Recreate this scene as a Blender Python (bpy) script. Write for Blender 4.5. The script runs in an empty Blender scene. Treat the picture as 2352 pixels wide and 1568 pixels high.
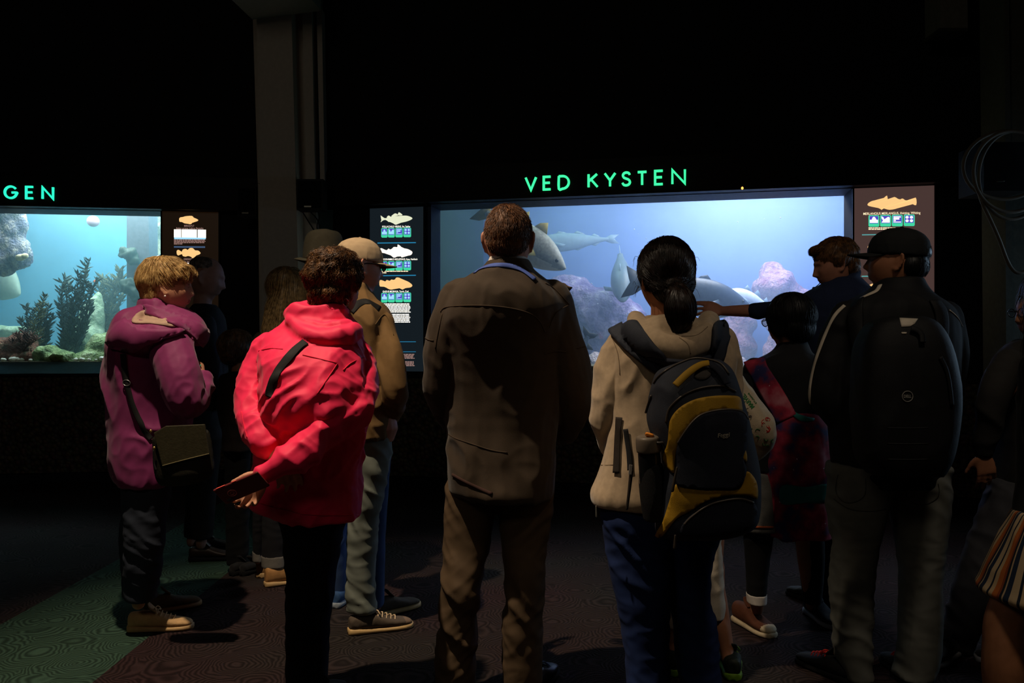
import bpy, bmesh, math, random
import numpy as np
from mathutils import Vector, Matrix
from mathutils.bvhtree import BVHTree

# ------------------------------------------------------------------ basics
F = 1900.0; HC = 1.3; CX = 1176.0; CY = 784.0
sc = bpy.context.scene
COL = sc.collection
rnd = random.Random(7)

def W(px, py, D):
    """a point of the place: D metres in front of the camera, seen at px, py"""
    return Vector(((px - CX) / F * D, D, HC - (py - CY) / F * D))

def ray(px, py):
    return Vector(((px - CX) / F, 1.0, -(py - CY) / F))

CAM = Vector((0, 0, HC))

# ------------------------------------------------------------------ numpy noise
_r = np.random.RandomState(3)
_perm = _r.permutation(256); _perm = np.concatenate([_perm, _perm, _perm])
_grad = _r.normal(size=(256, 3)); _grad /= np.linalg.norm(_grad, axis=1)[:, None]
def pnoise(P):
    P = np.asarray(P, float)
    I = np.floor(P).astype(int); f = P - I; I &= 255
    u = f * f * f * (f * (f * 6 - 15) + 10)
    out = 0
    for dx in (0, 1):
        wx = u[:, 0] if dx else 1 - u[:, 0]
        for dy in (0, 1):
            wy = u[:, 1] if dy else 1 - u[:, 1]
            for dz in (0, 1):
                wz = u[:, 2] if dz else 1 - u[:, 2]
                h = _perm[_perm[_perm[(I[:, 0] + dx) & 255] + ((I[:, 1] + dy) & 255)] + ((I[:, 2] + dz) & 255)]
                d = (_grad[h] * (f - np.array([dx, dy, dz]))).sum(1)
                out = out + wx * wy * wz * d
    return out

def folds(fx, fy, fz, amp, seed=0, shear=(0, 0), low=0.0, sharp=1.3):
    """cloth folds: ridged stretched noise, returns a displacement function"""
    def fn(P):
        Q = np.stack([P[:, 0] * fx + seed * 7.3, P[:, 1] * fy + seed * 3.1,
                      (P[:, 2] + shear[0] * P[:, 0] + shear[1] * P[:, 1]) * fz + seed * 5.7], 1)
        warp = pnoise(P * 5 + seed)[:, None] * 0.8
        n = pnoise(Q + warp)
        r = (1 - np.clip(np.abs(n) * 2.4, 0, 1)) ** sharp
        m = np.clip(pnoise(P * 3.2 + seed * 2.7) * 1.6 + 0.55, 0, 1)
        d = amp * (r - 0.35) * m
        if low: d = d + low * pnoise(P * 7 + seed * 1.3)
        return d
    return fn

def mixd(*fns):
    return lambda P: sum(f(P) for f in fns)

# ------------------------------------------------------------------ materials
MATS = {}
def _nodes(name):
    m = bpy.data.materials.new(name); m.use_nodes = True
    nt = m.node_tree; b = nt.nodes['Principled BSDF']
    return m, nt, b

def lin(c):
    return tuple((x / 255 / 12.92) if x / 255 <= 0.04045 else ((x / 255 + 0.055) / 1.055) ** 2.4 for x in c)

def mat(name, col, rough=0.7, bump=0.0, bscale=300.0, var=0.12, vscale=30.0, metal=0.0, spec=0.3, sheen=0.0, srgb=True, stretch=(1, 1, 1)):
    if name in MATS: return MATS[name]
    m, nt, b = _nodes(name)
    c = lin(col) if srgb else col
    b.inputs['Roughness'].default_value = rough
    b.inputs['Metallic'].default_value = metal
    b.inputs['Specular IOR Level'].default_value = spec
    if sheen:
        b.inputs['Sheen Weight'].default_value = sheen
        b.inputs['Sheen Roughness'].default_value = 0.5
    tc = nt.nodes.new('ShaderNodeTexCoord')
    mp = nt.nodes.new('ShaderNodeMapping'); mp.inputs['Scale'].default_value = stretch
    nt.links.new(tc.outputs['Object'], mp.inputs['Vector'])
    no = nt.nodes.new('ShaderNodeTexNoise'); no.inputs['Scale'].default_value = vscale; no.inputs['Detail'].default_value = 4
    nt.links.new(mp.outputs['Vector'], no.inputs['Vector'])
    rp = nt.nodes.new('ShaderNodeValToRGB')
    rp.color_ramp.elements[0].position = 0.3; rp.color_ramp.elements[1].position = 0.7
    rp.color_ramp.elements[0].color = (*[max(0, x * (1 - var)) for x in c], 1)
    rp.color_ramp.elements[1].color = (*[min(1, x * (1 + var)) for x in c], 1)
    nt.links.new(no.outputs['Fac'], rp.inputs['Fac'])
    nt.links.new(rp.outputs['Color'], b.inputs['Base Color'])
    if bump:
        n2 = nt.nodes.new('ShaderNodeTexNoise'); n2.inputs['Scale'].default_value = bscale; n2.inputs['Detail'].default_value = 3
        nt.links.new(mp.outputs['Vector'], n2.inputs['Vector'])
        bp = nt.nodes.new('ShaderNodeBump'); bp.inputs['Strength'].default_value = bump; bp.inputs['Distance'].default_value = 0.004
        nt.links.new(n2.outputs['Fac'], bp.inputs['Height'])
        nt.links.new(bp.outputs['Normal'], b.inputs['Normal'])
    MATS[name] = m
    return m

def emit(name, col, strength):
    if name in MATS: return MATS[name]
    m, nt, b = _nodes(name)
    c = lin(col)
    b.inputs['Base Color'].default_value = (*[x * .3 for x in c], 1)
    b.inputs['Roughness'].default_value = 0.4
    b.inputs['Emission Color'].default_value = (*c, 1)
    b.inputs['Emission Strength'].default_value = strength
    MATS[name] = m
    return m

# ------------------------------------------------------------------ objects
def tag(o, label=None, cat=None, group=None, kind=None):
    if label: o['label'] = label
    if cat: o['category'] = cat
    if group: o['group'] = group
    if kind: o['kind'] = kind
    return o

def root(name, loc, label, cat, group=None):
    o = bpy.data.objects.new(name, None); COL.objects.link(o)
    o.location = loc; o.empty_display_size = 0.1
    tag(o, label, cat, group)
    return o

def base_of(p):
    while p.parent is not None: p = p.parent
    return Vector(p.location)

def link_mesh(name, V, Fc, mats, parent=None, smooth=True, origin=None, midx=None):
    V = np.asarray(V, float)
    if parent is not None: o0 = base_of(parent)
    elif origin is not None: o0 = Vector(origin)
    else:
        lo = V.min(0); hi = V.max(0); o0 = Vector(((lo[0] + hi[0]) / 2, (lo[1] + hi[1]) / 2, lo[2]))
    me = bpy.data.meshes.new(name)
    me.from_pydata([tuple(v) for v in (V - np.array(o0))], [], [tuple(f) for f in Fc])
    me.validate()
    bm = bmesh.new(); bm.from_mesh(me); bmesh.ops.recalc_face_normals(bm, faces=bm.faces); bm.to_mesh(me); bm.free()
    if not isinstance(mats, (list, tuple)): mats = [mats]
    for m in mats: me.materials.append(m)
    if smooth: me.polygons.foreach_set('use_smooth', [True] * len(me.polygons))
    if midx is not None and len(midx) == len(me.polygons): me.polygons.foreach_set('material_index', list(midx))
    ob = bpy.data.objects.new(name, me); COL.objects.link(ob)
    if parent is not None: ob.parent = parent
    else: ob.location = o0
    return ob

class Soup:
    def __init__(s): s.V = []; s.F = []
    def add(s, V, Fc):
        b = len(s.V); s.V.extend([tuple(v) for v in V]); s.F.extend([tuple(b + i for i in f) for f in Fc]); return s
    def rings(s, R, cap0=None, cap1=None):
        n = len(R[0]); V = []; Fc = []
        for r in R: V.extend(r)
        for k in range(len(R) - 1):
            for i in range(n):
                j = (i + 1) % n
                Fc.append((k * n + i, k * n + j, (k + 1) * n + j, (k + 1) * n + i))
        c0 = sum((Vector(p) for p in R[0]), Vector()) / n if cap0 is None else cap0
        c1 = sum((Vector(p) for p in R[-1]), Vector()) / n if cap1 is None else cap1
        V.append(c0); V.append(c1); a = len(V) - 2; e = len(V) - 1
        for i in range(n):
            j = (i + 1) % n
            Fc.append((a, j, i)); m = (len(R) - 1) * n
            Fc.append((e, m + i, m + j))
        return s.add(V, Fc)
    def slices(s, rows, D0, n=28, sub=3, sup=2.3, rot=0.0):
        """rows: (py, xleft, xright, half_depth[, dD]) horizontal sections"""
        A = np.array([(r[0], r[1], r[2], r[3], r[4] if len(r) > 4 else 0.0) for r in rows], float)
        B = smooth_rows(A, sub); R = []
        for py, xl, xr, d, dD in B:
            c = W((xl + xr) / 2, py, D0 + dD); hw = (xr - xl) / 2 / F * (D0 + dD)
            ring = []
            for i in range(n):
                t = 2 * math.pi * i / n; ct, st = math.cos(t), math.sin(t)
                x = hw * math.copysign(abs(ct) ** (2 / sup), ct); y = d * math.copysign(abs(st) ** (2 / sup), st)
                ring.append(c + Vector((x, y + x * rot, 0)))
            R.append(ring)
        return s.rings(R)
    def limb(s, pts, n=14, sub=4, flat=None, round_ends=True):
        """pts: (Vector, r) or (Vector, ru, rv); a tapering tube with rounded ends. flat: reference vector for ru"""
        P = [(Vector(p[0]), p[1], p[2] if len(p) > 2 else p[1]) for p in pts]
        A = np.array([(*p[0], p[1], p[2]) for p in P], float)
        B = smooth_rows(A, sub); C = [Vector(b[:3]) for b in B]
        R = []; m = len(C); prev = None
        T = [(C[min(i + 1, m - 1)] - C[max(i - 1, 0)]).normalized() for i in range(m)]
        def frame(t):
            nonlocal prev
            ref = Vector(flat) if flat is not None else (prev if prev is not None else (Vector((1, 0, 0)) if abs(t.x) < .8 else Vector((0, 1, 0))))
            u = (ref - t * ref.dot(t))
            if u.length < 1e-5: u = t.orthogonal()
            u.normalize(); prev = u
            return u, t.cross(u).normalized()
        seq = []
        if round_ends:
            r0 = min(B[0][3], B[0][4]); r1 = min(B[-1][3], B[-1][4])
            for a in (80, 55, 28): seq.append((C[0] - T[0] * r0 * math.sin(math.radians(a)), T[0], B[0][3] * math.cos(math.radians(a)), B[0][4] * math.cos(math.radians(a))))
        for i in range(m): seq.append((C[i], T[i], B[i][3], B[i][4]))
        if round_ends:
            for a in (28, 55, 80): seq.append((C[-1] + T[-1] * r1 * math.sin(math.radians(a)), T[-1], B[-1][3] * math.cos(math.radians(a)), B[-1][4] * math.cos(math.radians(a))))
        for c, t, ru, rv in seq:
            u, v = frame(t)
            R.append([c + u * ru * math.cos(2 * math.pi * i / n) + v * rv * math.sin(2 * math.pi * i / n) for i in range(n)])
        return s.rings(R)
    def ell(s, c, r, M=None, nu=20, nv=12, sup=2.0):
        V = []; Fc = []; c = Vector(c)
        R = []
        for k in range(1, nv):
            th = math.pi * k / nv; ring = []
            for i in range(nu):
                ph = 2 * math.pi * i / nu
                q = [math.sin(th) * math.cos(ph), math.sin(th) * math.sin(ph), math.cos(th)]
                q = [math.copysign(abs(x) ** (2 / sup), x) for x in q]
                p = Vector((r[0] * q[0], r[1] * q[1], r[2] * q[2]))
                ring.append(c + (M @ p if M is not None else p))
            R.append(ring)
        top = Vector((0, 0, r[2])); bot = Vector((0, 0, -r[2]))
        return s.rings(R, c + (M @ top if M is not None else top), c + (M @ bot if M is not None else bot))
    def box(s, c, h, M=None):
        c = Vector(c); V = []
        for x in (-1, 1):
            for y in (-1, 1):
                for z in (-1, 1):
                    p = Vector((x * h[0], y * h[1], z * h[2])); V.append(c + (M @ p if M is not None else p))
        return s.add(V, [(0, 1, 3, 2), (4, 6, 7, 5), (0, 4, 5, 1), (2, 3, 7, 6), (0, 2, 6, 4), (1, 5, 7, 3)])

def smooth_rows(A, sub):
    if sub <= 1 or len(A) < 3: 
        if len(A) == 2 and sub > 1:
            return np.array([A[0] + (A[1] - A[0]) * k / sub for k in range(sub + 1)])
        return A
    out = []
    n = len(A)
    for i in range(n - 1):
        p0 = A[max(i - 1, 0)]; p1 = A[i]; p2 = A[i + 1]; p3 = A[min(i + 2, n - 1)]
        for k in range(sub):
            t = k / sub
            m1 = (p2 - p0) / 2; m2 = (p3 - p1) / 2
            q = (2 * t**3 - 3 * t**2 + 1) * p1 + (t**3 - 2 * t**2 + t) * m1 + (-2 * t**3 + 3 * t**2) * p2 + (t**3 - t**2) * m2
            out.append(q)
    out.append(A[-1])
    return np.array(out)

def evalmesh(ob):
    dg = bpy.context.evaluated_depsgraph_get()
    me = bpy.data.meshes.new_from_object(ob.evaluated_get(dg))
    n = len(me.vertices); V = np.empty(n * 3); me.vertices.foreach_get('co', V); V = V.reshape(n, 3)
    Fc = [tuple(p.vertices) for p in me.polygons]
    bpy.data.meshes.remove(me)
    return V, Fc

def remesh(soup, voxel, smooth=3):
    me = bpy.data.meshes.new('tmp'); me.from_pydata(soup.V, [], soup.F)
    ob = bpy.data.objects.new('tmp', me); COL.objects.link(ob)
    m = ob.modifiers.new('r', 'REMESH'); m.mode = 'VOXEL'; m.voxel_size = voxel; m.adaptivity = 0
    if smooth:
        k = ob.modifiers.new('s', 'SMOOTH'); k.factor = 0.5; k.iterations = smooth
    V, Fc = evalmesh(ob)
    bpy.data.objects.remove(ob); bpy.data.meshes.remove(me)
    return V, Fc

def vnormals(V, Fc):
    me = bpy.data.meshes.new('tmp'); me.from_pydata([tuple(v) for v in V], [], Fc)
    N = np.empty(len(V) * 3); me.vertices.foreach_get('normal', N); bpy.data.meshes.remove(me)
    return N.reshape(-1, 3)

def relax(V, Fc, k=.45):
    """one light smoothing pass"""
    E = set()
    Q = np.array([f if len(f) == 4 else (*f, f[0]) for f in Fc])
    acc = np.zeros_like(V); cnt = np.zeros(len(V))
    for i in range(4):
        a = Q[:, i]; b = Q[:, (i + 1) % 4]
        np.add.at(acc, a, V[b]); np.add.at(cnt, a, 1); np.add.at(acc, b, V[a]); np.add.at(cnt, b, 1)
    return V * (1 - k) + acc / np.maximum(cnt, 1)[:, None] * k

def solid(name, soup, voxel, mats, parent=None, smooth=3, disp=None, midx=None, origin=None):
    """soup of overlapping closed shapes -> ONE continuous surface. Returns (object, Surf)"""
    V, Fc = remesh(soup, voxel, smooth)
    if disp is not None:
        V = V + vnormals(V, Fc) * disp(V)[:, None]
        V = relax(V, Fc)
    mi = None
    if midx is not None:
        C = np.array([V[list(f)].mean(0) for f in Fc]); mi = midx(C)
    ob = link_mesh(name, V, Fc, mats, parent, origin=origin, midx=mi)
    return ob, Surf(V, Fc)

class Surf:
    """a built surface that thin things can be laid on"""
    def __init__(s, V, Fc):
        s.V = np.asarray(V); s.F = Fc
        s.b = BVHTree.FromPolygons([tuple(v) for v in V], [tuple(f) for f in Fc])
    def at(s, px, py, off=0.0):
        d = ray(px, py).normalized()
        h = s.b.ray_cast(CAM, d)
        if h[0] is None: return None, None
        n = h[1]
        if n.dot(d) > 0: n = -n
        return h[0] + n * off, n

def resample(P, step):
    P = [np.array(p, float) for p in P]; out = []
    for a, b in zip(P[:-1], P[1:]):
        n = max(1, int(np.linalg.norm(b - a) / step))
        for k in range(n): out.append(a + (b - a) * k / n)
    out.append(P[-1]); return out

def curve_px(P, sub=6):
    return [tuple(r) for r in smooth_rows(np.array(P, float), sub)]

def surf_line(name, surf, P, r, m, parent, off=0.001, flat=None, sub=6, thick=None, smoothit=2, label=None):
    """a seam, cord or strap lying on a surface along the polyline P; flat=half-width makes a flat strap"""
    S = Soup(); pts = []
    for p in resample(curve_px(P, sub), 4):
        q, n = surf.at(p[0], p[1], off)
        if q is not None: pts.append((q, n))
    if len(pts) < 2: return None
    Q = [p[0] for p in pts]; N = [p[1] for p in pts]
    for _ in range(smoothit):
        Q = [Q[0]] + [(Q[i - 1] + Q[i] * 2 + Q[i + 1]) / 4 for i in range(1, len(Q) - 1)] + [Q[-1]]
        N = [N[0]] + [(N[i - 1] + N[i] * 2 + N[i + 1]).normalized() for i in range(1, len(N) - 1)] + [N[-1]]
    R = []; k = 8
    for i in range(len(Q)):
        t = (Q[min(i + 1, len(Q) - 1)] - Q[max(i - 1, 0)])
        if t.length < 1e-6: continue
        t.normalize(); u = t.cross(N[i]).normalized(); v = N[i]
        hw = flat if flat else r; hv = thick if thick else r
        R.append([Q[i] + u * hw * math.copysign(abs(math.cos(a)) ** (0.5 if flat else 1), math.cos(a)) + v * hv * math.sin(a) for a in [2 * math.pi * j / k for j in range(k)]])
    S.rings(R)
    ob = link_mesh(name, S.V, S.F, m, parent)
    if label: ob['label'] = label
    return ob

def inside(px, py, poly):
    x, y = px, py; c = np.zeros(len(px), bool); n = len(poly)
    for i in range(n):
        x1, y1 = poly[i]; x2, y2 = poly[(i + 1) % n]
        if y1 == y2: continue
        t = ((y1 > y) != (y2 > y)) & (x < (x2 - x1) * (y - y1) / (y2 - y1) + x1)
        c ^= t
    return c

def proj(V):
    V = np.asarray(V); return CX + V[:, 0] / V[:, 1] * F, CY - (V[:, 2] - HC) / V[:, 1] * F

def surf_patch(name, surf, poly, m, parent, off=0.003, thick=0.003, label=None, step=7, sub=4, closed_smooth=True):
    """a panel of cloth sewn onto a surface, bounded by the outline poly; has its own thickness"""
    P = np.array(poly, float)
    if closed_smooth:
        Q = np.vstack([P[-1:], P, P[:2]]); Q = smooth_rows(Q, sub)[sub:-sub - 0]; Q = Q[:len(P) * sub]
    else: Q = np.array(resample(list(P) + [P[0]], step))[:-1]
    Q = np.array(resample(list(Q) + [Q[0]], step))[:-1]
    lo = Q.min(0); hi = Q.max(0)
    gx, gy = np.meshgrid(np.arange(lo[0], hi[0], step), np.arange(lo[1], hi[1], step))
    gx = gx.ravel() + 0.0; gy = gy.ravel()
    ok = inside(gx, gy, Q)
    G = np.stack([gx[ok], gy[ok]], 1)
    if len(G):
        d = np.min(np.linalg.norm(G[:, None] - Q[None], axis=2), axis=1); G = G[d > step * .55]
    from mathutils.geometry import delaunay_2d_cdt
    pts = [Vector(p) for p in np.vstack([Q, G])] if len(G) else [Vector(p) for p in Q]
    n = len(Q)
    vs, es, fs, _, _, _ = delaunay_2d_cdt(pts, [], [list(range(n))], 1, 1e-6)
    TV = []; bad = set()
    last = None
    for i, v in enumerate(vs):
        q, nn = surf.at(v.x, v.y)
        if q is None: bad.add(i); TV.append((None, None)); continue
        TV.append((q, nn))
    good = [i for i in range(len(vs)) if i not in bad]
    if not good: return None
    for i in bad:
        j = min(good, key=lambda k: (vs[k] - vs[i]).length)
        q, nn = TV[j]; D = q.y; p = W(vs[i].x, vs[i].y, D); TV[i] = (p, nn)
    nv = len(vs)
    top = [q + nn * (off + thick) for q, nn in TV]; bot = [q + nn * (off - 0.002) for q, nn in TV]
    Fc = [tuple(f) for f in fs] + [tuple(nv + i for i in reversed(f)) for f in fs]
    cnt = {}
    for f in fs:
        for a, b in zip(f, list(f[1:]) + [f[0]]): cnt[(a, b)] = 1
    for (a, b) in cnt:
        if (b, a) not in cnt: Fc.append((b, a, nv + a, nv + b))
    ob = link_mesh(name, np.array([tuple(v) for v in top + bot]), Fc, m, parent)
    if label: ob['label'] = label
    return ob

def text_mesh(txt, bold=0.0):
    cu = bpy.data.curves.new('t', 'FONT'); cu.body = txt; cu.size = 1.0; cu.offset = bold
    ob = bpy.data.objects.new('t', cu); COL.objects.link(ob)
    V, Fc = evalmesh(ob)
    bpy.data.objects.remove(ob); bpy.data.curves.remove(cu)
    return V, Fc

def surf_text(name, surf, txt, px, py, h, ang, m, parent, width=None, shear=0.0, off=0.002, bold=0.01, label=None):
    V, Fc = text_mesh(txt, bold)
    V = V.copy(); V[:, 0] -= V[:, 0].min(); w = V[:, 0].max(); hh = 0.7
    sx = (width / w) if width else h / hh
    a = math.radians(ang); out = []; N = []
    last = None
    for x, y, z in V:
        X = x * sx + y * h / hh * shear; Y = y * h / hh
        qx = px + X * math.cos(a) + Y * math.sin(a); qy = py + X * math.sin(a) - Y * math.cos(a)
        q, n = surf.at(qx, qy, off)
        if q is None: q = W(qx, qy, last.y) if last is not None else W(qx, qy, 3)
        last = q; out.append(tuple(q))
    # give the lettering thickness
    nv = len(out); back = [tuple(Vector(p) + Vector((0, off * .9, 0))) for p in out]
    F2 = list(Fc) + [tuple(nv + i for i in reversed(f)) for f in Fc]
    cnt = set()
    for f in Fc:
        for p, q in zip(f, list(f[1:]) + [f[0]]): cnt.add((p, q))
    for p, q in cnt:
        if (q, p) not in cnt: F2.append((q, p, nv + p, nv + q))
    ob = link_mesh(name, out + back, F2, m, parent, smooth=False)
    if label: ob['label'] = label
    return ob
# ------------------------------------------------------------------ people helpers
def head_matrix(C, yaw, pitch=0, roll=0, s=1.0):
    return Matrix.Translation(Vector(C)) @ Matrix.Rotation(math.radians(yaw), 4, 'Z') @ Matrix.Rotation(math.radians(pitch), 4, 'X') @ Matrix.Rotation(math.radians(roll), 4, 'Y') @ Matrix.Scale(s, 4)

def _g(x, c, w): return np.exp(-((x - c) / w) ** 2)

def head_shape(nu=96, nv=80, fem=False):
    th = np.linspace(0.02, math.pi - 0.02, nv); ph = np.linspace(0, 2 * math.pi, nu, endpoint=False)
    T, P = np.meshgrid(th, ph, indexing='ij')
    nx = np.sin(T) * np.cos(P); ny = np.sin(T) * np.sin(P); nz = np.cos(T)
    # fuller cranium: superellipse-ish
    x = 0.077 * np.sign(nx) * np.abs(nx) ** 0.92; y = 0.096 * ny; z = 0.118 * nz
    front = np.clip(ny * 1.6 + .2, 0, 1); back = np.clip(-ny, 0, 1)
    low = np.clip(-z / 0.118, 0, 1)
    x = x * (1 - (0.33 if fem else 0.26) * low ** 1.5)
    y = np.where(ny > 0, y * (1 + 0.10 * low), y * (1 - 0.42 * low ** 1.2))
    y = y - back * 0.008 * np.clip(z / .1, -1, 1)
    f = (ny > 0).astype(float) * np.clip(ny * 2, 0, 1)
    ax = np.abs(x)
    dy = np.zeros_like(x)
    nose = np.where(z > -0.022, np.clip((0.034 - z) / 0.056, 0, 1) ** 1.25, np.clip(1 - (-0.022 - z) / 0.013, 0, 1))
    dy += (0.020 if fem else 0.024) * nose * _g(x, 0, 0.0105 + 0.004 * np.clip(-z / .03, 0, 1))
    dy += 0.006 * _g(z, -.024, .009) * _g(ax, 0.013, 0.007)
    dy += (0.003 if fem else .006) * _g(z, .036, .010) * np.clip(1 - ax / .06, 0, 1) ** .5
    dy -= 0.011 * _g(ax, .031, .015) * _g(z, .016, .011)
    dy += 0.005 * _g(ax, .031, .010) * _g(z, .015, .005)
    dy += 0.007 * _g(z, -.049, .0055) * _g(x, 0, .022) + 0.0075 * _g(z, -.063, .0065) * _g(x, 0, .019)
    dy -= 0.004 * _g(z, -.056, .003) * _g(x, 0, .024)
    dy -= 0.006 * _g(z, -.077, .008) * _g(x, 0, .03)
    dy += 0.011 * _g(z, -.098, .014) * _g(x, 0, .024)
    dy += 0.004 * _g(ax, .05, .018) * _g(z, -.008, .018)
    y = y + f * dy
    V = np.stack([x.ravel(), y.ravel(), z.ravel()], 1)
    R = [[Vector(V[i * nu + j]) for j in range(nu)] for i in range(nv)]
    return R
_HS = {}
def add_head(S, M, fem=False, ears=True):
    if fem not in _HS: _HS[fem] = head_shape(fem=fem)
    S.rings([[M @ v for v in r] for r in _HS[fem]])
    if ears:
        for sx in (-1, 1):
            k = [(.076, -.004, .030), (.083, -.016, .036), (.089, -.026, .026), (.088, -.027, .006), (.083, -.018, -.016), (.078, -.008, -.030), (.074, -.002, -.026)]
            sc_ = M.to_scale().x
            S.limb([(M @ Vector((sx * a, b, c)), .0058 * sc_) for a, b, c in k], n=8, sub=3)
            S.ell(M @ Vector((sx * .078, -.012, .004)), (.006 * sc_, .014 * sc_, .026 * sc_), M.to_3x3().normalized() @ Matrix.Rotation(sx * .35, 3, 'Z'), 12, 8)
            S.ell(M @ Vector((sx * .077, -.004, -.026)), (.006 * sc_, .008 * sc_, .010 * sc_), M.to_3x3().normalized(), 10, 6)

def add_hand(S, wrist, f, n, t, curls=(.35, .4, .45, .5), spread=(.12, .03, -.05, -.14), thumb=(.75, .5, .3), size=1.0, seg=(1, 1, 1)):
    """f finger direction, n palm side, t thumb side"""
    f = Vector(f).normalized(); n = Vector(n); n = (n - f * n.dot(f)).normalized(); t0 = Vector(t); t = f.cross(n); t = t if t.dot(t0) > 0 else -t
    w = Vector(wrist); k = size
    rows = [(-.01, .026, .019), (.012, .030, .017), (.04, .039, .015), (.065, .042, .0135), (.088, .040, .011)]
    R = []
    for a, hw, ht in rows:
        c = w + f * a * k
        R.append([c + t * hw * k * math.copysign(abs(math.cos(q)) ** .8, math.cos(q)) + n * ht * k * math.copysign(abs(math.sin(q)) ** .8, math.sin(q)) for q in [2 * math.pi * i / 16 for i in range(16)]])
    S.rings(R)
    offs = (.031, .0105, -.0105, -.030); L = ((.043, .026, .021), (.047, .030, .022), (.043, .028, .021), (.034, .021, .019))
    for i in range(4):
        b = w + f * (.084 - .006 * abs(i - 1)) * k + t * offs[i] * k
        d = (f + t * spread[i]).normalized(); ax = d.cross(n)
        pts = [(b - f * .014 * k, .0098 * k), (b, .0096 * k)]; p = b; ang = 0
        cs = curls[i] if isinstance(curls[i], (tuple, list)) else (curls[i] * .8, curls[i], curls[i] * .7)
        for j in range(3):
            ang += cs[j]; q = d * math.cos(ang) + n * math.sin(ang)
            p = p + q * L[i][j] * k; pts.append((p, (.0088, .0080, .0068)[j] * k * (.9 if i == 3 else 1)))
        S.limb(pts, n=10, sub=3)
    b = w + f * .02 * k + t * .024 * k; d = (t * thumb[0] + f * thumb[1] + n * thumb[2]).normalized()
    d2 = (d * .8 + f * .5 + n * .1).normalized()
    S.limb([(b, .016 * k), (b + d * .030 * k, .0125 * k), (b + d * .030 * k + d2 * .03 * k, .0098 * k), (b + d * .03 * k + d2 * .056 * k, .008 * k)], n=10, sub=3)

def add_body(S, head, neck, hips, sh, el, wr, hip, kn, an, k=1.0, feet=None):
    """trunk, neck and limbs under the clothes. sh, el, wr, hip, kn, an: (left, right) pairs of points"""
    neck = Vector(neck); hips = Vector(hips)
    ax = (Vector(sh[1]) - Vector(sh[0])).normalized()
    up = Vector((0, 0, 1)); fw = up.cross(ax).normalized()
    def ring(c, w, d):
        return [c + ax * w * math.cos(q) + fw * d * math.sin(q) for q in [2 * math.pi * i / 20 for i in range(20)]]
    R = []
    for a, w, d in ((-.10, .10, .08), (0, .135, .10), (.3, .12, .085), (.6, .14, .095), (.85, .135, .085), (.96, .075, .06)):
        R.append(ring(hips + (neck - hips) * a, w * k, d * k))
    S.rings(R)
    S.limb([(neck - Vector((0, 0, .04)), .062 * k), (neck + (Vector(head) - neck) * .35, .054 * k), (Vector(head) - up * .03, .053 * k)], n=16)
    ctr_ = neck - up * .09
    sh = [Vector(q).lerp(ctr_, .14) for q in sh]
    for i in (0, 1):
        S.limb([(neck - up * .05 + (Vector(sh[i]) - neck) * .4, .055 * k), (sh[i], .052 * k)], n=12)
        S.limb([(sh[i], .044 * k), (Vector(sh[i]).lerp(Vector(el[i]), .5), .038 * k), (el[i], .032 * k), (Vector(el[i]).lerp(Vector(wr[i]), .3), .034 * k), (wr[i], .026 * k)], n=12)
        S.limb([(hip[i], .066 * k), (Vector(hip[i]).lerp(Vector(kn[i]), .5), .056 * k), (kn[i], .044 * k), (Vector(kn[i]).lerp(Vector(an[i]), .35), .043 * k), (an[i], .030 * k)], n=14)
        if feet:
            a = Vector(an[i]); h, d = feet[i]; h = Vector((h[0], h[1], .05)); d = Vector((d[0], d[1], 0)).normalized()
            S.limb([(a, .028), (h + d * .05, .026), (h + d * .14, .024), (h + d * .20 - up * .012, .018)], n=10)

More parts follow.
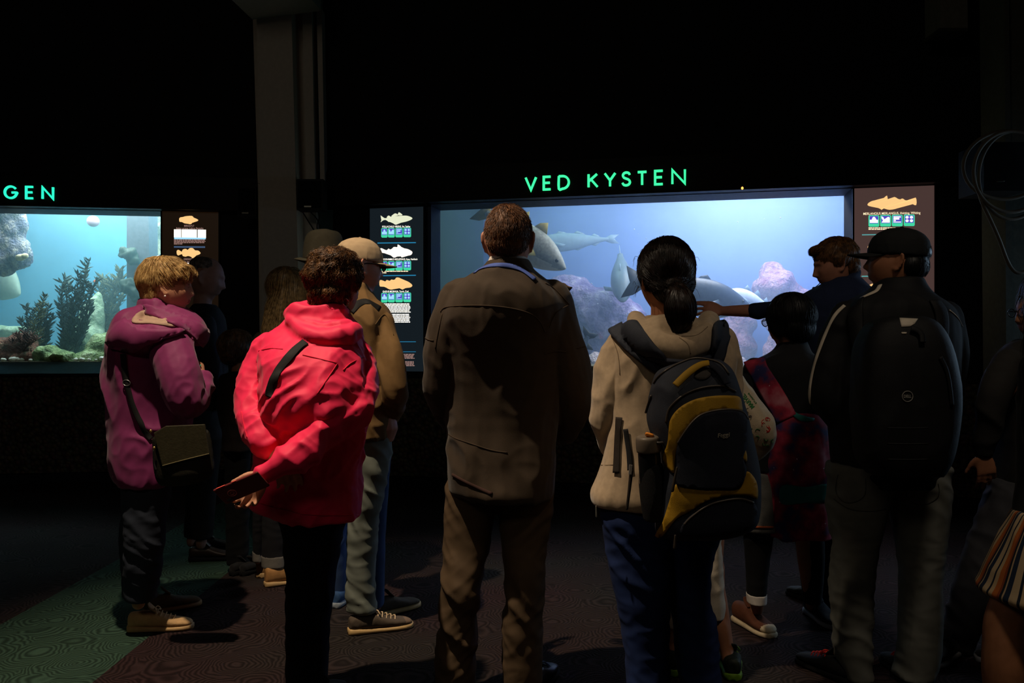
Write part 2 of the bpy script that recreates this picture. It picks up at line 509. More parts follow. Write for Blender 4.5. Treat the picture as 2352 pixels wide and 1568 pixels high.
def shoe(parent, heel, d, L, mu, ms, ml=None, w=.047, h=.085, label=None, toecap=None, tongue=True):
    """heel: point on the floor; d: direction of the toe"""
    heel = Vector((heel[0], heel[1], 0)); d = Vector((d[0], d[1], 0)).normalized(); u = Vector((d.y, -d.x, 0)); Z = Vector((0, 0, 1))
    def sec(a, hw, z0, z1, p=2.4, n=20):
        c = heel + d * a * L + Z * (z0 + z1) / 2; hz = (z1 - z0) / 2
        return [c + u * hw * math.copysign(abs(math.cos(q)) ** (2 / p), math.cos(q)) + Z * hz * math.copysign(abs(math.sin(q)) ** (2 / p), math.sin(q)) for q in [2 * math.pi * i / n for i in range(n)]]
    S = Soup()
    prof = [(0.015, .020, .018, h * .85), (.05, .030, .018, h * .98), (.16, .035, .018, h), (.30, .037, .018, h * 1.02), (.42, .039, .018, h * .98), (.55, .043, .018, h * .78), (.70, .046, .018, h * .62), (.85, .043, .018, h * .54), (.94, .033, .019, h * .46), (.985, .018, .020, h * .36)]
    S.rings([sec(a, hw * w / .047, z0, z1) for a, hw, z0, z1 in prof])
    up_, sf = solid('shoe', S, .005, [mu] + ([toecap] if toecap else []), parent, 2, folds(30, 30, 30, .002, 3),
                    midx=(lambda C: ((C - np.array(heel)) @ np.array(d) > L * .86).astype(int)) if toecap else None)
    if label: up_['label'] = label
    S2 = Soup()
    S2.rings([sec(a, hw * w / .047, 0.0, .024 + .006 * (a < .3), 3.5) for a, hw in ((0.0, .016), (.03, .030), (.15, .037), (.35, .037), (.55, .044), (.72, .049), (.86, .046), (.95, .036), (1.0, .018))])
    link_mesh('sole', S2.V, S2.F, ms, up_)
    if ml:
        S3 = Soup()
        for i in range(5):
            a = .42 + i * .065; zt = h * (1.0 - (a - .40) * 1.25) + .004
            hw = .026
            c = heel + d * a * L
            S3.limb([(c - u * hw + Z * (zt - .012), .0028), (c + Z * (zt + .002) + d * .012, .003), (c + u * hw + Z * (zt - .012) + d * .006, .0028)], n=6, sub=4)
        c = heel + d * .40 * L + Z * (h * 1.0 + .006)
        for sx in (-1, 1):
            S3.limb([(c, .003), (c + u * sx * .022 + Z * .008 + d * .01, .003), (c + u * sx * .034 - Z * .010 + d * .02, .0028), (c + u * sx * .014 - Z * .004 + d * .018, .0026)], n=6, sub=4)
        link_mesh('laces', S3.V, S3.F, ml, up_)
    if tongue:
        S4 = Soup(); c = heel + d * .36 * L + Z * h * .98
        S4.limb([(c + d * .02, .022, .006), (c + Z * .022 - d * .004, .023, .006), (c + Z * .034 - d * .012, .018, .004)], flat=u, n=12)
        link_mesh('tongue', S4.V, S4.F, mu, up_)
    return up_

def strands(name, surf, n, length, flow, m, parent, r=.0011, lift=.15, steps=7, seed=1, keep=None, waves=0.0, wig=.25, off=.0):
    """hair drawn as many fine strands lying along a surface"""
    R = random.Random(seed)
    V = surf.V; tri = []
    A = []
    for f in surf.F:
        a = Vector(V[f[0]]); b = Vector(V[f[1]]); c = Vector(V[f[2]]); ar = (b - a).cross(c - a).length
        tri.append(f); A.append(ar)
    cum = np.cumsum(A); tot = cum[-1]
    SV = []; SF = []; made = 0; tries = 0
    while made < n and tries < n * 6:
        tries += 1
        k = int(np.searchsorted(cum, R.random() * tot)); f = tri[min(k, len(tri) - 1)]
        w = [R.random() for _ in f]; sw = sum(w)
        p = sum((Vector(V[i]) * (wi / sw) for i, wi in zip(f, w)), Vector())
        if keep is not None and not keep(p): continue
        L = length(p) if callable(length) else length
        L *= R.uniform(.7, 1.2); st = L / steps
        pts = []; q, nn, _, _ = surf.b.find_nearest(p)
        jit = Vector((R.uniform(-1, 1), R.uniform(-1, 1), R.uniform(-1, 1))) * wig
        ph = R.random() * 6.28; lf = lift * R.uniform(.3, 1.3)
        for s in range(steps + 1):
            d = flow(q) + jit
            if waves: d = d + Vector((math.sin(ph + s * 1.7), math.cos(ph * 1.3 + s * 1.5), math.sin(ph * .7 + s * 1.9))) * waves
            d = d - nn * d.dot(nn) if lf < .9 else d
            if d.length < 1e-4: break
            d.normalize(); d = (d + nn * lf).normalized()
            pts.append(q + nn * off)
            q2 = q + d * st
            h, hn, _, dist = surf.b.find_nearest(q2)
            if h is None: break
            sgn = (q2 - h).dot(hn)
            if sgn < .0005: q2 = h + hn * .0008
            q = q2; nn = hn
        if len(pts) < 3: continue
        b0 = len(SV); m_ = len(pts)
        for i, c in enumerate(pts):
            t = (pts[min(i + 1, m_ - 1)] - pts[max(i - 1, 0)]).normalized(); u = t.orthogonal().normalized(); v = t.cross(u)
            rr = r * (1 - .75 * (i / (m_ - 1)) ** 2)
            for j in range(3):
                a = 2.094 * j; SV.append(tuple(c + u * rr * math.cos(a) + v * rr * math.sin(a)))
        for i in range(m_ - 1):
            for j in range(3):
                j2 = (j + 1) % 3
                SF.append((b0 + i * 3 + j, b0 + i * 3 + j2, b0 + (i + 1) * 3 + j2, b0 + (i + 1) * 3 + j))
        made += 1
    return SV, SF

def hair(name, soup, voxel, m, parent, n, length, flow, disp=None, smooth=3, label=None, **kw):
    """a mass of hair with strands over it, one mesh"""
    V, Fc = remesh(soup, voxel, smooth)
    if disp is not None: V = V + vnormals(V, Fc) * disp(V)[:, None]
    sf = Surf(V, Fc)
    SV, SF = strands(name, sf, n, length, flow, m, parent, **kw)
    b = len(V)
    ob = link_mesh(name, list(map(tuple, V)) + SV, list(Fc) + [tuple(b + i for i in f) for f in SF], m, parent)
    if label: ob['label'] = label
    return ob, sf

def hairmat(name, c, c2, rough=.45, spec=.35):
    """streaked hair colour"""
    m, nt, b = _nodes(name)
    tc = nt.nodes.new('ShaderNodeTexCoord'); no = nt.nodes.new('ShaderNodeTexNoise'); no.inputs['Scale'].default_value = 55; no.inputs['Detail'].default_value = 5
    nt.links.new(tc.outputs['Object'], no.inputs['Vector'])
    rp = nt.nodes.new('ShaderNodeValToRGB'); rp.color_ramp.elements[0].position = .35; rp.color_ramp.elements[1].position = .65
    rp.color_ramp.elements[0].color = (*lin(c), 1); rp.color_ramp.elements[1].color = (*lin(c2), 1)
    nt.links.new(no.outputs['Fac'], rp.inputs['Fac']); nt.links.new(rp.outputs['Color'], b.inputs['Base Color'])
    b.inputs['Roughness'].default_value = rough; b.inputs['Specular IOR Level'].default_value = spec
    return m

def sunder(name, shapes, m, parent, label=None, smooth=True):
    """a small rigid part put together from closed shapes"""
    ob = link_mesh(name, shapes.V, shapes.F, m, parent, smooth)
    if label: ob['label'] = label
    return ob

def ring_loop(S, c, r1, r2, u, v, tube, n=28, k=8):
    """a closed ring (ellipse r1,r2 in plane u,v) of round section"""
    c = Vector(c); u = Vector(u).normalized(); v = Vector(v).normalized(); w = u.cross(v)
    V = []; Fc = []
    for i in range(n):
        a = 2 * math.pi * i / n; p = c + u * r1 * math.cos(a) + v * r2 * math.sin(a)
        o = (u * math.cos(a) * r2 + v * math.sin(a) * r1).normalized()
        for j in range(k):
            b = 2 * math.pi * j / k; V.append(p + o * tube * math.cos(b) + w * tube * math.sin(b))
    for i in range(n):
        for j in range(k):
            Fc.append((i * k + j, ((i + 1) % n) * k + j, ((i + 1) % n) * k + (j + 1) % k, i * k + (j + 1) % k))
    S.add(V, Fc); return S

def glasses(parent, M, mframe, mlens, dark=False):
    S = Soup(); L = Soup(); x = M.to_3x3().normalized() @ Vector((1, 0, 0)); z = M.to_3x3().normalized() @ Vector((0, 0, 1)); y = M.to_3x3().normalized() @ Vector((0, 1, 0)); k = M.to_scale().x
    for sx in (-1, 1):
        c = M @ Vector((sx * .034, .104, .014))
        ring_loop(S, c, .024 * k, .018 * k, x, z, .002 * k)
        L.ell(c, (.023 * k, .0012, .017 * k), M.to_3x3().normalized(), 20, 8)
        S.limb([(M @ Vector((sx * .058, .102, .020)), .0022 * k), (M @ Vector((sx * .076, .085, .020)), .0022 * k), (M @ Vector((sx * .082, .0, .018)), .0022 * k), (M @ Vector((sx * .082, -.022, .0)), .0022 * k)], n=8)
    S.limb([(M @ Vector((-.012, .106, .018)), .0022 * k), (M @ Vector((0, .114, .021)), .0022 * k), (M @ Vector((.012, .106, .018)), .0022 * k)], n=8)
    g = link_mesh('glasses', S.V, S.F, mframe, parent)
    link_mesh('lens', L.V, L.F, mlens, g)
    return g

def eyes(parent, M, m):
    S = Soup(); k = M.to_scale().x
    for sx in (-1, 1): S.ell(M @ Vector((sx * .031, .0765, .015)), (.0115 * k,) * 3, None, 14, 10)
    return link_mesh('eyes', S.V, S.F, m, parent)
# ------------------------------------------------------------------ the hall
class Wall:
    def __init__(s, p0, p1):
        s.p = Vector((*p0, 0)); s.t = (Vector((*p1, 0)) - s.p).normalized(); s.n = Vector((-s.t.y, s.t.x, 0))   # n: into the wall
    def hit(s, px, py, off=0.0):
        d = ray(px, py); q = s.p + s.n * off
        k = (q - Vector((0, 0, 0))).dot(s.n) / Vector((d.x, d.y, 0)).dot(s.n)
        return CAM + d * k
    def a(s, px, off=0.0): return (Vector((*s.hit(px, CY, off).xy, 0)) - s.p).dot(s.t)
    def at(s, a, b, z): return s.p + s.t * a + s.n * b + Vector((0, 0, z))
    def box(s, S, a0, a1, b0, b1, z0, z1):
        V = [s.at(a, b, z) for a in (a0, a1) for b in (b0, b1) for z in (z0, z1)]
        S.add(V, [(0, 1, 3, 2), (4, 6, 7, 5), (0, 4, 5, 1), (2, 3, 7, 6), (0, 2, 6, 4), (1, 5, 7, 3)]); return S
WL = Wall((-4.65, 7.51), (-2.37, 7.82))
WR = Wall((-1.156, 7.42), (3.257, 6.42))
ZT = 2.515; ZB = 1.0; ZH = 2.80; ZC = 4.9
def struct(name, S, m, smooth=False, label=None, parent=None):
    o = link_mesh(name, S.V, S.F, m, parent, smooth)
    if parent is None: o['kind'] = 'structure'
    if label: o['label'] = label
    return o

M_black = mat('black paint', (16, 17, 20), .6, .1, 40)
M_upper = mat('dark navy wall paint', (17, 19, 25), .75, .15, 60, var=.3, vscale=3)
M_head = mat('black header laminate', (10, 10, 12), .5, var=.3, spec=.15)
M_soff = mat('soffit blue grey', (95, 105, 120), .6, .2, 80)
M_jamb = mat('jamb blue', (48, 62, 90), .55, .2, 60)
M_col = mat('column off white paint', (205, 196, 182), .75, .1, 90, var=.05)
M_trim = mat('brushed sill metal', (150, 150, 140), .35, metal=.6)

def pebble_mat():
    m, nt, b = _nodes('pebble dash cladding')
    tc = nt.nodes.new('ShaderNodeTexCoord'); vo = nt.nodes.new('ShaderNodeTexVoronoi'); vo.inputs['Scale'].default_value = 26
    nt.links.new(tc.outputs['Object'], vo.inputs['Vector'])
    rp = nt.nodes.new('ShaderNodeValToRGB'); rp.color_ramp.elements[0].color = (*lin((112, 95, 72)), 1); rp.color_ramp.elements[1].color = (*lin((50, 40, 30)), 1)
    rp.color_ramp.elements[0].position = .2; rp.color_ramp.elements[1].position = .75
    nt.links.new(vo.outputs['Distance'], rp.inputs['Fac'])
    mx = nt.nodes.new('ShaderNodeMixRGB'); mx.blend_type = 'MULTIPLY'; mx.inputs['Fac'].default_value = .5
    nt.links.new(rp.outputs['Color'], mx.inputs['Color1']); nt.links.new(vo.outputs['Color'], mx.inputs['Color2'])
    nt.links.new(mx.outputs['Color'], b.inputs['Base Color']); b.inputs['Roughness'].default_value = .7
    bp = nt.nodes.new('ShaderNodeBump'); bp.invert = True; bp.inputs['Strength'].default_value = 1; bp.inputs['Distance'].default_value = .02
    nt.links.new(vo.outputs['Distance'], bp.inputs['Height']); nt.links.new(bp.outputs['Normal'], b.inputs['Normal'])
    return m
M_peb = pebble_mat()

def carpet_mat():
    m, nt, b = _nodes('patterned carpet')
    N = nt.nodes; Lk = nt.links
    tc = N.new('ShaderNodeTexCoord'); sp = N.new('ShaderNodeSeparateXYZ'); Lk.new(tc.outputs['Object'], sp.inputs[0])
    def math_(op, a, b_=None, c=None):
        n = N.new('ShaderNodeMath'); n.operation = op
        for i, v in enumerate((a, b_, c)):
            if v is None: continue
            if isinstance(v, (int, float)): n.inputs[i].default_value = v
            else: Lk.new(v, n.inputs[i])
        return n.outputs[0]
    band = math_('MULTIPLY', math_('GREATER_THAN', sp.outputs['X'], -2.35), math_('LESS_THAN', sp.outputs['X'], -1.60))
    # overlapping rings, like scales
    vo = N.new('ShaderNodeTexVoronoi'); vo.inputs['Scale'].default_value = 4.2; vo.feature = 'F1'
    nz = N.new('ShaderNodeTexNoise'); nz.inputs['Scale'].default_value = 7; Lk.new(tc.outputs['Object'], nz.inputs['Vector'])
    mz = N.new('ShaderNodeVectorMath'); mz.operation = 'MULTIPLY_ADD'; mz.inputs[1].default_value = (.10, .10, 0); Lk.new(nz.outputs['Color'], mz.inputs[0]); Lk.new(tc.outputs['Object'], mz.inputs[2])
    Lk.new(mz.outputs[0], vo.inputs['Vector'])
    rings = math_('SINE', math_('MULTIPLY', vo.outputs['Distance'], 95.0))
    ring = math_('MULTIPLY_ADD', rings, .5, .5)
    big = N.new('ShaderNodeTexNoise'); big.inputs['Scale'].default_value = .9; big.inputs['Detail'].default_value = 2; Lk.new(tc.outputs['Object'], big.inputs['Vector'])
    fine = N.new('ShaderNodeTexNoise'); fine.inputs['Scale'].default_value = 220; Lk.new(tc.outputs['Object'], fine.inputs['Vector'])
    base = N.new('ShaderNodeValToRGB'); e = base.color_ramp.elements
    e[0].position = .35; e[0].color = (*lin((46, 43, 40)), 1); e[1].position = .62; e[1].color = (*lin((50, 33, 34)), 1)
    Lk.new(big.outputs['Fac'], base.inputs['Fac'])
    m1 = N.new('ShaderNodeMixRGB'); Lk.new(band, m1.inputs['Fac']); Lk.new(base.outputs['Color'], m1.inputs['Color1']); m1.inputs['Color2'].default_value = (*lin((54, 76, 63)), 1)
    m2 = N.new('ShaderNodeMixRGB'); m2.blend_type = 'MULTIPLY'; Lk.new(m1.outputs['Color'], m2.inputs['Color1'])
    g = N.new('ShaderNodeCombineXYZ'); lo = math_('MULTIPLY_ADD', ring, .75, .42)
    for i in range(3): Lk.new(lo, g.inputs[i])
    m2.inputs['Fac'].default_value = 1; Lk.new(g.outputs[0], m2.inputs['Color2'])
    Lk.new(m2.outputs['Color'], b.inputs['Base Color']); b.inputs['Roughness'].default_value = .95; b.inputs['Specular IOR Level'].default_value = .1
    hs = math_('ADD', math_('MULTIPLY', ring, .6), fine.outputs['Fac'])
    bp = N.new('ShaderNodeBump'); bp.inputs['Strength'].default_value = .6; bp.inputs['Distance'].default_value = .006
    Lk.new(hs, bp.inputs['Height']); Lk.new(bp.outputs['Normal'], b.inputs['Normal'])
    return m

S = Soup(); S.box((-.5, 3.2, -.05), (6.6, 7.0, .05)); fl = struct('floor', S, carpet_mat()); fl.data.transform(Matrix.Translation(fl.location)); fl.location = (0, 0, 0)
S = Soup(); S.box((-.5, 3.2, ZC + .05), (6.6, 7.0, .05)); struct('ceiling', S, M_black)
S = Soup(); S.box((-7.05, 3.2, ZC / 2), (.05, 7.0, ZC / 2)); struct('wall_left', S, M_upper)
S = Soup(); S.box((5.6, 3.2, ZC / 2), (.05, 7.0, ZC / 2)); struct('wall_right', S, M_upper)
S = Soup(); S.box((-.5, -3.75, ZC / 2), (6.6, .05, ZC / 2)); struct('wall_back', S, M_upper)

aL0, aL1 = -2.4, WL.a(600); aLw = WL.a(371); aLp0, aLp1 = WL.a(373), WL.a(508)
aR0, aR1 = WR.a(765), WR.a(2352) + 1.7
aRw0, aRw1 = WR.a(983), WR.a(1956)
# walls in front: pebbled dado, piers, upper wall
def front_wall(nm, w, a0, a1, piers):
    S = Soup()
    w.box(S, a0, a1, 0.0, .30, ZT + .0, ZC)
    for p0, p1 in piers: w.box(S, p0, p1, 0.0, .34, ZB - .02, ZT)
    w.box(S, a0, a1, 0.03, .30, 0, .10)
    struct('wall_' + nm, S, M_upper)
    S = Soup(); w.box(S, a0, a1, 0.0, .34, .10, ZB - .02); struct('wall_' + nm + '_dado', S, M_peb, label='brown pebbled cladding below the tanks')
    S = Soup(); w.box(S, a0, a1, -.02, .34, ZB - .02, ZB + .005); struct('trim_1' if nm == 'front_left' else 'trim_2', S, M_black)
    S = Soup(); w.box(S, a0, a1, -.12, .02, ZT, ZH); w.box(S, a0, a1, -.10, 0.0, ZH, ZH + .02); struct('trim_3' if nm == 'front_left' else 'trim_4', S, M_head, label='black header band above the tank')
front_wall('front_left', WL, aL0, aL1, [(aLw, aL1)])
front_wall('front_right', WR, WR.a(742), aR1, [(WR.a(765), aRw0), (aRw1, aR1)])
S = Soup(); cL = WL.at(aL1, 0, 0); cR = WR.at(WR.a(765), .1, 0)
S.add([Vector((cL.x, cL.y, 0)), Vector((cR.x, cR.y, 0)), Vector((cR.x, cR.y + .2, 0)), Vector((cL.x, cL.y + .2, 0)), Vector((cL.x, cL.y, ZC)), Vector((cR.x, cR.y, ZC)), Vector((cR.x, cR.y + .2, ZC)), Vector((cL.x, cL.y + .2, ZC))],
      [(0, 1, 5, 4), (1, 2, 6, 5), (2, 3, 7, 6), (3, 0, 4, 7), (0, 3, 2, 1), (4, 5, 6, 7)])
struct('wall_center', S, mat('niche wall tinted for tank glow', (150, 205, 208), .8, .1, 50))  # teal tank light on this wall is put into its colour

# leaning concrete column with stepped pilasters and the beam it carries
def prism(S, A, B, depth):
    """A,B: (pxl,pxr,py,D) bottom and top"""
    R = []
    for xl, xr, py, D in (A, B):
        p = W(xl, py, D); q = W(xr, py, D)
        R.append([p, q, q + Vector((0, depth, 0)), p + Vector((0, depth, 0))])
    S.rings(R)
S = Soup()
prism(S, (609, 698, 1127, 7.2), (589, 669, 20, 7.2), .3)
prism(S, (592, 610, 420, 7.34), (580, 596, 20, 7.34), .25)
prism(S, (600, 760, 1105, 7.42), (588, 700, 20, 7.42), .1)
prism(S, (704, 724, 440, 7.32), (694, 716, 20, 7.32), .15)
prism(S, (736, 746, 440, 7.36), (727, 739, 20, 7.36), .12)
struct('column_1', S, M_col)
S = Soup()
R = []
for xl, xr, y0, y1, D in ((580, 737, 45, -40, 7.2), (520, 690, -12, -110, 6.6), (330, 500, -240, -420, 5.2)):
    R.append([W(xl, y0, D), W(xr, y0 - 20, D), W(xr, y1, D), W(xl, y1, D)])
S.rings(R); struct('beam_1', S, M_col)
# right hand column and hanging duct
S = Soup(); prism(S, (2318, 2420, 1025, 5.6), (2305, 2405, -300, 5.6), .3); prism(S, (2312, 2330, 1025, 5.55), (2306, 2314, -300, 5.55), .1)
struct('column_2', S, mat('grey green column paint', (92, 94, 84), .8, .1, 60))
duct = Soup(); prism(duct, (2160, 2223, 66, 6.0), (2156, 2219, -260, 6.0), .22)
o = link_mesh('hanging_duct', duct.V, duct.F, mat('duct grey', (125, 122, 110), .7, .1, 50), None, False)
tag(o, 'pale grey box duct hanging from the dark ceiling', 'duct')
S = Soup(); prism(S, (2158, 2223, 72, 5.99), (2158, 2223, 64, 5.99), .24); link_mesh('end_cap', S.V, S.F, mat('duct cap', (60, 58, 52), .7), o, False)
# ------------------------------------------------------------------ lit lettering
LET = {
 'V': [[(0, 1), (.5, 0), (1, 1)]], 'E': [[(1, 1), (0.04, 1), (0.04, 0), (1, 0)], [(0.04, .52), (.9, .52)]],
 'D': [[(.04, 1), (.04, 0), (.4, 0)] + [(.4 + .6 * math.sin(a), .5 - .5 * math.cos(a)) for a in np.linspace(0.15, math.pi - .15, 12)] + [(.4, 1), (.04, 1)]],
 'K': [[(.04, 1), (.04, 0)], [(.95, 1), (.10, .48)], [(.3, .6), (1, 0)]], 'Y': [[(0, 1), (.5, .45), (1, 1)], [(.5, .45), (.5, 0)]],
 'S': [[(.9, .82), (.78, .95), (.5, 1), (.22, .94), (.1, .77), (.22, .61), (.5, .52), (.78, .43), (.93, .25), (.8, .07), (.5, 0), (.2, .05), (.05, .2)]],
 'T': [[(0, 1), (1, 1)], [(.5, 1), (.5, 0)]], 'N': [[(.03, 0), (.03, 1), (.97, 0), (.97, 1)]],
 'G': [[(.5 + .5 * math.cos(a), .5 + .5 * math.sin(a)) for a in np.linspace(.65, 2 * math.pi - .05, 22)] + [(.58, .47)]],
}
def lit_sign(w, letters, m, label, mback):
    p = w.hit((letters[0][1] + letters[-1][2]) / 2, letters[0][4], -.13)
    rt = root('illuminated_sign', p, label, 'sign')
    for ch, x0, x1, y0, y1, slope in letters:
        S = Soup()
        for pl in LET[ch]:
            if ch in 'SGD': pl = curve_px(pl, 3)
            Q = []
            for u, v in pl:
                px = x0 + u * (x1 - x0); py = y1 + (y0 - y1) * v + slope * (u - .5) * (x1 - x0)
                Q.append(w.hit(px, py, -.135))
            hw = .0088
            # mitred ribbon
            k = len(Q); L = []; Rr = []
            for i in range(k):
                d1 = (Q[i] - Q[i - 1]).normalized() if i else (Q[1] - Q[0]).normalized()
                d2 = (Q[i + 1] - Q[i]).normalized() if i < k - 1 else d1
                n1 = d1.cross(w.n).normalized(); n2 = d2.cross(w.n).normalized(); mt = (n1 + n2).normalized(); c = max(.45, mt.dot(n1))
                L.append(Q[i] + mt * hw / c); Rr.append(Q[i] - mt * hw / c)
            b0 = len(S.V); dn = w.n * .02
            V = L + Rr + [q + dn for q in L] + [q + dn for q in Rr]; Fc = []
            for i in range(k - 1):
                Fc += [(i, i + 1, k + i + 1, k + i), (2 * k + i, 3 * k + i, 3 * k + i + 1, 2 * k + i + 1), (i, 2 * k + i, 2 * k + i + 1, i + 1), (k + i, k + i + 1, 3 * k + i + 1, 3 * k + i)]
            Fc += [(0, k, 3 * k, 2 * k), (k - 1, 3 * k - 1, 4 * k - 1, 2 * k - 1)]
            S.add(V, Fc)
        link_mesh('letter', S.V, S.F, m, rt, False)
    return rt
def zl(b, s, ch, x0, x1, y0, y1, sl): return (ch, b[0] + x0 / s, b[0] + x1 / s, b[1] + y0 / s, b[1] + y1 / s, sl)
z4 = ((1000, 380), 2.352)
lit_sign(WR, [zl(*z4, *q, -.045) for q in (('V', 487, 543, 64, 131), ('E', 583, 621, 60, 128), ('D', 664, 720, 56, 124), ('K', 825, 875, 46, 115), ('Y', 915, 971, 41, 111), ('S', 1008, 1054, 37, 106), ('T', 1093, 1140, 34, 103), ('E', 1185, 1228, 28, 100), ('N', 1278, 1350, 22, 97))],
         emit('mint green letter glow', (55, 245, 150), 1.5), 'green lit letters spelling VED KYSTEN on the black header', M_head)
z1 = ((0, 400), 3.137)
lit_sign(WL, [zl(*z1, *q, .01) for q in (('G', 32, 118, 87, 170), ('E', 184, 235, 90, 172), ('N', 302, 382, 93, 176))],
         emit('turquoise letter glow', (40, 235, 185), 1.4), 'turquoise lit letters ending in GEN above the teal tank', M_head)
p = WR.hit(1705, 432, -.125); S = Soup(); S.ell(p, (.010, .006, .012), None, 12, 8)
tag(link_mesh('indicator_light', S.V, S.F, emit('amber led', (255, 170, 80), 2.2)), 'tiny amber indicator light on the header right of the green letters', 'light')

# ------------------------------------------------------------------ species boards
def flat_poly(S, pts3, n, th):
    bm = bmesh.new(); vs = [bm.verts.new(p) for p in pts3]; f = bm.faces.new(vs); bmesh.ops.triangulate(bm, faces=[f])
    V = [v.co.copy() for v in bm.verts]; T = [tuple(v.index for v in f.verts) for f in bm.faces] if bm.verts.index_update() is None else []
    bm.free(); k = len(V)
    S.add(V + [v + n * th for v in V], T + [tuple(k + i for i in reversed(t)) for t in T] + [(i, (i + 1) % k, k + (i + 1) % k, k + i) for i in range(k)])
class Board:
    def __init__(s, w, x0, x1, ytop, ybot, label, mbase):
        s.w = w; a0, a1 = w.a(x0), w.a(x1)
        zt = w.hit((x0 + x1) / 2, ytop).z; zb = w.hit((x0 + x1) / 2, ybot).z
        s.root = root('species_board', w.at((a0 + a1) / 2, 0, zb), label, 'information board')
        S = Soup(); w.box(S, a0, a1, -.035, .0, zb, zt); link_mesh('panel', S.V, S.F, mbase, s.root, False)
        S = Soup(); 
        for b0, b1 in ((a0 - .012, a0), (a1, a1 + .012)): w.box(S, b0, b1, -.045, .0, zb, zt)
        link_mesh('frame', S.V, S.F, M_black, s.root, False)
    def poly(s, name, polys, m, off=-.037, par=None):
        S = Soup()
        for P in polys:
            if name == 'fish_picture':
                A = np.array(P); A = smooth_rows(np.vstack([A[-1:], A, A[:2]]), 3)[3:-3]; P = [tuple(q) for q in A[:len(P) * 3]]
            flat_poly(S, [s.w.hit(x, y, off) for x, y in P], s.w.n, .002)
        return link_mesh(name, S.V, S.F, m, par or s.root, False)
    def rect(s, name, x0, x1, y0, y1, m, sl=0.0, off=-.037, par=None):
        return s.poly(name, [[(x0, y0), (x1, y0 + sl), (x1, y1 + sl), (x0, y1)]], m, off, par)
    def text(s, txt, x0, x1, ybase, h, m, sl=0.0, bold=.004, name='caption'):
        V, Fc = text_mesh(txt, bold); V = V.copy(); V[:, 0] -= V[:, 0].min(); wd = V[:, 0].max()
        P = [s.w.hit(x0 + x / wd * (x1 - x0), ybase - y / .7 * h + sl * x / wd, -.038) for x, y, z in V]
        return link_mesh(name, P, Fc, m, s.root, False)
    def lines(s, x0, x1, y0, y1, n, m, last=1.0, seed=1, name='paragraph'):
        R = random.Random(seed); polys = []
        for i in range(n):
            yy = y0 + (y1 - y0) * (i + .5) / n; hh = (y1 - y0) / n * .30; x = x0; e = x0 + (x1 - x0) * (last if i == n - 1 else R.uniform(.94, 1))
            while x < e - 2:
                wd = min(R.uniform(3, 9), e - x); polys.append([(x, yy - hh), (x + wd, yy - hh), (x + wd, yy + hh), (x, yy + hh)]); x += wd + 1.1
        return s.poly(name, polys, m)
    def tiles(s, xs, y0, y1, ms, sl=0.0, bright=0):
        mg, mp, mw = ms
        for i, (x0, x1) in enumerate(xs):
            dy = sl * (x0 - xs[0][0])
            r = 2.0
            t = s.poly('pictogram', [[(x0 + r, y0 + dy), (x1 - r, y0 + dy), (x1, y0 + r + dy), (x1, y1 - r + dy), (x1 - r, y1 + dy), (x0 + r, y1 + dy), (x0, y1 - r + dy), (x0, y0 + r + dy)]], mg)
            w = x1 - x0; h = y1 - y0; q = lambda u, v: (x0 + u * w, y0 + v * h + dy)
            s.rect('picture', x0 + w * .1, x1 - w * .1, y0 + h * .08 + dy, y0 + h * .72 + dy, mp, off=-.0385, par=t)
            if i == 0: P = [[q(.12, .40), q(.3, .40), q(.38, .2), q(.5, .13), q(.62, .2), q(.7, .40), q(.88, .40), q(.88, .66), q(.12, .66)]]
            elif i == 1: P = [[q(.12, .12), q(.3, .2), q(.42, .45), q(.55, .28), q(.75, .16), q(.88, .24), q(.88, .66), q(.14, .66), q(.28, .46), q(.14, .3)]]
            elif i == 2: P = [[q(.16, .14), q(.82, .14), q(.82, .24), q(.16, .24)], [q(.16, .28), q(.68, .28), q(.68, .42), q(.16, .42)], [q(.16, .46), q(.36, .46), q(.36, .54), q(.16, .54)], [q(.14, .6), q(.84, .6), q(.84, .66), q(.14, .66)]]
            else: P = [[(q(cx, cy)[0] + .15 * w * math.cos(a), q(cx, cy)[1] + .12 * h * math.sin(a)) for a in np.linspace(0, 2 * math.pi, 9)[:-1]] for cx in (.3, .7) for cy in (.24, .54)]
            s.poly('symbol', P, mw, off=-.040, par=t)
def cv(b, k, pts): return [(b[0] + x / k, b[1] + y / k) for x, y in pts]
E_white = emit('backlit white print', (255, 250, 235), 1.6)
E_cream = emit('backlit cream print', (255, 232, 190), 1.25)
E_orange = emit('backlit amber fish print', (255, 205, 135), 1.0)
E_fishg = emit('backlit pale olive fish print', (232, 236, 205), 1.0)
E_fishp = emit('backlit pale pink fish print', (255, 236, 220), 1.5)
E_fin = emit('backlit olive fin print', (190, 185, 130), .8)
E_green = emit('backlit mint tile', (70, 225, 170), .9)
E_purp = emit('backlit violet tile', (95, 80, 215), .8)
E_sky = emit('backlit pale blue tile', (165, 225, 255), 1.0)
E_cyan = emit('backlit cyan rule', (45, 150, 200), .8)
E_teal = emit('backlit teal rule', (95, 175, 175), .8)
E_mauve = emit('backlit mauve print', (190, 150, 140), .7)
E_brown = emit('backlit brown board', (52, 34, 20), .22)
E_slate = emit('backlit slate board', (48, 62, 72), .22)
E_taupe = emit('backlit taupe board', (92, 70, 66), .6)
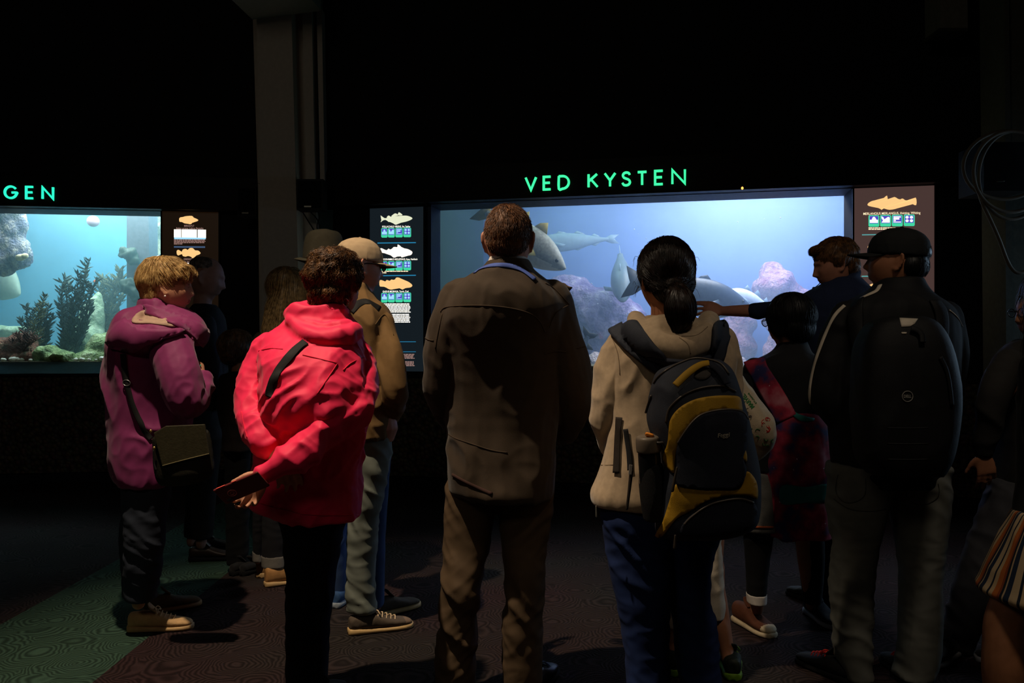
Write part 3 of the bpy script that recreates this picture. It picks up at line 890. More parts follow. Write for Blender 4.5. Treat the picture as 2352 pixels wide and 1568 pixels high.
# board beside the green lettered tank, left of it
B1 = Board(WR, 853, 976, 478, 852, 'dark blue-lit species board with three fish between the column and the large tank', E_slate)
k5 = ((860, 480), 12.064)
B1.poly('fish_picture', [cv(*k5, [(170, 180), (225, 215), (280, 250), (345, 250), (470, 210), (600, 195), (860, 180), (990, 210), (1050, 255), (1000, 300), (880, 345), (720, 380), (600, 430), (540, 410), (460, 345), (390, 355), (340, 300), (280, 300), (225, 320), (175, 360), (200, 270)]),
                         cv(*k5, [(345, 240), (360, 200), (395, 180), (440, 205), (430, 228)]), cv(*k5, [(465, 205), (540, 135), (590, 120), (645, 150), (640, 180)]), cv(*k5, [(655, 168), (660, 110), (690, 92), (770, 150), (755, 172)])], E_fishg)
B1.poly('fish_picture', [cv(*k5, [(175, 1080), (330, 1140), (390, 1095), (460, 1130), (520, 1060), (580, 1050), (645, 1085), (640, 990), (690, 1000), (780, 1075), (930, 1110), (1045, 1180), (1030, 1250), (980, 1280), (850, 1300), (760, 1340), (735, 1310), (640, 1310), (540, 1345), (450, 1280), (330, 1230), (180, 1195)])], E_fishp)
k7 = ((840, 460), 3.733)
B1.poly('fish_picture', [cv(*k7, [(122, 683), (168, 695), (180, 682), (205, 690), (222, 678), (245, 684), (262, 662), (290, 664), (310, 680), (360, 695), (398, 725), (385, 745), (340, 752), (312, 765), (305, 752), (250, 758), (215, 765), (180, 750), (165, 725), (122, 738)])], E_orange)
for txt, x0, x1, y, h in (('POLLACHIUS VIRENS, Sei, Saithe', 878, 942, 522.5, 4.2), ('MELANOGRAMMUS AEGLEFINUS, Hyse, Haddock', 867, 959, 597.5, 4.2), ('GADUS MORHUA, Torsk, Cod', 879, 938, 671.5, 4.2)):
    B1.text(txt, x0, x1, y, h, E_white, -.6)
for y0 in (523.5, 599.5, 672.5):
    B1.tiles([(875.5, 890), (891, 906.5), (908, 925), (926.5, 944)], y0, y0 + 22, (E_green, E_purp, E_sky), -.02)
B1.rect('rule', 867, 955, 557, 559, E_cyan, -1); B1.rect('rule', 867, 955, 632, 634, E_cyan, -1); B1.rect('rule', 880, 955, 784, 785.2, E_cyan, 0); B1.rect('rule', 880, 955, 807, 808, E_cyan, 0)
B1.lines(874, 940, 621, 628, 2, E_cream, .2, 3); B1.lines(874, 943, 696, 718, 7, E_white, 1, 4); B1.lines(874, 943, 720, 741, 6, E_white, 1, 5)
B1.lines(905, 952, 812, 824, 4, E_mauve, 1, 6); B1.lines(905, 952, 829, 841, 4, E_mauve, 1, 7)
# board right of the large tank
B2 = Board(WR, 1960, 2143, 431, 855, 'taupe species board with one amber fish at the right end of the large tank', E_taupe)
kr = ((1940, 420), 5.6)
whit = [(300, 265), (345, 235), (400, 222), (480, 210), (545, 162), (555, 215), (640, 180), (700, 215), (745, 200), (795, 232), (850, 230), (915, 188), (920, 285), (850, 265), (770, 300), (710, 290), (680, 325), (580, 345), (510, 328), (470, 320), (480, 348), (435, 322), (310, 295)]
B2.poly('fish_picture', [cv(*kr, whit)], E_orange)
B2.text('MERLANGIUS MERLANGUS, Hvitting, Whiting', 1983, 2114, 493.5, 5.5, E_cream, -2.5)
B2.tiles([(1995, 2019.5), (2021.5, 2046.5), (2048.5, 2073.5), (2076, 2101)], 494, 520.5, (E_green, E_purp, E_white), -.02)
B2.lines(1995, 2063, 521.5, 528, 2, E_cream, 1, 8)
B2.rect('rule', 1980, 2116, 538, 540.3, E_teal, -2.5); B2.rect('rule', 1979, 2116, 633, 635.5, E_teal, -1.5)
for dy in (98, 190):
    B2.poly('fish_picture', [[(x, y + dy) for x, y in cv(*kr, whit)]], E_orange)
B2.tiles([(1994, 2019.5), (2021.5, 2046.5), (2048.5, 2073.5), (2076, 2101)], 592, 618, (E_green, E_purp, E_white), -.01)
# board of the left tank
B3 = Board(WL, 375, 504, 487, 855, 'brown species board with two amber fish beside the teal tank', E_brown)
kl = ((360, 460), 8.71)
B3.poly('fish_picture', [cv(*kl, [(450, 360), (490, 335), (520, 345), (560, 320), (700, 310), (740, 345), (800, 370), (830, 395), (800, 420), (720, 440), (690, 470), (650, 475), (640, 455), (560, 460), (520, 440), (490, 430), (455, 425)])], E_orange)
B3.poly('fish_picture', [cv(*kl, [(400, 1010), (440, 990), (500, 1030), (520, 985), (580, 970), (620, 990), (660, 955), (720, 955), (770, 1000), (830, 1005), (875, 1050), (850, 1080), (770, 1110), (735, 1150), (700, 1150), (690, 1125), (620, 1110), (580, 1125), (520, 1110), (500, 1060), (440, 1100), (405, 1080)])], E_orange)
B3.text('BERGGYLT', 423, 446, 520.5, 4.2, E_mauve); B3.text('Ballan wrasse, Labrus Bergylta', 405, 467, 526, 4.0, E_mauve)
B3.text('GRESSGYLT', 422, 446, 597, 4.2, E_mauve); B3.text('Centrolabrus exoletus', 396, 449, 602.5, 4.2, E_mauve)
for dy in (0, 77):
    t = B3.poly('chart', [[(399.5, 526.5 + dy), (416, 526.5 + dy), (416, 545 + dy), (399.5, 545 + dy)], [(417.5, 526.5 + dy), (452, 527 + dy), (452, 545.5 + dy), (417.5, 545 + dy)], [(454, 527 + dy), (473, 527.5 + dy), (473, 546 + dy), (454, 545.5 + dy)]], E_white)
    B3.rect('scale_bar', 400, 472.5, 545 + dy, 549 + dy, E_sky, .4)
    B3.lines(399.5, 473, 549.5 + dy, 561.5 + dy, 4, E_mauve, .3, 9); B3.rect('rule', 399.5, 471, 565 + dy, 568.5 + dy, emit('backlit slate rule', (70, 95, 130), .8), .5)

# ------------------------------------------------------------------ speakers, cable, hose
def speaker(px0, px1, py0, py1, D, label):
    p = W((px0 + px1) / 2, py1, D); r = root('wall_speaker', p, label, 'speaker')
    S = Soup(); R = []
    for y in (0, .16):
        R.append([W(px0, py0, D) + Vector((0, y, 0)), W(px1, py0, D) + Vector((0, y, 0)), W(px1, py1, D) + Vector((0, y, 0)), W(px0, py1, D) + Vector((0, y, 0))])
    S.rings(R); b = link_mesh('cabinet', S.V, S.F, M_black, r, False)
    S = Soup(); c = W((px0 + px1) / 2, (py0 + py1) / 2, D - .006); hw = (px1 - px0) / 2 / F * D * .86; hz = (py1 - py0) / 2 / F * D * .86
    S.box(c, (hw, .005, hz)); link_mesh('grille', S.V, S.F, mat('grille cloth', (22, 22, 24), .9, .6, 900), r, False)
    S = Soup(); S.box(W(px0 + (px1 - px0) * .42, py1 - 7, D - .012), (.03, .002, .006)); link_mesh('badge', S.V, S.F, M_trim, r, False)
    return r
speaker(681, 742, 411, 481, 7.08, 'black wall speaker with dangling wires right of the grey column')
speaker(545, 588, 428, 496, 7.45, 'black wall speaker left of the grey column')
S = Soup()
for pts in ([(694, 485), (708, 508), (722, 530), (735, 552)], [(730, 482), (733, 500), (728, 522), (737, 555)], [(712, 486), (726, 500), (733, 516), (735, 540)]):
    S.limb([(W(x, y, 7.35), .005) for x, y in pts], n=6, sub=6)
tag(link_mesh('speaker_wires', S.V, S.F, M_black), 'thin black wires hanging below the speaker by the column', 'wires')
hr = root('coiled_hose', W(2300, 505, 5.2), 'beige hose coiled on a black bracket at the right column', 'hose')
M_hose = mat('beige hose rubber', (128, 118, 102), .6, var=.05)
S = Soup()
def coil_pts(cx, cy, rx, ry, a0, a1, D, tilt=0):
    out = []
    for a in np.linspace(a0, a1, 30):
        x = rx * math.cos(a); y = ry * math.sin(a); t = tilt
        out.append((W(cx + x * math.cos(t) - y * math.sin(t), cy + x * math.sin(t) + y * math.cos(t), D + .02 * math.sin(a)), .0115))
    return out
S.limb(coil_pts(2310, 379, 98, 78, 0, 2 * math.pi, 5.20, -.12) , n=8, sub=2)
S.limb(coil_pts(2322, 394, 86, 93, 0, 2 * math.pi, 5.17, .05), n=8, sub=2)
S.limb(coil_pts(2326, 402, 78, 101, 0, 2 * math.pi, 5.23, .08), n=8, sub=2)
S.limb([(W(x, y, 5.2), .0115) for x, y in ((2248, 440), (2258, 470), (2275, 505), (2295, 550), (2312, 595), (2325, 618), (2338, 626), (2356, 622), (2372, 600))], n=8, sub=5)
link_mesh('coil', S.V, S.F, M_hose, hr)
S = Soup(); prism(S, (2260, 2360, 438, 5.28), (2260, 2360, 326, 5.28), .3); link_mesh('bracket', S.V, S.F, M_black, hr, False)
S = Soup(); S.limb([(W(2290, 417, 5.27), .004), (W(2306, 416, 5.27), .004)], n=6); link_mesh('latch', S.V, S.F, M_trim, hr)
# ------------------------------------------------------------------ the two tanks
def glass_mat():
    m = bpy.data.materials.new('tank glass'); m.use_nodes = True; nt = m.node_tree; nt.nodes.clear()
    o = nt.nodes.new('ShaderNodeOutputMaterial'); mx = nt.nodes.new('ShaderNodeMixShader'); tr = nt.nodes.new('ShaderNodeBsdfTransparent'); gl = nt.nodes.new('ShaderNodeBsdfGlossy'); fr = nt.nodes.new('ShaderNodeFresnel')
    fr.inputs['IOR'].default_value = 1.35; gl.inputs['Roughness'].default_value = .02; tr.inputs['Color'].default_value = (.96, .985, .98, 1)
    nt.links.new(fr.outputs[0], mx.inputs[0]); nt.links.new(tr.outputs[0], mx.inputs[1]); nt.links.new(gl.outputs[0], mx.inputs[2]); nt.links.new(mx.outputs[0], o.inputs['Surface'])
    return m
M_glass = glass_mat()
def water_mat(name, sc_col, sc_d, ab_col, ab_d, g=.35):
    m = bpy.data.materials.new(name); m.use_nodes = True; nt = m.node_tree; nt.nodes.clear()
    o = nt.nodes.new('ShaderNodeOutputMaterial'); ad = nt.nodes.new('ShaderNodeAddShader'); s = nt.nodes.new('ShaderNodeVolumeScatter'); a = nt.nodes.new('ShaderNodeVolumeAbsorption')
    s.inputs['Color'].default_value = (*sc_col, 1); s.inputs['Density'].default_value = sc_d; s.inputs['Anisotropy'].default_value = g
    a.inputs['Color'].default_value = (*ab_col, 1); a.inputs['Density'].default_value = ab_d
    nt.links.new(s.outputs[0], ad.inputs[0]); nt.links.new(a.outputs[0], ad.inputs[1]); nt.links.new(ad.outputs[0], o.inputs['Volume'])
    return m
def tank(w, a0, a1, i0, i1, depth, mwall, mfloor, mwater, n, zf=1.10):
    """a0,a1 the opening; i0,i1 the inside width"""
    S = Soup()
    w.box(S, i0 - .05, i1 + .05, .36 + depth, .42 + depth, .6, 3.6)
    w.box(S, i1, i1 + .1, .36, .40 + depth, .6, 3.6)
    w.box(S, i0 - .1, i1 + .1, .36, .42 + depth, 3.55, 3.65)
    struct('wall_tank_%d' % n, S, mwall)
    S = Soup(); w.box(S, i0 - .1, i0, .36, .40 + depth, .6, 3.6); struct('wall_tank_side_%d' % n, S, M_tside)
    S = Soup(); w.box(S, i0, i1, .36, .36 + depth, .6, zf); struct('floor_tank_%d' % n, S, mfloor)
    S = Soup()
    w.box(S, i0 - .1, a0 + .0, .345, .36, .6, 3.6); w.box(S, a1, i1 + .1, .345, .36, .6, 3.6); w.box(S, a0, a1, .345, .36, ZT, 3.6); w.box(S, a0, a1, .345, .36, .6, ZB)
    struct('wall_tank_front_%d' % n, S, M_black)
    S = Soup(); w.box(S, a0, a1, .31, .335, ZB, ZT + .0); g = struct('window_%d' % n, S, M_glass)
    S = Soup(); w.box(S, a0, a1, .0, .34, ZT - .004, ZT + .02); struct('trim_%d' % (4 + n), S, M_soff, label='grey blue soffit over the tank glass')
    S = Soup(); w.box(S, a0 - .01, a0 + .004, .0, .34, ZB, ZT); w.box(S, a0 + .004, a0 + .03, -.005, .02, ZB, ZT); struct('trim_%d' % (6 + n), S, M_jamb)
    S = Soup(); w.box(S, i0 + .002, i1 - .002, .362, .358 + depth, zf - .3, ZT + .25)
    o = link_mesh('water', S.V, S.F, mwater, None, False); o['kind'] = 'structure'; o['label'] = ['hazy teal water filling the left tank', 'hazy blue water filling the large tank'][n - 1]
def area_light(name, p, tgt, sx, sy, power, col, spread=180):
    l = bpy.data.lights.new(name, 'AREA'); l.shape = 'RECTANGLE'; l.size = sx; l.size_y = sy; l.energy = power; l.color = col; l.spread = math.radians(spread)
    o = bpy.data.objects.new(name, l); COL.objects.link(o); o.location = p
    o.rotation_euler = (Vector(tgt) - Vector(p)).to_track_quat('-Z', 'Y').to_euler(); return o

def rock_mat(name, cols, scale=9, bump=1.0, rough=.9, spots=None):
    m, nt, b = _nodes(name); N = nt.nodes; Lk = nt.links
    tc = N.new('ShaderNodeTexCoord'); no = N.new('ShaderNodeTexNoise'); no.inputs['Scale'].default_value = scale; no.inputs['Detail'].default_value = 7; no.inputs['Roughness'].default_value = .65
    Lk.new(tc.outputs['Object'], no.inputs['Vector'])
    rp = N.new('ShaderNodeValToRGB'); k = len(cols); e = rp.color_ramp.elements
    while len(e) < k: e.new(.5)
    for i, c in enumerate(cols): e[i].position = .28 + .44 * i / (k - 1); e[i].color = (*lin(c), 1)
    Lk.new(no.outputs['Fac'], rp.inputs['Fac']); Lk.new(rp.outputs['Color'], b.inputs['Base Color']); b.inputs['Roughness'].default_value = rough
    bp = N.new('ShaderNodeBump'); bp.inputs['Strength'].default_value = bump; bp.inputs['Distance'].default_value = .04
    n2 = N.new('ShaderNodeTexNoise'); n2.inputs['Scale'].default_value = scale * 4; n2.inputs['Detail'].default_value = 5; Lk.new(tc.outputs['Object'], n2.inputs['Vector'])
    Lk.new(n2.outputs['Fac'], bp.inputs['Height']); Lk.new(bp.outputs['Normal'], b.inputs['Normal'])
    return m
def rock(name, label, blobs, m, cat='rock', vox=.03, amp=.07, freq=5, group=None, seed=0):
    S = Soup()
    for c, r in blobs: S.ell(c, r if isinstance(r, (tuple, list)) else (r, r, r), None, 18, 12)
    def disp(P): return amp * pnoise(P * freq + seed) + amp * .5 * pnoise(P * freq * 2.7 + seed) + amp * .35 * np.abs(pnoise(P * freq * 6 + seed))
    o, s = solid(name, S, vox, m, None, 1, disp)
    return tag(o, label, cat, group)

wt = (.35, .62, .80); wr_ = (.42, .62, .95)
M_tside = mat('algae green tank side', (58, 84, 74), .9, .3, 6, var=.15, vscale=2)
M_tback1 = mat('teal tank wall', (70, 140, 170), .9, .3, 6, var=.15, vscale=2)
M_tback2 = mat('blue tank wall', (115, 142, 212), .9, .3, 6, var=.1, vscale=2)
M_grav = rock_mat('tank gravel', [(90, 80, 62), (150, 140, 112), (190, 186, 165)], 22)
tank(WL, aL0 + .1, aLw, aL0 - .3, aLw + .35, 2.2, M_tback1, M_grav, water_mat('teal water', (.50, .80, .90), .22, (.40, .74, .82), .20), 1, zf=1.11)
tank(WR, aRw0, aRw1, aRw0 - .35, aRw1 + .45, 2.9, M_tback2, M_grav, water_mat('blue water', (.50, .70, 1.0), .30, (.50, .72, .98), .20), 2, zf=1.08)
S = Soup(); V = [WL.at(a, b, z) for a in (aL0, aLw) for b, z in ((0, ZB), (.305, ZB), (.305, 1.105), (.0, ZB + .008))]
S.add(V, [(0, 1, 2, 3), (7, 6, 5, 4), (0, 4, 5, 1), (1, 5, 6, 2), (2, 6, 7, 3), (3, 7, 4, 0)]); struct('trim_9', S, mat('teal sloping sill', (96, 128, 134), .6, .15, 40), label='pale teal sloping sill under the left tank glass')
# ---- fish
def fish(name, label, nose, tail, h, wd, mb, mf, up=(0, 0, 1), tailspan=.8, dors=((.30, .45), (.5, .66), (.7, .82)), dh=.35, eye=True, group=None, belly=None, prof=None, mtail=None):
    nose = Vector(nose); tail = Vector(tail); ax = (tail - nose); L = ax.length; ax.normalize()
    u = Vector(up); u = (u - ax * u.dot(ax)).normalized(); s = ax.cross(u).normalized()
    rt = root(name, (nose + tail) / 2, label, 'fish', group)
    prof = prof or [(0, .05, 0), (.03, .22, -.02), (.10, .50, -.01), (.22, .85, .0), (.36, 1, 0), (.52, .88, .02), (.68, .56, .04), (.80, .30, .05), (.87, .20, .05), (.90, .2, .05)]
    R = []
    A = smooth_rows(np.array(prof, float), 3)
    for a, k, o in A:
        c = nose + ax * a * L + u * o * h * .5
        R.append([c + u * h * .5 * k * math.cos(q) * (1 if math.cos(q) > 0 else 1.05) + s * wd * .5 * k ** .8 * math.sin(q) for q in [2 * math.pi * i / 20 for i in range(20)]])
    S = Soup(); S.rings(R)
    mi = []
    for f in S.F:
        c = sum((Vector(S.V[i]) for i in f), Vector()) / len(f); r = (c - nose - ax * (c - nose).dot(ax)).dot(u)
        mi.append(1 if r < -.12 * h else 0)
    link_mesh('body', S.V, S.F, [mb, belly or mb], rt, midx=mi)
    def fin(nm, pts, th=.012, m=None):
        S = Soup(); P = [nose + ax * a * L + u * b * h + s * c * wd for a, b, c in pts]; n = len(P); ctr = sum(P, Vector()) / n
        nn = Vector()
        for i in range(n): nn += (P[i] - ctr).cross(P[(i + 1) % n] - ctr)
        nn.normalize(); V = []; Fc = []
        Q = [p + nn * th * .2 for p in P] + [p - nn * th * .2 for p in P] + [ctr + nn * th * .5, ctr - nn * th * .5]
        for i in range(n):
            j = (i + 1) % n; Fc += [(i, j, 2 * n), (n + j, n + i, 2 * n + 1), (i, n + i, n + j, j)]
        S.add(Q, Fc); link_mesh(nm, S.V, S.F, m or mf, rt)
    ts = tailspan / 2
    fin('tail_fin', [(.86, .10, 0), (.93, .16 + ts * .4, 0), (1.02, ts, 0), (.985, .12, 0), (.97, .02, 0), (.985, -.1, 0), (1.02, -ts, 0), (.93, -.12 - ts * .4, 0), (.86, -.07, 0)], m=mtail)
    for d0, d1 in dors:
        b0 = .5 * np.interp(d0, A[:, 0], A[:, 1]) - .03; b1 = .5 * np.interp(d1, A[:, 0], A[:, 1]) - .02
        fin('dorsal_fin', [(d0, b0, 0), (d0 + (d1 - d0) * .35, b0 + dh, 0), (d0 + (d1 - d0) * .75, (b0 + b1) / 2 + dh * .6, 0), (d1, b1, 0)])
    for d0, d1 in ((.5, .66), (.7, .8)):
        b0 = -.5 * np.interp(d0, A[:, 0], A[:, 1]) + .02; b1 = -.5 * np.interp(d1, A[:, 0], A[:, 1]) + .04
        fin('anal_fin', [(d0, b0, 0), (d0 + .05, b0 - dh * .5, 0), (d1, b1 - dh * .2, 0), (d1, b1, 0)])
    for sx in (-1, 1):
        fin('pectoral_fin', [(.25, -.12, sx * .42), (.30, -.02, sx * .5), (.40, -.2, sx * .85), (.36, -.34, sx * .8)])
    if eye:
        S = Soup()
        for sx in (-1, 1): S.ell(nose + ax * .085 * L + u * .07 * h + s * sx * wd * .25, (h * .05,) * 3, None, 10, 8)
        link_mesh('eyes', S.V, S.F, mat('fish eye', (15, 15, 15), .2), rt)
    return rt
M_f1 = mat('grey cod skin', (150, 150, 135), .5, .2, 60, var=.25, vscale=40); M_f1b = mat('pale cod belly', (205, 200, 180), .5)
M_f2 = mat('dark pollock skin', (58, 68, 78), .4, .1, 60, var=.2); M_f2b = mat('silver green belly', (88, 104, 108), .4)
M_f3 = mat('pale fish skin', (118, 138, 150), .5, .1, 40, var=.15, vscale=20); M_f4 = mat('white belly skin', (215, 222, 230), .5)
M_fy = mat('yellow olive fin', (178, 160, 80), .6); M_fd = mat('dark fin', (45, 52, 55), .6); M_fw = mat('pale fin', (210, 210, 180), .6)
fish('codfish', 'grey fish nosing down beside the tall man head', W(1299, 617, 7.9), W(1098, 478, 8.3), .35, .24, M_f1, M_fy, dh=.32, belly=M_f1b)
fish('codfish', 'pale slender fish drifting above the reef left of centre', W(1212, 560, 9.1), W(1418, 549, 9.2), .20, .12, M_f3, M_f3, tailspan=.5, dh=.15, eye=False)
fish('pollock', 'grey fish facing down beyond the tail fin left of the ponytailed head', W(1431, 693, 8.3), W(1424, 575, 8.9), .24, .23, M_f2b, M_f3, up=(0, .6, 1), tailspan=.5, dors=((.4, .6),), dh=.2)
fish('pollock', 'large dark-backed fish behind the pointing hand, its tail left of the ponytail', W(1724, 704, 7.85), W(1438, 648, 7.72), .36, .25, M_f2, M_f2, dh=.14, belly=M_f2b, dors=((.34, .46), (.55, .68), (.74, .84)), tailspan=.85, mtail=M_fd)
fish('codfish', 'white-bellied fish just above the navy sleeve', W(1664, 668, 8.3), W(1784, 716, 8.4), .19, .16, M_f4, M_f3, dh=.3)
fish('pollock', 'dark fish diving behind the right arm of the tall man', W(1288, 880, 7.85), W(1356, 760, 7.9), .20, .14, M_f2, M_fd, up=(1, 0, .3), tailspan=.85)
fish('small_fish', 'small white fish at the right shoulder of the backpack woman', W(1681, 782, 7.9), W(1664, 766, 7.95), .035, .03, M_f4, M_f4, eye=False, dh=.1)
# ---- reef of the large tank
M_pink = rock_mat('pink crusted reef', [(80, 58, 95), (150, 92, 120), (190, 150, 165), (120, 88, 130)], 7)
M_lil = rock_mat('lilac crusted reef', [(58, 52, 100), (105, 88, 140), (150, 135, 172), (210, 205, 215)], 6)
M_wht = rock_mat('white crusted rock', [(120, 110, 120), (200, 180, 180), (235, 232, 230)], 9)
rock('reef_rock', 'broad lilac and white crusted reef behind the tall man shoulder', [(W(1300, 680, 9.1), (.34, .3, .22)), (W(1390, 720, 9.0), (.36, .32, .28)), (W(1440, 735, 9.0), (.22, .25, .2)), (W(1350, 790, 9.3), (.25, .3, .3)), (W(1330, 850, 9.3), (.4, .4, .25)), (W(1215, 700, 9.4), (.4, .3, .3)), (W(1230, 830, 9.4), (.5, .4, .35))], M_lil)
rock('reef_rock', 'pink crusted reef peak left of the presenter face', [(W(1785, 660, 9.0), (.24, .25, .2)), (W(1772, 625, 9.05), (.12, .15, .12)), (W(1815, 720, 9.0), (.3, .25, .28)), (W(1820, 820, 9.0), (.32, .25, .4))], M_pink)
rock('reef_rock', 'dim mauve reef below the outstretched forearm', [(W(1698, 738, 9.5), (.18, .16, .2)), (W(1690, 800, 9.5), (.22, .18, .25)), (W(1688, 860, 9.5), (.22, .18, .25))], M_pink, seed=4)
rock('rock', 'white crusted rock low beside the tall man sleeve', [(W(1378, 842, 8.25), (.16, .15, .14)), (W(1402, 872, 8.25), (.2, .16, .14)), (W(1358, 878, 8.3), (.2, .14, .16))], M_wht, vox=.022, amp=.05, freq=8)
rock('rock', 'white crusted rock low beside the galaxy strap', [(W(1690, 855, 7.9), (.14, .14, .14)), (W(1705, 885, 7.9), (.2, .16, .14))], M_wht, vox=.022, amp=.05, freq=8, seed=2)
# ---- the left tank
M_grn = rock_mat('green algae rock', [(60, 78, 55), (130, 150, 95), (185, 190, 150)], 8)
M_pal = rock_mat('pale green rock', [(95, 125, 95), (165, 185, 150), (205, 215, 190)], 5, .7)
M_red = rock_mat('rust red weed rock', [(70, 45, 38), (130, 80, 60), (95, 100, 70)], 10)
M_kelp = mat('dark kelp', (52, 66, 52), .6, var=.35, vscale=12); M_kelp2 = mat('olive weed', (92, 92, 55), .6, var=.3, vscale=12)
rock('rock', 'green algae covered rock at the foot of the kelp', [(W(110, 815, 8.05), (.16, .12, .09)), (W(140, 822, 8.0), (.14, .12, .08)), (W(95, 825, 8.05), (.12, .1, .07))], M_grn, vox=.02, amp=.05, freq=9)
rock('rock', 'large pale green rock leaning beside the kelp', [(W(212, 735, 8.7), (.12, .12, .25)), (W(200, 785, 8.65), (.2, .18, .2)), (W(225, 690, 8.75), (.06, .06, .10)), (W(200, 830, 8.6), (.28, .2, .12))], M_pal, amp=.05)
rock('rock', 'mossy rock bed beside the purple jacket', [(W(255, 800, 8.3), (.25, .2, .16)), (W(225, 825, 8.2), (.25, .2, .1)), (W(300, 820, 8.3), (.3, .2, .12))], M_grn, seed=3)
rock('rock', 'rust red weedy rock in the left corner of the teal tank', [(W(45, 795, 8.1), (.16, .14, .12)), (W(10, 805, 8.1), (.2, .15, .13)), (W(60, 820, 8.05), (.2, .12, .08))], M_red, vox=.022, amp=.06, freq=9)
rock('rock', 'pale sandy ledge behind the low weed', [(W(25, 760, 9.0), (.35, .2, .06)), (W(-20, 770, 9.0), (.3, .2, .1)), (W(30, 820, 9.0), (.4, .3, .2))], M_pal, seed=5, amp=.04)
rock('hanging_reef', 'crusted rock hanging down at the left edge of the teal tank', [(W(x, y, 8.4), (.13, .12, .16)) for x, y in ((30, 455), (30, 480), (35, 520), (22, 565), (10, 600), (44, 585), (-20, 540), (-20, 480))], rock_mat('crusted violet column', [(60, 70, 110), (120, 120, 135), (205, 195, 175)], 11), amp=.06, freq=8)
rock('rock', 'pale yellow rock face high in the right corner of the teal tank', [(W(363, 505, 9.2), (.12, .1, .22)), (W(352, 545, 9.2), (.04, .06, .1)), (W(376, 600, 9.25), (.12, .1, .3)), (W(384, 700, 9.25), (.17, .1, .4)), (W(380, 800, 9.2), (.18, .12, .3))], rock_mat('pale yellow rock', [(130, 130, 100), (215, 205, 165)], 5), amp=.05)
S = Soup(); prism(S, (291, 344, 860, 8.7), (291, 341, 440, 8.7), .22)
pst = link_mesh('tank_post', S.V, S.F, mat('slate concrete post', (92, 92, 98), .8, .5, 25), None, False); tag(pst, 'grey concrete post standing in the teal tank', 'post')
rock('weed_clump', 'dark weed clump halfway up the tank post', [(W(298, 585, 8.62), (.09, .07, .07)), (W(284, 578, 8.62), (.05, .05, .05)), (W(305, 597, 8.62), (.06, .05, .06))], M_kelp, cat='weed', vox=.015, amp=.05, freq=14)
rock('weed_clump', 'larger dark weed clump low on the tank post', [(W(300, 660, 8.62), (.1, .07, .08)), (W(290, 650, 8.62), (.06, .05, .04)), (W(318, 672, 8.62), (.1, .06, .12))], M_kelp, cat='weed', vox=.015, amp=.05, freq=14, seed=3)
rock('sponge', 'small cream sponge growing off the crusted column', [(W(46, 592, 8.2), (.04, .04, .035)), (W(58, 588, 8.2), (.035, .03, .03))], mat('cream sponge', (205, 190, 150), .9, .5, 60), cat='sponge', vox=.012, amp=.02, freq=18)
S = Soup(); S.ell(W(214, 508, 8.6), (.062, .062, .058), None, 24, 16)
by = link_mesh('float_ball', S.V, S.F, mat('pinkish float', (205, 168, 178), .6, .1, 30)); tag(by, 'pale pink float hanging near the top of the teal tank', 'float')
S = Soup(); S.limb([(W(214, 497, 8.6), .004), (W(215, 440, 8.6), .004)], n=6); link_mesh('line', S.V, S.F, M_fd, by)
def kelp(name, label, base, stems, m, seed, group=None, cat='seaweed', blade=.07):
    R = random.Random(seed); rt = root(name, base, label, cat, group); S = Soup(); B = Soup()
    for (tx, ty, D) in stems:
        tip = W(tx, ty, D); p0 = Vector(base) + Vector((R.uniform(-.08, .08), R.uniform(-.06, .06), 0)); mid = p0.lerp(tip, .5) + Vector((R.uniform(-.06, .06), R.uniform(-.05, .05), 0))
        P = smooth_rows(np.array([p0, mid, tip]), 9)
        S.limb([(Vector(q), .007 * (1 - .6 * i / len(P))) for i, q in enumerate(P)], n=5, sub=1)
        for i in range(2, len(P)):
            for k in range(5):
                q = Vector(P[i]); a = R.uniform(0, 6.28); d = Vector((math.cos(a) * .7, math.sin(a) * .6, R.uniform(.35, 1.0))).normalized(); L = blade * R.uniform(.6, 1.5); s = d.cross(Vector((R.uniform(-1, 1), 1, R.uniform(-1, 1)))).normalized(); wv = L * .13
                n = d.cross(s); c = Vector((R.uniform(-.02, .02), R.uniform(-.02, .02), 0))
                V = []
                for t, w_ in ((0, .3), (.35, 1), (.7, .8), (1, .1)):
                    o = q + d * L * t + c * t * t
                    V += [o - s * wv * w_, o + n * .002, o + s * wv * w_, o - n * .002]
                Fc = []
                for r in range(3):
                    for j in range(4): Fc.append((r * 4 + j, r * 4 + (j + 1) % 4, (r + 1) * 4 + (j + 1) % 4, (r + 1) * 4 + j))
                Fc += [(3, 2, 1, 0), (12, 13, 14, 15)]
                B.add(V, Fc)
    link_mesh('stems', S.V, S.F, m, rt); b = link_mesh('fronds', B.V, B.F, m, rt); return rt
kelp('kelp_plant', 'tallest dark kelp reaching to mid height of the teal tank', W(150, 815, 8.35), [(205, 600, 8.3), (196, 612, 8.35), (188, 640, 8.4), (180, 632, 8.3), (150, 640, 8.35), (143, 650, 8.3), (158, 655, 8.4), (138, 668, 8.4), (172, 665, 8.3), (200, 650, 8.3), (168, 700, 8.3), (135, 700, 8.35), (185, 690, 8.35)], M_kelp, 1, blade=.06)
kelp('kelp_plant', 'low bushy kelp left of the tallest kelp', W(95, 815, 8.3), [(60, 705, 8.3), (75, 712, 8.3), (85, 700, 8.25), (100, 715, 8.3), (112, 705, 8.3), (120, 730, 8.3), (62, 740, 8.3), (50, 735, 8.35), (92, 740, 8.25), (108, 745, 8.3)], M_kelp, 2, blade=.05)
kelp('seaweed', 'single olive weed stalk with a yellow tip', W(100, 800, 8.2), [(101, 682, 8.2), (97, 705, 8.2)], M_kelp2, 3, blade=.05)
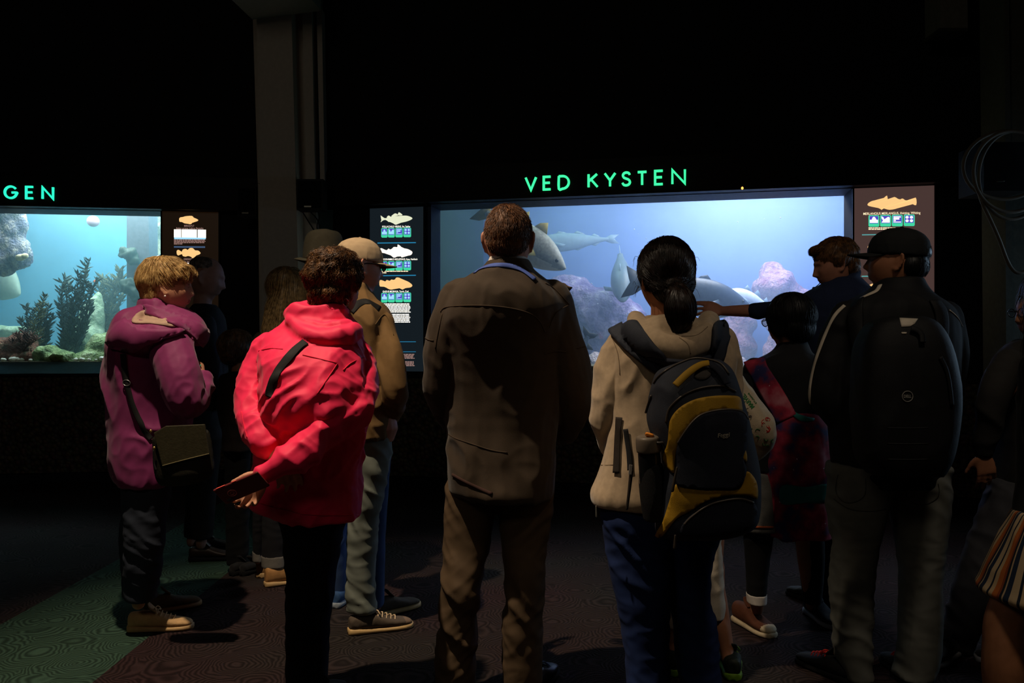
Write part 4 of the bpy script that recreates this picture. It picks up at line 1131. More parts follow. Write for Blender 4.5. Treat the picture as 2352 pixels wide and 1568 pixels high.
kelp('seaweed', 'wispy weed strands right of the tallest kelp', W(190, 800, 8.4), [(222, 642, 8.4), (212, 660, 8.4), (208, 700, 8.4), (196, 730, 8.4)], M_kelp, 4, blade=.06)
kelp('seaweed', 'hazy olive weed growing between kelp and post', W(240, 810, 8.9), [(235, 640, 8.9), (245, 655, 8.9), (258, 650, 8.9), (228, 660, 8.9), (268, 660, 8.9), (250, 690, 8.9), (240, 720, 8.9), (276, 620, 8.9), (280, 640, 8.9)], M_kelp2, 5, blade=.09)
kelp('seaweed', 'rusty bottom weed in front of the low kelp', W(60, 825, 8.0), [(40, 770, 8.0), (55, 765, 8.0), (70, 772, 8.0), (85, 780, 8.0), (30, 785, 8.0)], mat('rusty weed', (92, 60, 45), .7, var=.3), 6, blade=.05)
fish('wrasse', 'large pale blurred fish at the left edge of the teal tank', W(46, 676, 9.2), W(-80, 585, 9.4), .42, .2, mat('pale olive wrasse', (150, 160, 140), .6), mat('olive fin', (120, 130, 110), .6), dh=.15, eye=False)
fish('small_fish', 'small pale fish near the right edge of the teal tank', W(354, 597, 8.2), W(372, 582, 8.2), .03, .025, M_f4, M_f4, eye=False, dh=.1)
fish('small_fish', 'tiny orange fish right of the kelp tip', W(214, 646, 8.5), W(226, 644, 8.5), .03, .02, mat('orange fish', (215, 110, 70), .5), mat('orange fin', (215, 130, 90), .5), eye=False, dh=.1)
# loose stones along the front of the gravel
st0 = None; R = random.Random(9)
for i, (x, y) in enumerate(((8, 829), (30, 831), (52, 830), (70, 832), (160, 831), (172, 829), (188, 831), (205, 832), (222, 830), (238, 832), (150, 830), (40, 829))):
    if st0 is None:
        st0 = rock('stone', '', [((0, 0, 0), (.034, .026, .018)), ((.012, .004, .006), (.02, .018, .014))], mat('pale stone', (205, 200, 185), .8, .3, 60), vox=.007, amp=.008, freq=30)
        o = st0
    else: o = st0.copy(); COL.objects.link(o)
    tag(o, 'small pale stone on the gravel along the front of the teal tank', 'stone', 'pale stones along the front of the left tank')
    q = WL.hit(x, y, .40 + .02 * (i % 3)); o.location = (q.x, q.y, 1.112); o.rotation_euler = (0, 0, R.uniform(0, 6)); k = R.uniform(.6, 1.3); o.scale = (k, k, k)
# bubbles and drifting specks near the surface, one scatter
R = random.Random(5); S = Soup()
for i in range(70):
    px = R.uniform(1030, 1940); py = R.uniform(470, 700)
    if (px < 1440 and 475 < py < 640) or (1400 < px < 1810 and py > 555): continue
    S.ell(WR.hit(px, py, R.uniform(.8, 1.1)), (R.uniform(.003, .007),) * 3, None, 6, 5)
o = link_mesh('drifting_specks', S.V, S.F, M_f4); o['kind'] = 'stuff'; o['label'] = 'white specks drifting in the large tank'; o['category'] = 'specks'
# lamps over the tanks
def tank_lamp(w, a, b, z, sx, sy, power, col, ta=None, tb=None):
    p = w.at(a, b, z); t = w.at(a if ta is None else ta, b if tb is None else tb, 1.0)
    return area_light('tank_lamp', p, t, sx, sy, power, col)
LT = dict(L=150, R1=330, R2=150)
# ------------------------------------------------------------------ the visitors
skin_l = mat('fair skin', (205, 150, 118), .55, .08, 250, var=.08, vscale=25)
skin_m = mat('tan skin', (165, 110, 80), .55, .08, 250, var=.08, vscale=25)
skin_p = mat('ruddy skin', (190, 130, 105), .55, .08, 250, var=.1, vscale=25)
lip_m = mat('lip skin', (165, 100, 86), .5)
eye_m = mat('eye white', (190, 188, 182), .2)
M_blackcloth = mat('black cloth', (17, 17, 19), .85, .12, 900, sheen=.1)
M_blackpants = mat('black trousers cloth', (9, 9, 10), .95, .2, 500)
M_glassfr = mat('dark spectacle frame', (20, 20, 24), .3)
def lens_mat(name, tint, gl=.12):
    m = bpy.data.materials.new(name); m.use_nodes = True; nt = m.node_tree; nt.nodes.clear()
    o = nt.nodes.new('ShaderNodeOutputMaterial'); mx = nt.nodes.new('ShaderNodeMixShader'); tr = nt.nodes.new('ShaderNodeBsdfTransparent'); g = nt.nodes.new('ShaderNodeBsdfGlossy')
    tr.inputs['Color'].default_value = (*tint, 1); g.inputs['Roughness'].default_value = .03; mx.inputs[0].default_value = gl
    nt.links.new(tr.outputs[0], mx.inputs[1]); nt.links.new(g.outputs[0], mx.inputs[2]); nt.links.new(mx.outputs[0], o.inputs['Surface']); return m
M_lens = lens_mat('clear lens', (.9, .92, .92)); M_lensdark = lens_mat('smoked lens', (.15, .16, .17), .25)

class Person:
    def __init__(s, D0, px, label, name='person'):
        s.D0 = D0; s.s = F / D0
        s.root = root(name, Vector(((px - CX) / F * D0, D0, 0)), label, 'person')
        s.B = Soup()
    def P(s, px, py, dD=0.0): return W(px, py, s.D0 + dD)
    def head(s, px, py, yaw, pitch=0, roll=0, k=1.0, fem=False, dD=0.0, ears=True):
        s.M = head_matrix(s.P(px, py, dD), yaw, pitch, roll, k); add_head(s.B, s.M, fem, ears); s.hc = s.P(px, py, dD); return s.M
    def L(s, *c): return s.M @ Vector(c)
    def R3(s): return s.M.to_3x3().normalized()
    def frame(s, neck, hips, sh, el, wr, hip, kn, an, k=1.0):
        q = lambda pr: [s.P(*p) for p in pr]
        s.wr = q(wr); add_body(s.B, s.hc, s.P(*neck), s.P(*hips), q(sh), q(el), s.wr, q(hip), q(kn), q(an), k=k)
    def body(s, skin, vox=.0065, lips=False):
        def mi(C):
            if not lips: return np.zeros(len(C), int)
            I = np.array(s.M.inverted()); Q = C @ I[:3, :3].T + I[:3, 3]
            return ((np.abs(Q[:, 0]) < .019) & (Q[:, 1] > .08) & (np.abs(Q[:, 2] + .056) < .0085)).astype(int)
        ob, s.sf = solid('body', s.B, vox, [skin, lip_m], s.root, 2, midx=mi); return ob
    def sl(s, S, rows, **k): return S.slices(rows, s.D0, **k)
    def lb(s, S, pts, flat=None, n=16, sub=5, re=True):
        """pts (px,py,dD,r_px[,r2_px])"""
        return S.limb([(s.P(p[0], p[1], p[2]), p[3] / s.s, (p[4] if len(p) > 4 else p[3]) / s.s) for p in pts], flat=flat, n=n, sub=sub, round_ends=re)
    def el(s, S, px, py, dD, rx, ry, rz, M=None):
        return S.ell(s.P(px, py, dD), (rx / s.s, ry, rz / s.s), M)
    def wear(s, name, S, vox, m, disp=None, smooth=3, parent=None, label=None, midx=None):
        ob, sf = solid(name, S, vox, m, parent or s.root, smooth, disp, midx)
        if label: ob['label'] = label
        return ob, sf

def cap(parent, M, m, label=None, name='cap', badge=None, size=1.0):
    S = Soup(); R = []
    for z, a, b in ((.030, .090, .112), (.045, .0905, .1125), (.07, .088, .109), (.095, .080, .100), (.115, .066, .083), (.130, .045, .057), (.138, .02, .026)):
        R.append([M @ Vector((a * size * math.cos(q), -.006 + b * size * math.sin(q), z)) for q in [2 * math.pi * i / 28 for i in range(28)]])
    S.rings(R)
    c, sf = solid(name, S, .006, m, parent, 2, folds(20, 20, 12, .003, 4))
    if label: c['label'] = label
    V = Soup(); n = 17; top = []; 
    for r in range(5):
        t = r / 4; row = []
        for i in range(n):
            a = math.radians(-68 + 136 * i / (n - 1)); x = math.sin(a) * .078; y0 = .085 * math.cos(a) * 1.1 - .0; y = y0 + t * .085 * math.cos(a) ** .55
            row.append((x * (1 + .06 * t), y, .038 - .012 * t - 1.5 * x * x))
        top.append(row)
    b0 = []
    P = [M @ Vector(p) for row in top for p in row]; Q = [M @ Vector((p[0], p[1], p[2] - .004)) for row in top for p in row]
    k = len(P); Fc = []
    for r in range(4):
        for i in range(n - 1):
            a, b, c_, d = r * n + i, r * n + i + 1, (r + 1) * n + i + 1, (r + 1) * n + i
            Fc += [(a, b, c_, d), (k + d, k + c_, k + b, k + a)]
    edge = [i for i in range(n)] + [r * n + n - 1 for r in range(1, 5)] + [4 * n + i for i in range(n - 2, -1, -1)] + [r * n for r in range(3, 0, -1)]
    for a, b in zip(edge, edge[1:] + edge[:1]): Fc.append((b, a, k + a, k + b))
    V.add(P + Q, Fc); link_mesh('visor', V.V, V.F, m, c)
    B = Soup(); B.ell(M @ Vector((0, -.006, .139)), (.008, .008, .005), None, 12, 8)
    for sgn in (0, 1, 2):
        a = math.pi * sgn / 3
        pts = [(M @ Vector((.0915 * size * math.cos(a) * math.cos(t) , -.006 + .1135 * size * math.sin(a) * math.cos(t), .034 + .103 * math.sin(t) ** 1.0)), .0012) for t in np.linspace(0, math.pi, 15)]
        B.limb(pts, n=6, sub=2)
    link_mesh('button_and_seams', B.V, B.F, m, c)
    return c, sf

# ================================================================ woman in the purple jacket
p = Person(3.68, 345, 'woman in purple hooded jacket in profile, short blonde hair, handbag at her hip')
M = p.head(391, 664, -80, -2, 0, .92, True)
p.frame((378, 745), (345, 1085), [(350, 785, .19), (385, 790, -.17)], [(420, 925, .2), (432, 925, -.21)], [(455, 872, .1), (461, 866, -.06)],
        [(335, 1100, .09), (340, 1100, -.09)], [(325, 1230, .1), (332, 1233, -.08)], [(312, 1375, .14), (318, 1385, -.02)], .95)
add_hand(p.B, p.P(461, 868, -.06), (-.25, .2, 1), (-.9, .3, 0), (0, -1, 0), curls=(.9, 1.0, 1.0, 1.1), size=.85)
add_hand(p.B, p.P(455, 874, .1), (-.1, -.2, 1), (-.9, -.3, 0), (0, 1, 0), curls=(.9, 1.0, 1.0, 1.1), size=.85)
p.body(skin_l, .0055, True); eyes(p.root, head_matrix(p.L(0, -.008, 0), -80, -2, 0, .92), eye_m)
# hair: layered bob swept forward
S = Soup()
S.ell(p.L(0, -.030, .062), (.090, .114, .092), p.R3()); S.ell(p.L(0, -.074, -.010), (.070, .056, .078), p.R3()); S.ell(p.L(0, -.085, .045), (.082, .065, .075), p.R3())
for sx in (-1, 1):
    S.ell(p.L(sx * .066, -.024, .066), (.028, .080, .044), p.R3()); S.ell(p.L(sx * .056, .048, .070), (.022, .036, .024), p.R3())
S.ell(p.L(0, .055, .090), (.072, .048, .032), p.R3())
hb = hairmat('blonde hair', (150, 112, 62), (215, 180, 120))
crown = p.L(0, -.05, .15); fw = p.R3() @ Vector((0, 1, 0))
def flow(q):
    d = q - crown; d.normalize(); I = (p.M.inverted() @ q)
    return d * .7 + Vector((0, 0, -1)) * .55 + fw * (.55 if I.y > -.03 else -.05)
hair('hair', S, .007, hb, p.root, 2600, .075, flow, mixd(lambda P: .004 * pnoise(P * 30), lambda P: .006 * pnoise(P * np.array([45, 45, 12]))), lift=.03, r=.0015, seed=3, wig=.18)
S = Soup(); S.ell(p.L(.081, -.004, -.038), (.0045,) * 3); link_mesh('earring', S.V, S.F, mat('pearl', (230, 225, 215), .2), p.root)
mp = mat('purple shell fabric', (124, 36, 90), .62, .12, 600, var=.06, sheen=.15)
S = Soup()
p.sl(S, [(722, 320, 432, .08), (742, 292, 440, .135), (770, 266, 434, .185), (810, 254, 430, .20), (860, 252, 430, .195), (920, 256, 432, .19), (980, 260, 430, .19), (1040, 264, 430, .195), (1085, 274, 424, .195), (1107, 288, 412, .185)])
p.lb(S, [(392, 792, -.14, 46), (412, 862, -.19, 46), (428, 920, -.20, 40), (446, 912, -.14, 36), (457, 885, -.07, 30), (462, 872, -.05, 26)])
p.lb(S, [(380, 792, .14, 42), (405, 862, .19, 42), (424, 920, .19, 38), (448, 905, .14, 34), (455, 880, .1, 27)])
p.sl(S, [(690, 326, 392, .075), (706, 324, 418, .085), (724, 330, 446, .10), (744, 350, 466, .115), (762, 392, 472, .11), (784, 432, 468, .08), (796, 448, 464, .05)])
p.lb(S, [(325, 716, -.07, 12), (296, 740, -.12, 26), (292, 770, -.13, 36), (330, 775, -.17, 34), (385, 765, -.18, 24), (412, 757, -.14, 13)])
p.lb(S, [(325, 716, .07, 12), (290, 745, .10, 28), (282, 775, .06, 34), (285, 785, -.02, 36), (290, 775, -.13, 32)])
jk, sj = p.wear('jacket', S, .0062, mp, mixd(folds(7, 7, 4.0, .020, 1, (.6, 0), low=.006), folds(16, 16, 11, .007, 2, (-.8, 0))))
surf_patch('collar_flap', sj, [(334, 700), (372, 710), (418, 728), (474, 757), (462, 794), (436, 772), (405, 752), (366, 734), (334, 720)], mp, jk, .006, .007)
surf_patch('hood', sj, [(252, 792), (258, 762), (286, 736), (304, 748), (340, 758), (384, 757), (412, 756), (414, 768), (385, 778), (345, 786), (312, 801), (275, 806)], mp, jk, .008, .012)
surf_patch('hood_lining', sj, [(305, 742), (312, 722), (338, 712), (372, 724), (402, 750), (378, 748), (345, 744)], mat('grey beige lining', (168, 140, 120), .8, .1, 300), jk, .002, .004)
mst = mat('black webbing', (14, 13, 14), .7, .3, 700); mgold = mat('brass fitting', (225, 190, 120), .25, metal=.9)
surf_line('zip_pull', sj, [(427, 761), (436, 771), (442, 780)], .003, mp, jk, .003)
S = Soup(); p.sl(S, [(1088, 283, 402, .095, -.07), (1179, 287, 378, .088, -.07), (1233, 290, 376, .078, -.07), (1300, 288, 368, .070, -.05), (1350, 288, 360, .064, -.03), (1376, 290, 358, .062, -.02)])
p.sl(S, [(1088, 282, 398, .09, .09), (1179, 283, 374, .085, .1), (1240, 277, 366, .072, .11), (1320, 282, 354, .066, .13), (1368, 284, 350, .06, .14)])
jn = mat('dark indigo denim', (44, 50, 62), .85, .12, 900, var=.15, vscale=14)
p.wear('jeans', S, .0075, jn, mixd(folds(5, 5, 15, .010, 3, (.7, 0)), folds(10, 10, 26, .004, 5)))
mb = mat('beige suede', (196, 158, 110), .8, .3, 300); ms = mat('tan rubber sole', (186, 152, 104), .6)
shoe(p.root, ((293 - CX) / F * 3.71, 3.71, 0), (.273, .045), .282, mb, ms, mat('beige lace', (205, 172, 125), .8), h=.088)
shoe(p.root, ((335 - CX) / F * 3.96, 3.93, 0), (.18, .15), .272, mat('shaded suede', (120, 98, 70), .8), ms, None)  # shade on the far shoe is put into a darker suede colour
# her handbag hangs on a strap across the back
bag = root('handbag', W(412, 1100, 3.36), 'olive shoulder handbag with brass fittings hanging at the hip of the purple jacket', 'handbag')
def quadbox(S, pts, D, th):
    R = [[W(x, y, D) for x, y in pts], [W(x, y, D) + Vector((0, th, 0)) for x, y in pts]]
    return S.rings(R)
mo = mat('olive leather', (50, 46, 30), .5, .25, 120, var=.15); mod = mat('dark olive leather', (30, 28, 20), .55, .25, 120)
S = Soup(); D = 3.37
S.limb([(W(415, 1000, D + .03), .12, .028), (W(420, 1040, D + .03), .125, .034), (W(424, 1085, D + .03), .125, .036), (W(426, 1100, D + .03), .115, .026)], flat=(1, 0, .0), n=24, sub=4)
solid('pouch', S, .006, mod, bag, 2, folds(9, 9, 9, .004, 2))
S = Soup(); quadbox(S, [(352, 994), (380, 978), (470, 974), (481, 1044), (372, 1072)], D - .014, .012); fo = link_mesh('flap', S.V, S.F, mo, bag, False)
b_ = fo.modifiers.new('b', 'BEVEL'); b_.width = .004; b_.segments = 2
S = Soup(); S.limb([(W(x, y, D - .016), .002) for x, y in ((374, 1069), (426, 1055), (479, 1042))], n=6); link_mesh('stitched_edge', S.V, S.F, mat('pale stitching', (120, 110, 75), .7), fo)
st = surf_line('strap', sj, [(283, 812), (287, 845), (293, 880), (305, 925), (318, 960), (332, 985), (346, 1010)], .0, mst, bag, .010, flat=.011, thick=.002)
S = Soup()
for x, y in ((346, 990), (354, 1029)): S.ell(W(x, y, 3.36), (.006, .005, .008), None, 10, 8)
link_mesh('brass_rivets', S.V, S.F, mgold, bag)
S = Soup(); q, n = sj.at(293, 879, .012); ring_loop(S, q, .016, .012, (1, 0, -.2), (.2, 0, 1), .002, 16, 6); link_mesh('buckle', S.V, S.F, mat('steel', (150, 150, 150), .3, metal=.8), bag)
S = Soup(); S.limb([(W(352, 1035, 3.35), .003), (W(353, 1060, 3.35), .003), (W(358, 1078, 3.35), .005)], n=6); link_mesh('zip_tassel', S.V, S.F, mst, bag)
S = Soup(); S.box(W(453, 846, 3.62), (.010, .004, .020), Matrix.Rotation(.4, 3, 'Y')); cd = link_mesh('card', S.V, S.F, mat('teal card', (70, 215, 175), .5), None, False); tag(cd, 'small teal card in the hand of the woman in purple', 'card')

# ================================================================ balding man behind her
p = Person(5.0, 468, 'balding man in black jacket in profile behind the woman in purple')
p.head(472, 640, -78, -16, 0, 1.10)
p.frame((462, 715), (462, 1000), [(445, 740, .11), (475, 740, -.10)], [(460, 870, .2), (490, 870, -.2)], [(510, 930, .1), (515, 930, -.1)],
        [(460, 1010, .09), (462, 1010, -.09)], [(456, 1130, .1), (470, 1130, -.1)], [(440, 1245, .1), (462, 1250, -.1)], 1.0)
p.body(mat('dim pink skin', (150, 112, 98), .6), .008)
S = Soup(); S.ell(p.L(0, -.06, .012), (.082, .062, .062), p.R3()); S.ell(p.L(0, -.02, .06), (.079, .092, .062), p.R3())
hair('hair', S, .008, hairmat('thin grey hair', (70, 62, 58), (120, 112, 105)), p.root, 700, .03, lambda q: Vector((0, 0, -1)), lambda P: .003 * pnoise(P * 30), lift=.05, seed=2)
S = Soup(); p.sl(S, [(700, 448, 492, .09), (718, 434, 506, .14), (745, 424, 514, .17), (820, 418, 516, .18), (920, 416, 516, .18), (1015, 420, 510, .17)])
p.lb(S, [(470, 745, -.15, 24), (485, 830, -.2, 22), (492, 880, -.2, 20), (510, 925, -.12, 16)]); p.lb(S, [(455, 745, .15, 22), (470, 830, .2, 20), (480, 880, .2, 19), (505, 925, .1, 15)])
p.wear('jacket', S, .010, mat('black wool jacket', (15, 15, 18), .8, .2, 300), folds(7, 7, 5, .012, 3))
S = Soup(); p.sl(S, [(1005, 424, 508, .1, -.06), (1120, 440, 496, .08, -.09), (1236, 446, 486, .06, -.1)]); p.sl(S, [(1005, 424, 506, .1, .06), (1120, 430, 484, .08, .1), (1232, 424, 466, .06, .1)])
p.wear('trousers', S, .010, M_blackpants, folds(5, 5, 14, .008, 4))
ml_ = mat('dark brown leather shoe', (40, 28, 22), .45)
for x, d, dd in ((448, (.25, .05), -.1), (428, (.25, .1), .1)): shoe(p.root, ((x - CX) / F * 5, 5.0 + dd, 0), d, .28, ml_, M_blackpants, None)

# ================================================================ small dark-haired child
p = Person(4.68, 546, 'small child with brown hair in dark clothes left of the pink jacket', 'child')
p.head(548, 806, -60, -8, 0, .72)
p.frame((546, 855), (545, 1010), [(520, 868), (572, 868)], [(512, 930), (580, 930)], [(520, 985, -.05), (575, 985, -.05)], [(535, 1020), (556, 1020)], [(533, 1150), (558, 1150)], [(532, 1285), (558, 1285)], .62)
p.body(skin_m, .007)
S = Soup(); S.ell(p.L(0, -.022, .035), (.086, .108, .100), p.R3()); S.ell(p.L(0, -.06, -.02), (.078, .06, .07), p.R3())
hair('hair', S, .008, hairmat('brown child hair', (70, 48, 34), (108, 78, 52)), p.root, 700, .05, lambda q: Vector((0, 0, -1)), lambda P: .004 * pnoise(P * 28), lift=.04, seed=4)
S = Soup(); p.sl(S, [(852, 530, 565, .05), (866, 512, 580, .08), (910, 514, 578, .09), (1000, 514, 578, .09), (1035, 512, 580, .09)])
for sx in (0, 1): p.lb(S, [((518, 576)[sx], 870, 0, 14), ((511, 582)[sx], 930, 0, 13), ((519, 576)[sx], 978, -.04, 11)])
p.wear('jumper', S, .009, mat('dark brown jumper', (36, 28, 24), .9, .3, 200), folds(9, 9, 7, .008, 2))
S = Soup()
for x in (534, 557): p.sl(S, [(1020, x - 18, x + 18, .06), (1150, x - 14, x + 14, .05), (1296, x - 13, x + 13, .045)])
p.wear('trousers', S, .009, M_blackpants, folds(6, 6, 14, .006, 2))
for x in (533, 557): shoe(p.root, ((x - CX) / F * 4.6, 4.58, 0), (.1, .2), .2, M_blackcloth, M_blackpants, None, w=.036, h=.065)

# ================================================================ long haired woman
p = Person(4.44, 655, 'woman with long straight fair hair seen from behind beside the column')
p.head(664, 672, -15, 0, 0, .95, True)
p.frame((664, 745), (655, 1000), [(612, 770), (720, 770)], [(592, 870), (735, 870)], [(610, 930, .2), (715, 930, .2)], [(632, 1010), (678, 1010)], [(600, 1150, .1), (634, 1160)], [(594, 1285, .12), (632, 1305)], .92)
p.body(skin_l, .008)
hf = hairmat('fair brown hair', (92, 74, 46), (140, 116, 76))
S = Soup(); S.ell(p.L(0, -.018, .04), (.094, .114, .104), p.R3())
p.sl(S, [(640, 640, 702, .07, -.03), (670, 628, 712, .085, -.05), (700, 616, 716, .085, -.07), (735, 606, 716, .07, -.10), (765, 602, 712, .05, -.13), (780, 606, 704, .03, -.14)])
hair('hair', S, .008, hf, p.root, 2600, .2, lambda q: Vector((-.12 if q.x < p.hc.x else .05, 0, -1)), lambda P: .006 * pnoise(P * np.array([40, 40, 5])), lift=.01, r=.0015, seed=5, wig=.08, steps=9)
S = Soup(); p.sl(S, [(742, 640, 690, .07), (758, 612, 722, .11), (780, 592, 740, .135), (830, 584, 748, .15), (920, 590, 742, .14), (1000, 584, 744, .15), (1085, 584, 742, .15)])
p.lb(S, [(606, 785, 0, 24), (590, 860, .02, 22), (588, 890, .06, 21), (608, 928, .18, 16)]); p.lb(S, [(725, 785, 0, 24), (738, 860, .02, 22), (738, 890, .06, 21), (716, 928, .18, 16)])
p.wear('coat', S, .009, mat('charcoal olive coat', (56, 50, 40), .9, .3, 300), folds(8, 8, 5, .014, 2))
S = Soup(); p.sl(S, [(1075, 586, 640, .08, .08), (1180, 584, 618, .07, .1), (1285, 583, 610, .055, .12)]); p.sl(S, [(1075, 612, 700, .09, 0), (1180, 605, 664, .075), (1292, 603, 661, .062)])
p.wear('jeans', S, .009, mat('black denim', (24, 24, 28), .9, .2, 400), folds(6, 6, 16, .007, 3))
S = Soup(); p.sl(S, [(1272, 601, 663, .066), (1300, 602, 662, .066)]); p.wear('cuff', S, .006, mat('turned up denim cuff', (110, 106, 100), .9, .3, 300), label='pale turned-up jeans cuff')
S = Soup(); p.sl(S, [(1262, 582, 611, .06, .12), (1286, 582, 611, .06, .12)]); p.wear('cuff', S, .006, mat('turned up denim cuff', (110, 106, 100), .9, .3, 300), label='pale turned-up jeans cuff')
mt = mat('tan nubuck', (176, 128, 76), .75, .2, 200)
shoe(p.root, ((612 - CX) / F * 4.42, 4.38, 0), (.19, .12), .26, mt, ms, None, h=.11)
shoe(p.root, ((590 - CX) / F * 4.5, 4.54, 0), (.06, .22), .26, mt, ms, None, h=.11)

# ================================================================ person in the brimmed hat
p = Person(4.1, 748, 'person in a dark brimmed hat mostly hidden behind the pink jacket')
p.head(746, 628, 10, 0, 0, 1.0)
p.frame((748, 700), (752, 1000), [(690, 730), (808, 730)], [(690, 850), (808, 850)], [(715, 930, .2), (790, 930, .2)], [(730, 1010), (772, 1010)], [(728, 1190), (770, 1190)], [(728, 1355), (770, 1355)], 1.0)
p.body(skin_l, .008)
S = Soup(); S.ell(p.L(0, -.03, .02), (.084, .105, .09), p.R3()); hair('hair', S, .009, hairmat('dark hat hair', (30, 24, 20), (50, 40, 32)), p.root, 300, .03, lambda q: Vector((0, 0, -1)), seed=2)
mh = mat('olive felt hat', (62, 58, 44), .85, .15, 200)
S = Soup(); p.sl(S, [(529, 726, 762, .06), (534, 712, 778, .08), (548, 703, 786, .092), (575, 699, 790, .1), (598, 697, 793, .102)], n=32); ht, _ = p.wear('hat', S, .006, mh, folds(8, 8, 8, .006, 2), 3)
S = Soup(); R = []
c = p.P(746, 598); 
for r, z in ((.09, .004), (.12, .003), (.146, -.004), (.149, -.007), (.146, -.009), (.12, -.003), (.09, -.002)):
    R.append([c + Vector((r * math.cos(a), r * 1.08 * math.sin(a), z + .012 * math.cos(2 * a) * (r > .1))) for a in [2 * math.pi * i / 36 for i in range(36)]])
S.rings(R); link_mesh('brim', S.V, S.F, mh, ht)
S = Soup(); p.sl(S, [(690, 722, 778, .08), (712, 698, 800, .12), (740, 690, 808, .15), (850, 692, 806, .15), (1000, 694, 806, .15), (1030, 694, 806, .15)])
for sx in (0, 1): p.lb(S, [((694, 806)[sx], 740, 0, 24), ((690, 810)[sx], 840, 0, 22), ((714, 792)[sx], 920, .18, 17)])
p.wear('jacket', S, .010, mat('dark olive jacket', (34, 33, 26), .85, .2, 300), folds(7, 7, 5, .012, 5))
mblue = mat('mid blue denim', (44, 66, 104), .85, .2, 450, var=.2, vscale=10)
S = Soup()
for x in (729, 771): p.sl(S, [(1005, x - 32, x + 32, .1), (1190, x - 24, x + 24, .075), (1378, x - 22, x + 22, .065)])
p.wear('jeans', S, .010, mblue, folds(5, 5, 15, .008, 3))
for x in (729, 772): shoe(p.root, ((x - CX) / F * 4.08, 4.02, 0), (.0 + (x - 750) * .002, .25), .27, mat('blue canvas shoe', (50, 82, 125), .8), mat('pale sole', (140, 150, 160), .6), None)

# ================================================================ woman in the coral pink jacket
p = Person(2.92, 715, 'woman in bright coral pink jacket with curly dark hair, hands clasped behind her back')
M = p.head(766, 664, -42, -4, 0, .95, True, dD=.03)
p.frame((738, 740), (712, 1130), [(618, 805), (818, 812)], [(574, 935, -.08), (796, 968, -.15)], [(626, 1030, -.21), (604, 1088, -.29)],
        [(690, 1150), (742, 1150, .03)], [(694, 1370), (728, 1370, .05)], [(690, 1600), (725, 1600, .05)], .98)
add_hand(p.B, p.P(630, 1034, -.225), (.55, -.02, -1), (-.5, .8, -.2), (.9, -.3, .3), curls=(.35, .45, .5, .55), size=.95, thumb=(.45, .85, .1))
add_hand(p.B, p.P(604, 1086, -.285), (-.42, .02, -.85), (-.25, -1, .1), (-.85, -.2, .55), curls=((.15, .7, 1.0), (.2, .8, 1.0), (.25, .9, 1.0), (.3, 1.0, 1.0)), size=.86, thumb=(.55, .30, .55))
p.body(skin_l, .0055)
hc_ = hairmat('dark curly hair', (52, 32, 20), (128, 88, 50))
S = Soup()
p.el(S, 765, 630, .03, 66, .105, 58); p.el(S, 768, 604, .03, 58, .095, 34); p.el(S, 756, 672, .0, 50, .07, 34); p.el(S, 812, 615, .05, 18, .06, 26); p.el(S, 742, 702, -.01, 28, .045, 20); p.el(S, 790, 728, .0, 16, .03, 22)
def flow2(q):
    d = q - p.P(770, 610, -.03); return d.normalized() * .6 + Vector((0, 0, -.35))
hair('hair', S, .008, hc_, p.root, 5200, .05, flow2, mixd(lambda P: .010 * pnoise(P * 34), lambda P: .012 * pnoise(P * 16)), lift=.13, r=.0009, seed=6, waves=.42, wig=.35)
S = Soup(); c = p.L(.083, -.002, -.052); ring_loop(S, c, .013, .013, p.R3() @ Vector((0, 1, 0)), Vector((0, 0, 1)), .0016, 20, 6); link_mesh('earring', S.V, S.F, mat('silver hoop', (210, 210, 215), .2, metal=.9), p.root)
mr = mat('coral pink shell fabric', (255, 36, 88), .6, .10, 700, var=.05, sheen=.1)
S = Soup()
p.sl(S, [(712, 682, 792, .075), (730, 668, 804, .095), (755, 648, 822, .12, .02), (782, 614, 834, .145, .0), (815, 600, 840, .16, -.03), (860, 601, 842, .165, -.07), (900, 602, 843, .165, -.095), (940, 604, 843, .165, -.10), (985, 604, 836, .165, -.07), (1040, 598, 828, .172, -.03), (1095, 588, 826, .178), (1135, 580, 826, .178), (1160, 600, 826, .172), (1180, 670, 824, .155), (1186, 720, 822, .14)])
p.lb(S, [(616, 812, 0, 40), (590, 870, -.03, 42), (580, 925, -.08, 40), (588, 970, -.14, 38), (605, 1004, -.19, 36), (612, 1016, -.20, 35)])
p.lb(S, [(818, 820, 0, 38), (822, 880, -.05, 42), (802, 940, -.14, 44), (750, 992, -.21, 38), (694, 1036, -.265, 33), (648, 1068, -.285, 28), (608, 1087, -.295, 21)])
# stand collar and folded hood
p.sl(S, [(700, 676, 788, .07, -.005), (712, 668, 794, .085), (728, 664, 802, .09)])
p.lb(S, [(676, 722, .0, 13), (676, 742, -.06, 18), (700, 765, -.105, 24), (745, 778, -.12, 26), (790, 772, -.10, 22), (812, 760, -.05, 15), (810, 750, .0, 12)])
p.lb(S, [(668, 716, .0, 9), (690, 734, -.07, 13), (735, 748, -.10, 14), (785, 750, -.085, 13), (804, 748, -.02, 10)])
jk, sj = p.wear('jacket', S, .0052, mr, mixd(folds(6.5, 6.5, 3.2, .024, 4, (.9, 0), low=.005), folds(11, 11, 13, .013, 6, (-.7, .3)), folds(8, 8, 4.5, .006, 44, (1.5, 0), sharp=2.6), folds(14, 14, 20, .003, 45, (.6, 0), sharp=2.4)), 2)
for P_ in ([(594, 806), (620, 800), (650, 802)], [(695, 815), (730, 823), (775, 834)], [(775, 834), (765, 850), (745, 880), (728, 905)], [(839, 820), (808, 832), (788, 850)], [(554, 945), (560, 975), (568, 1005)], [(578, 1148), (640, 1168), (720, 1182), (822, 1182)]):
    surf_line('seam', sj, P_, .0018, mat('coral stitching', (225, 30, 70), .7), jk, .0008)
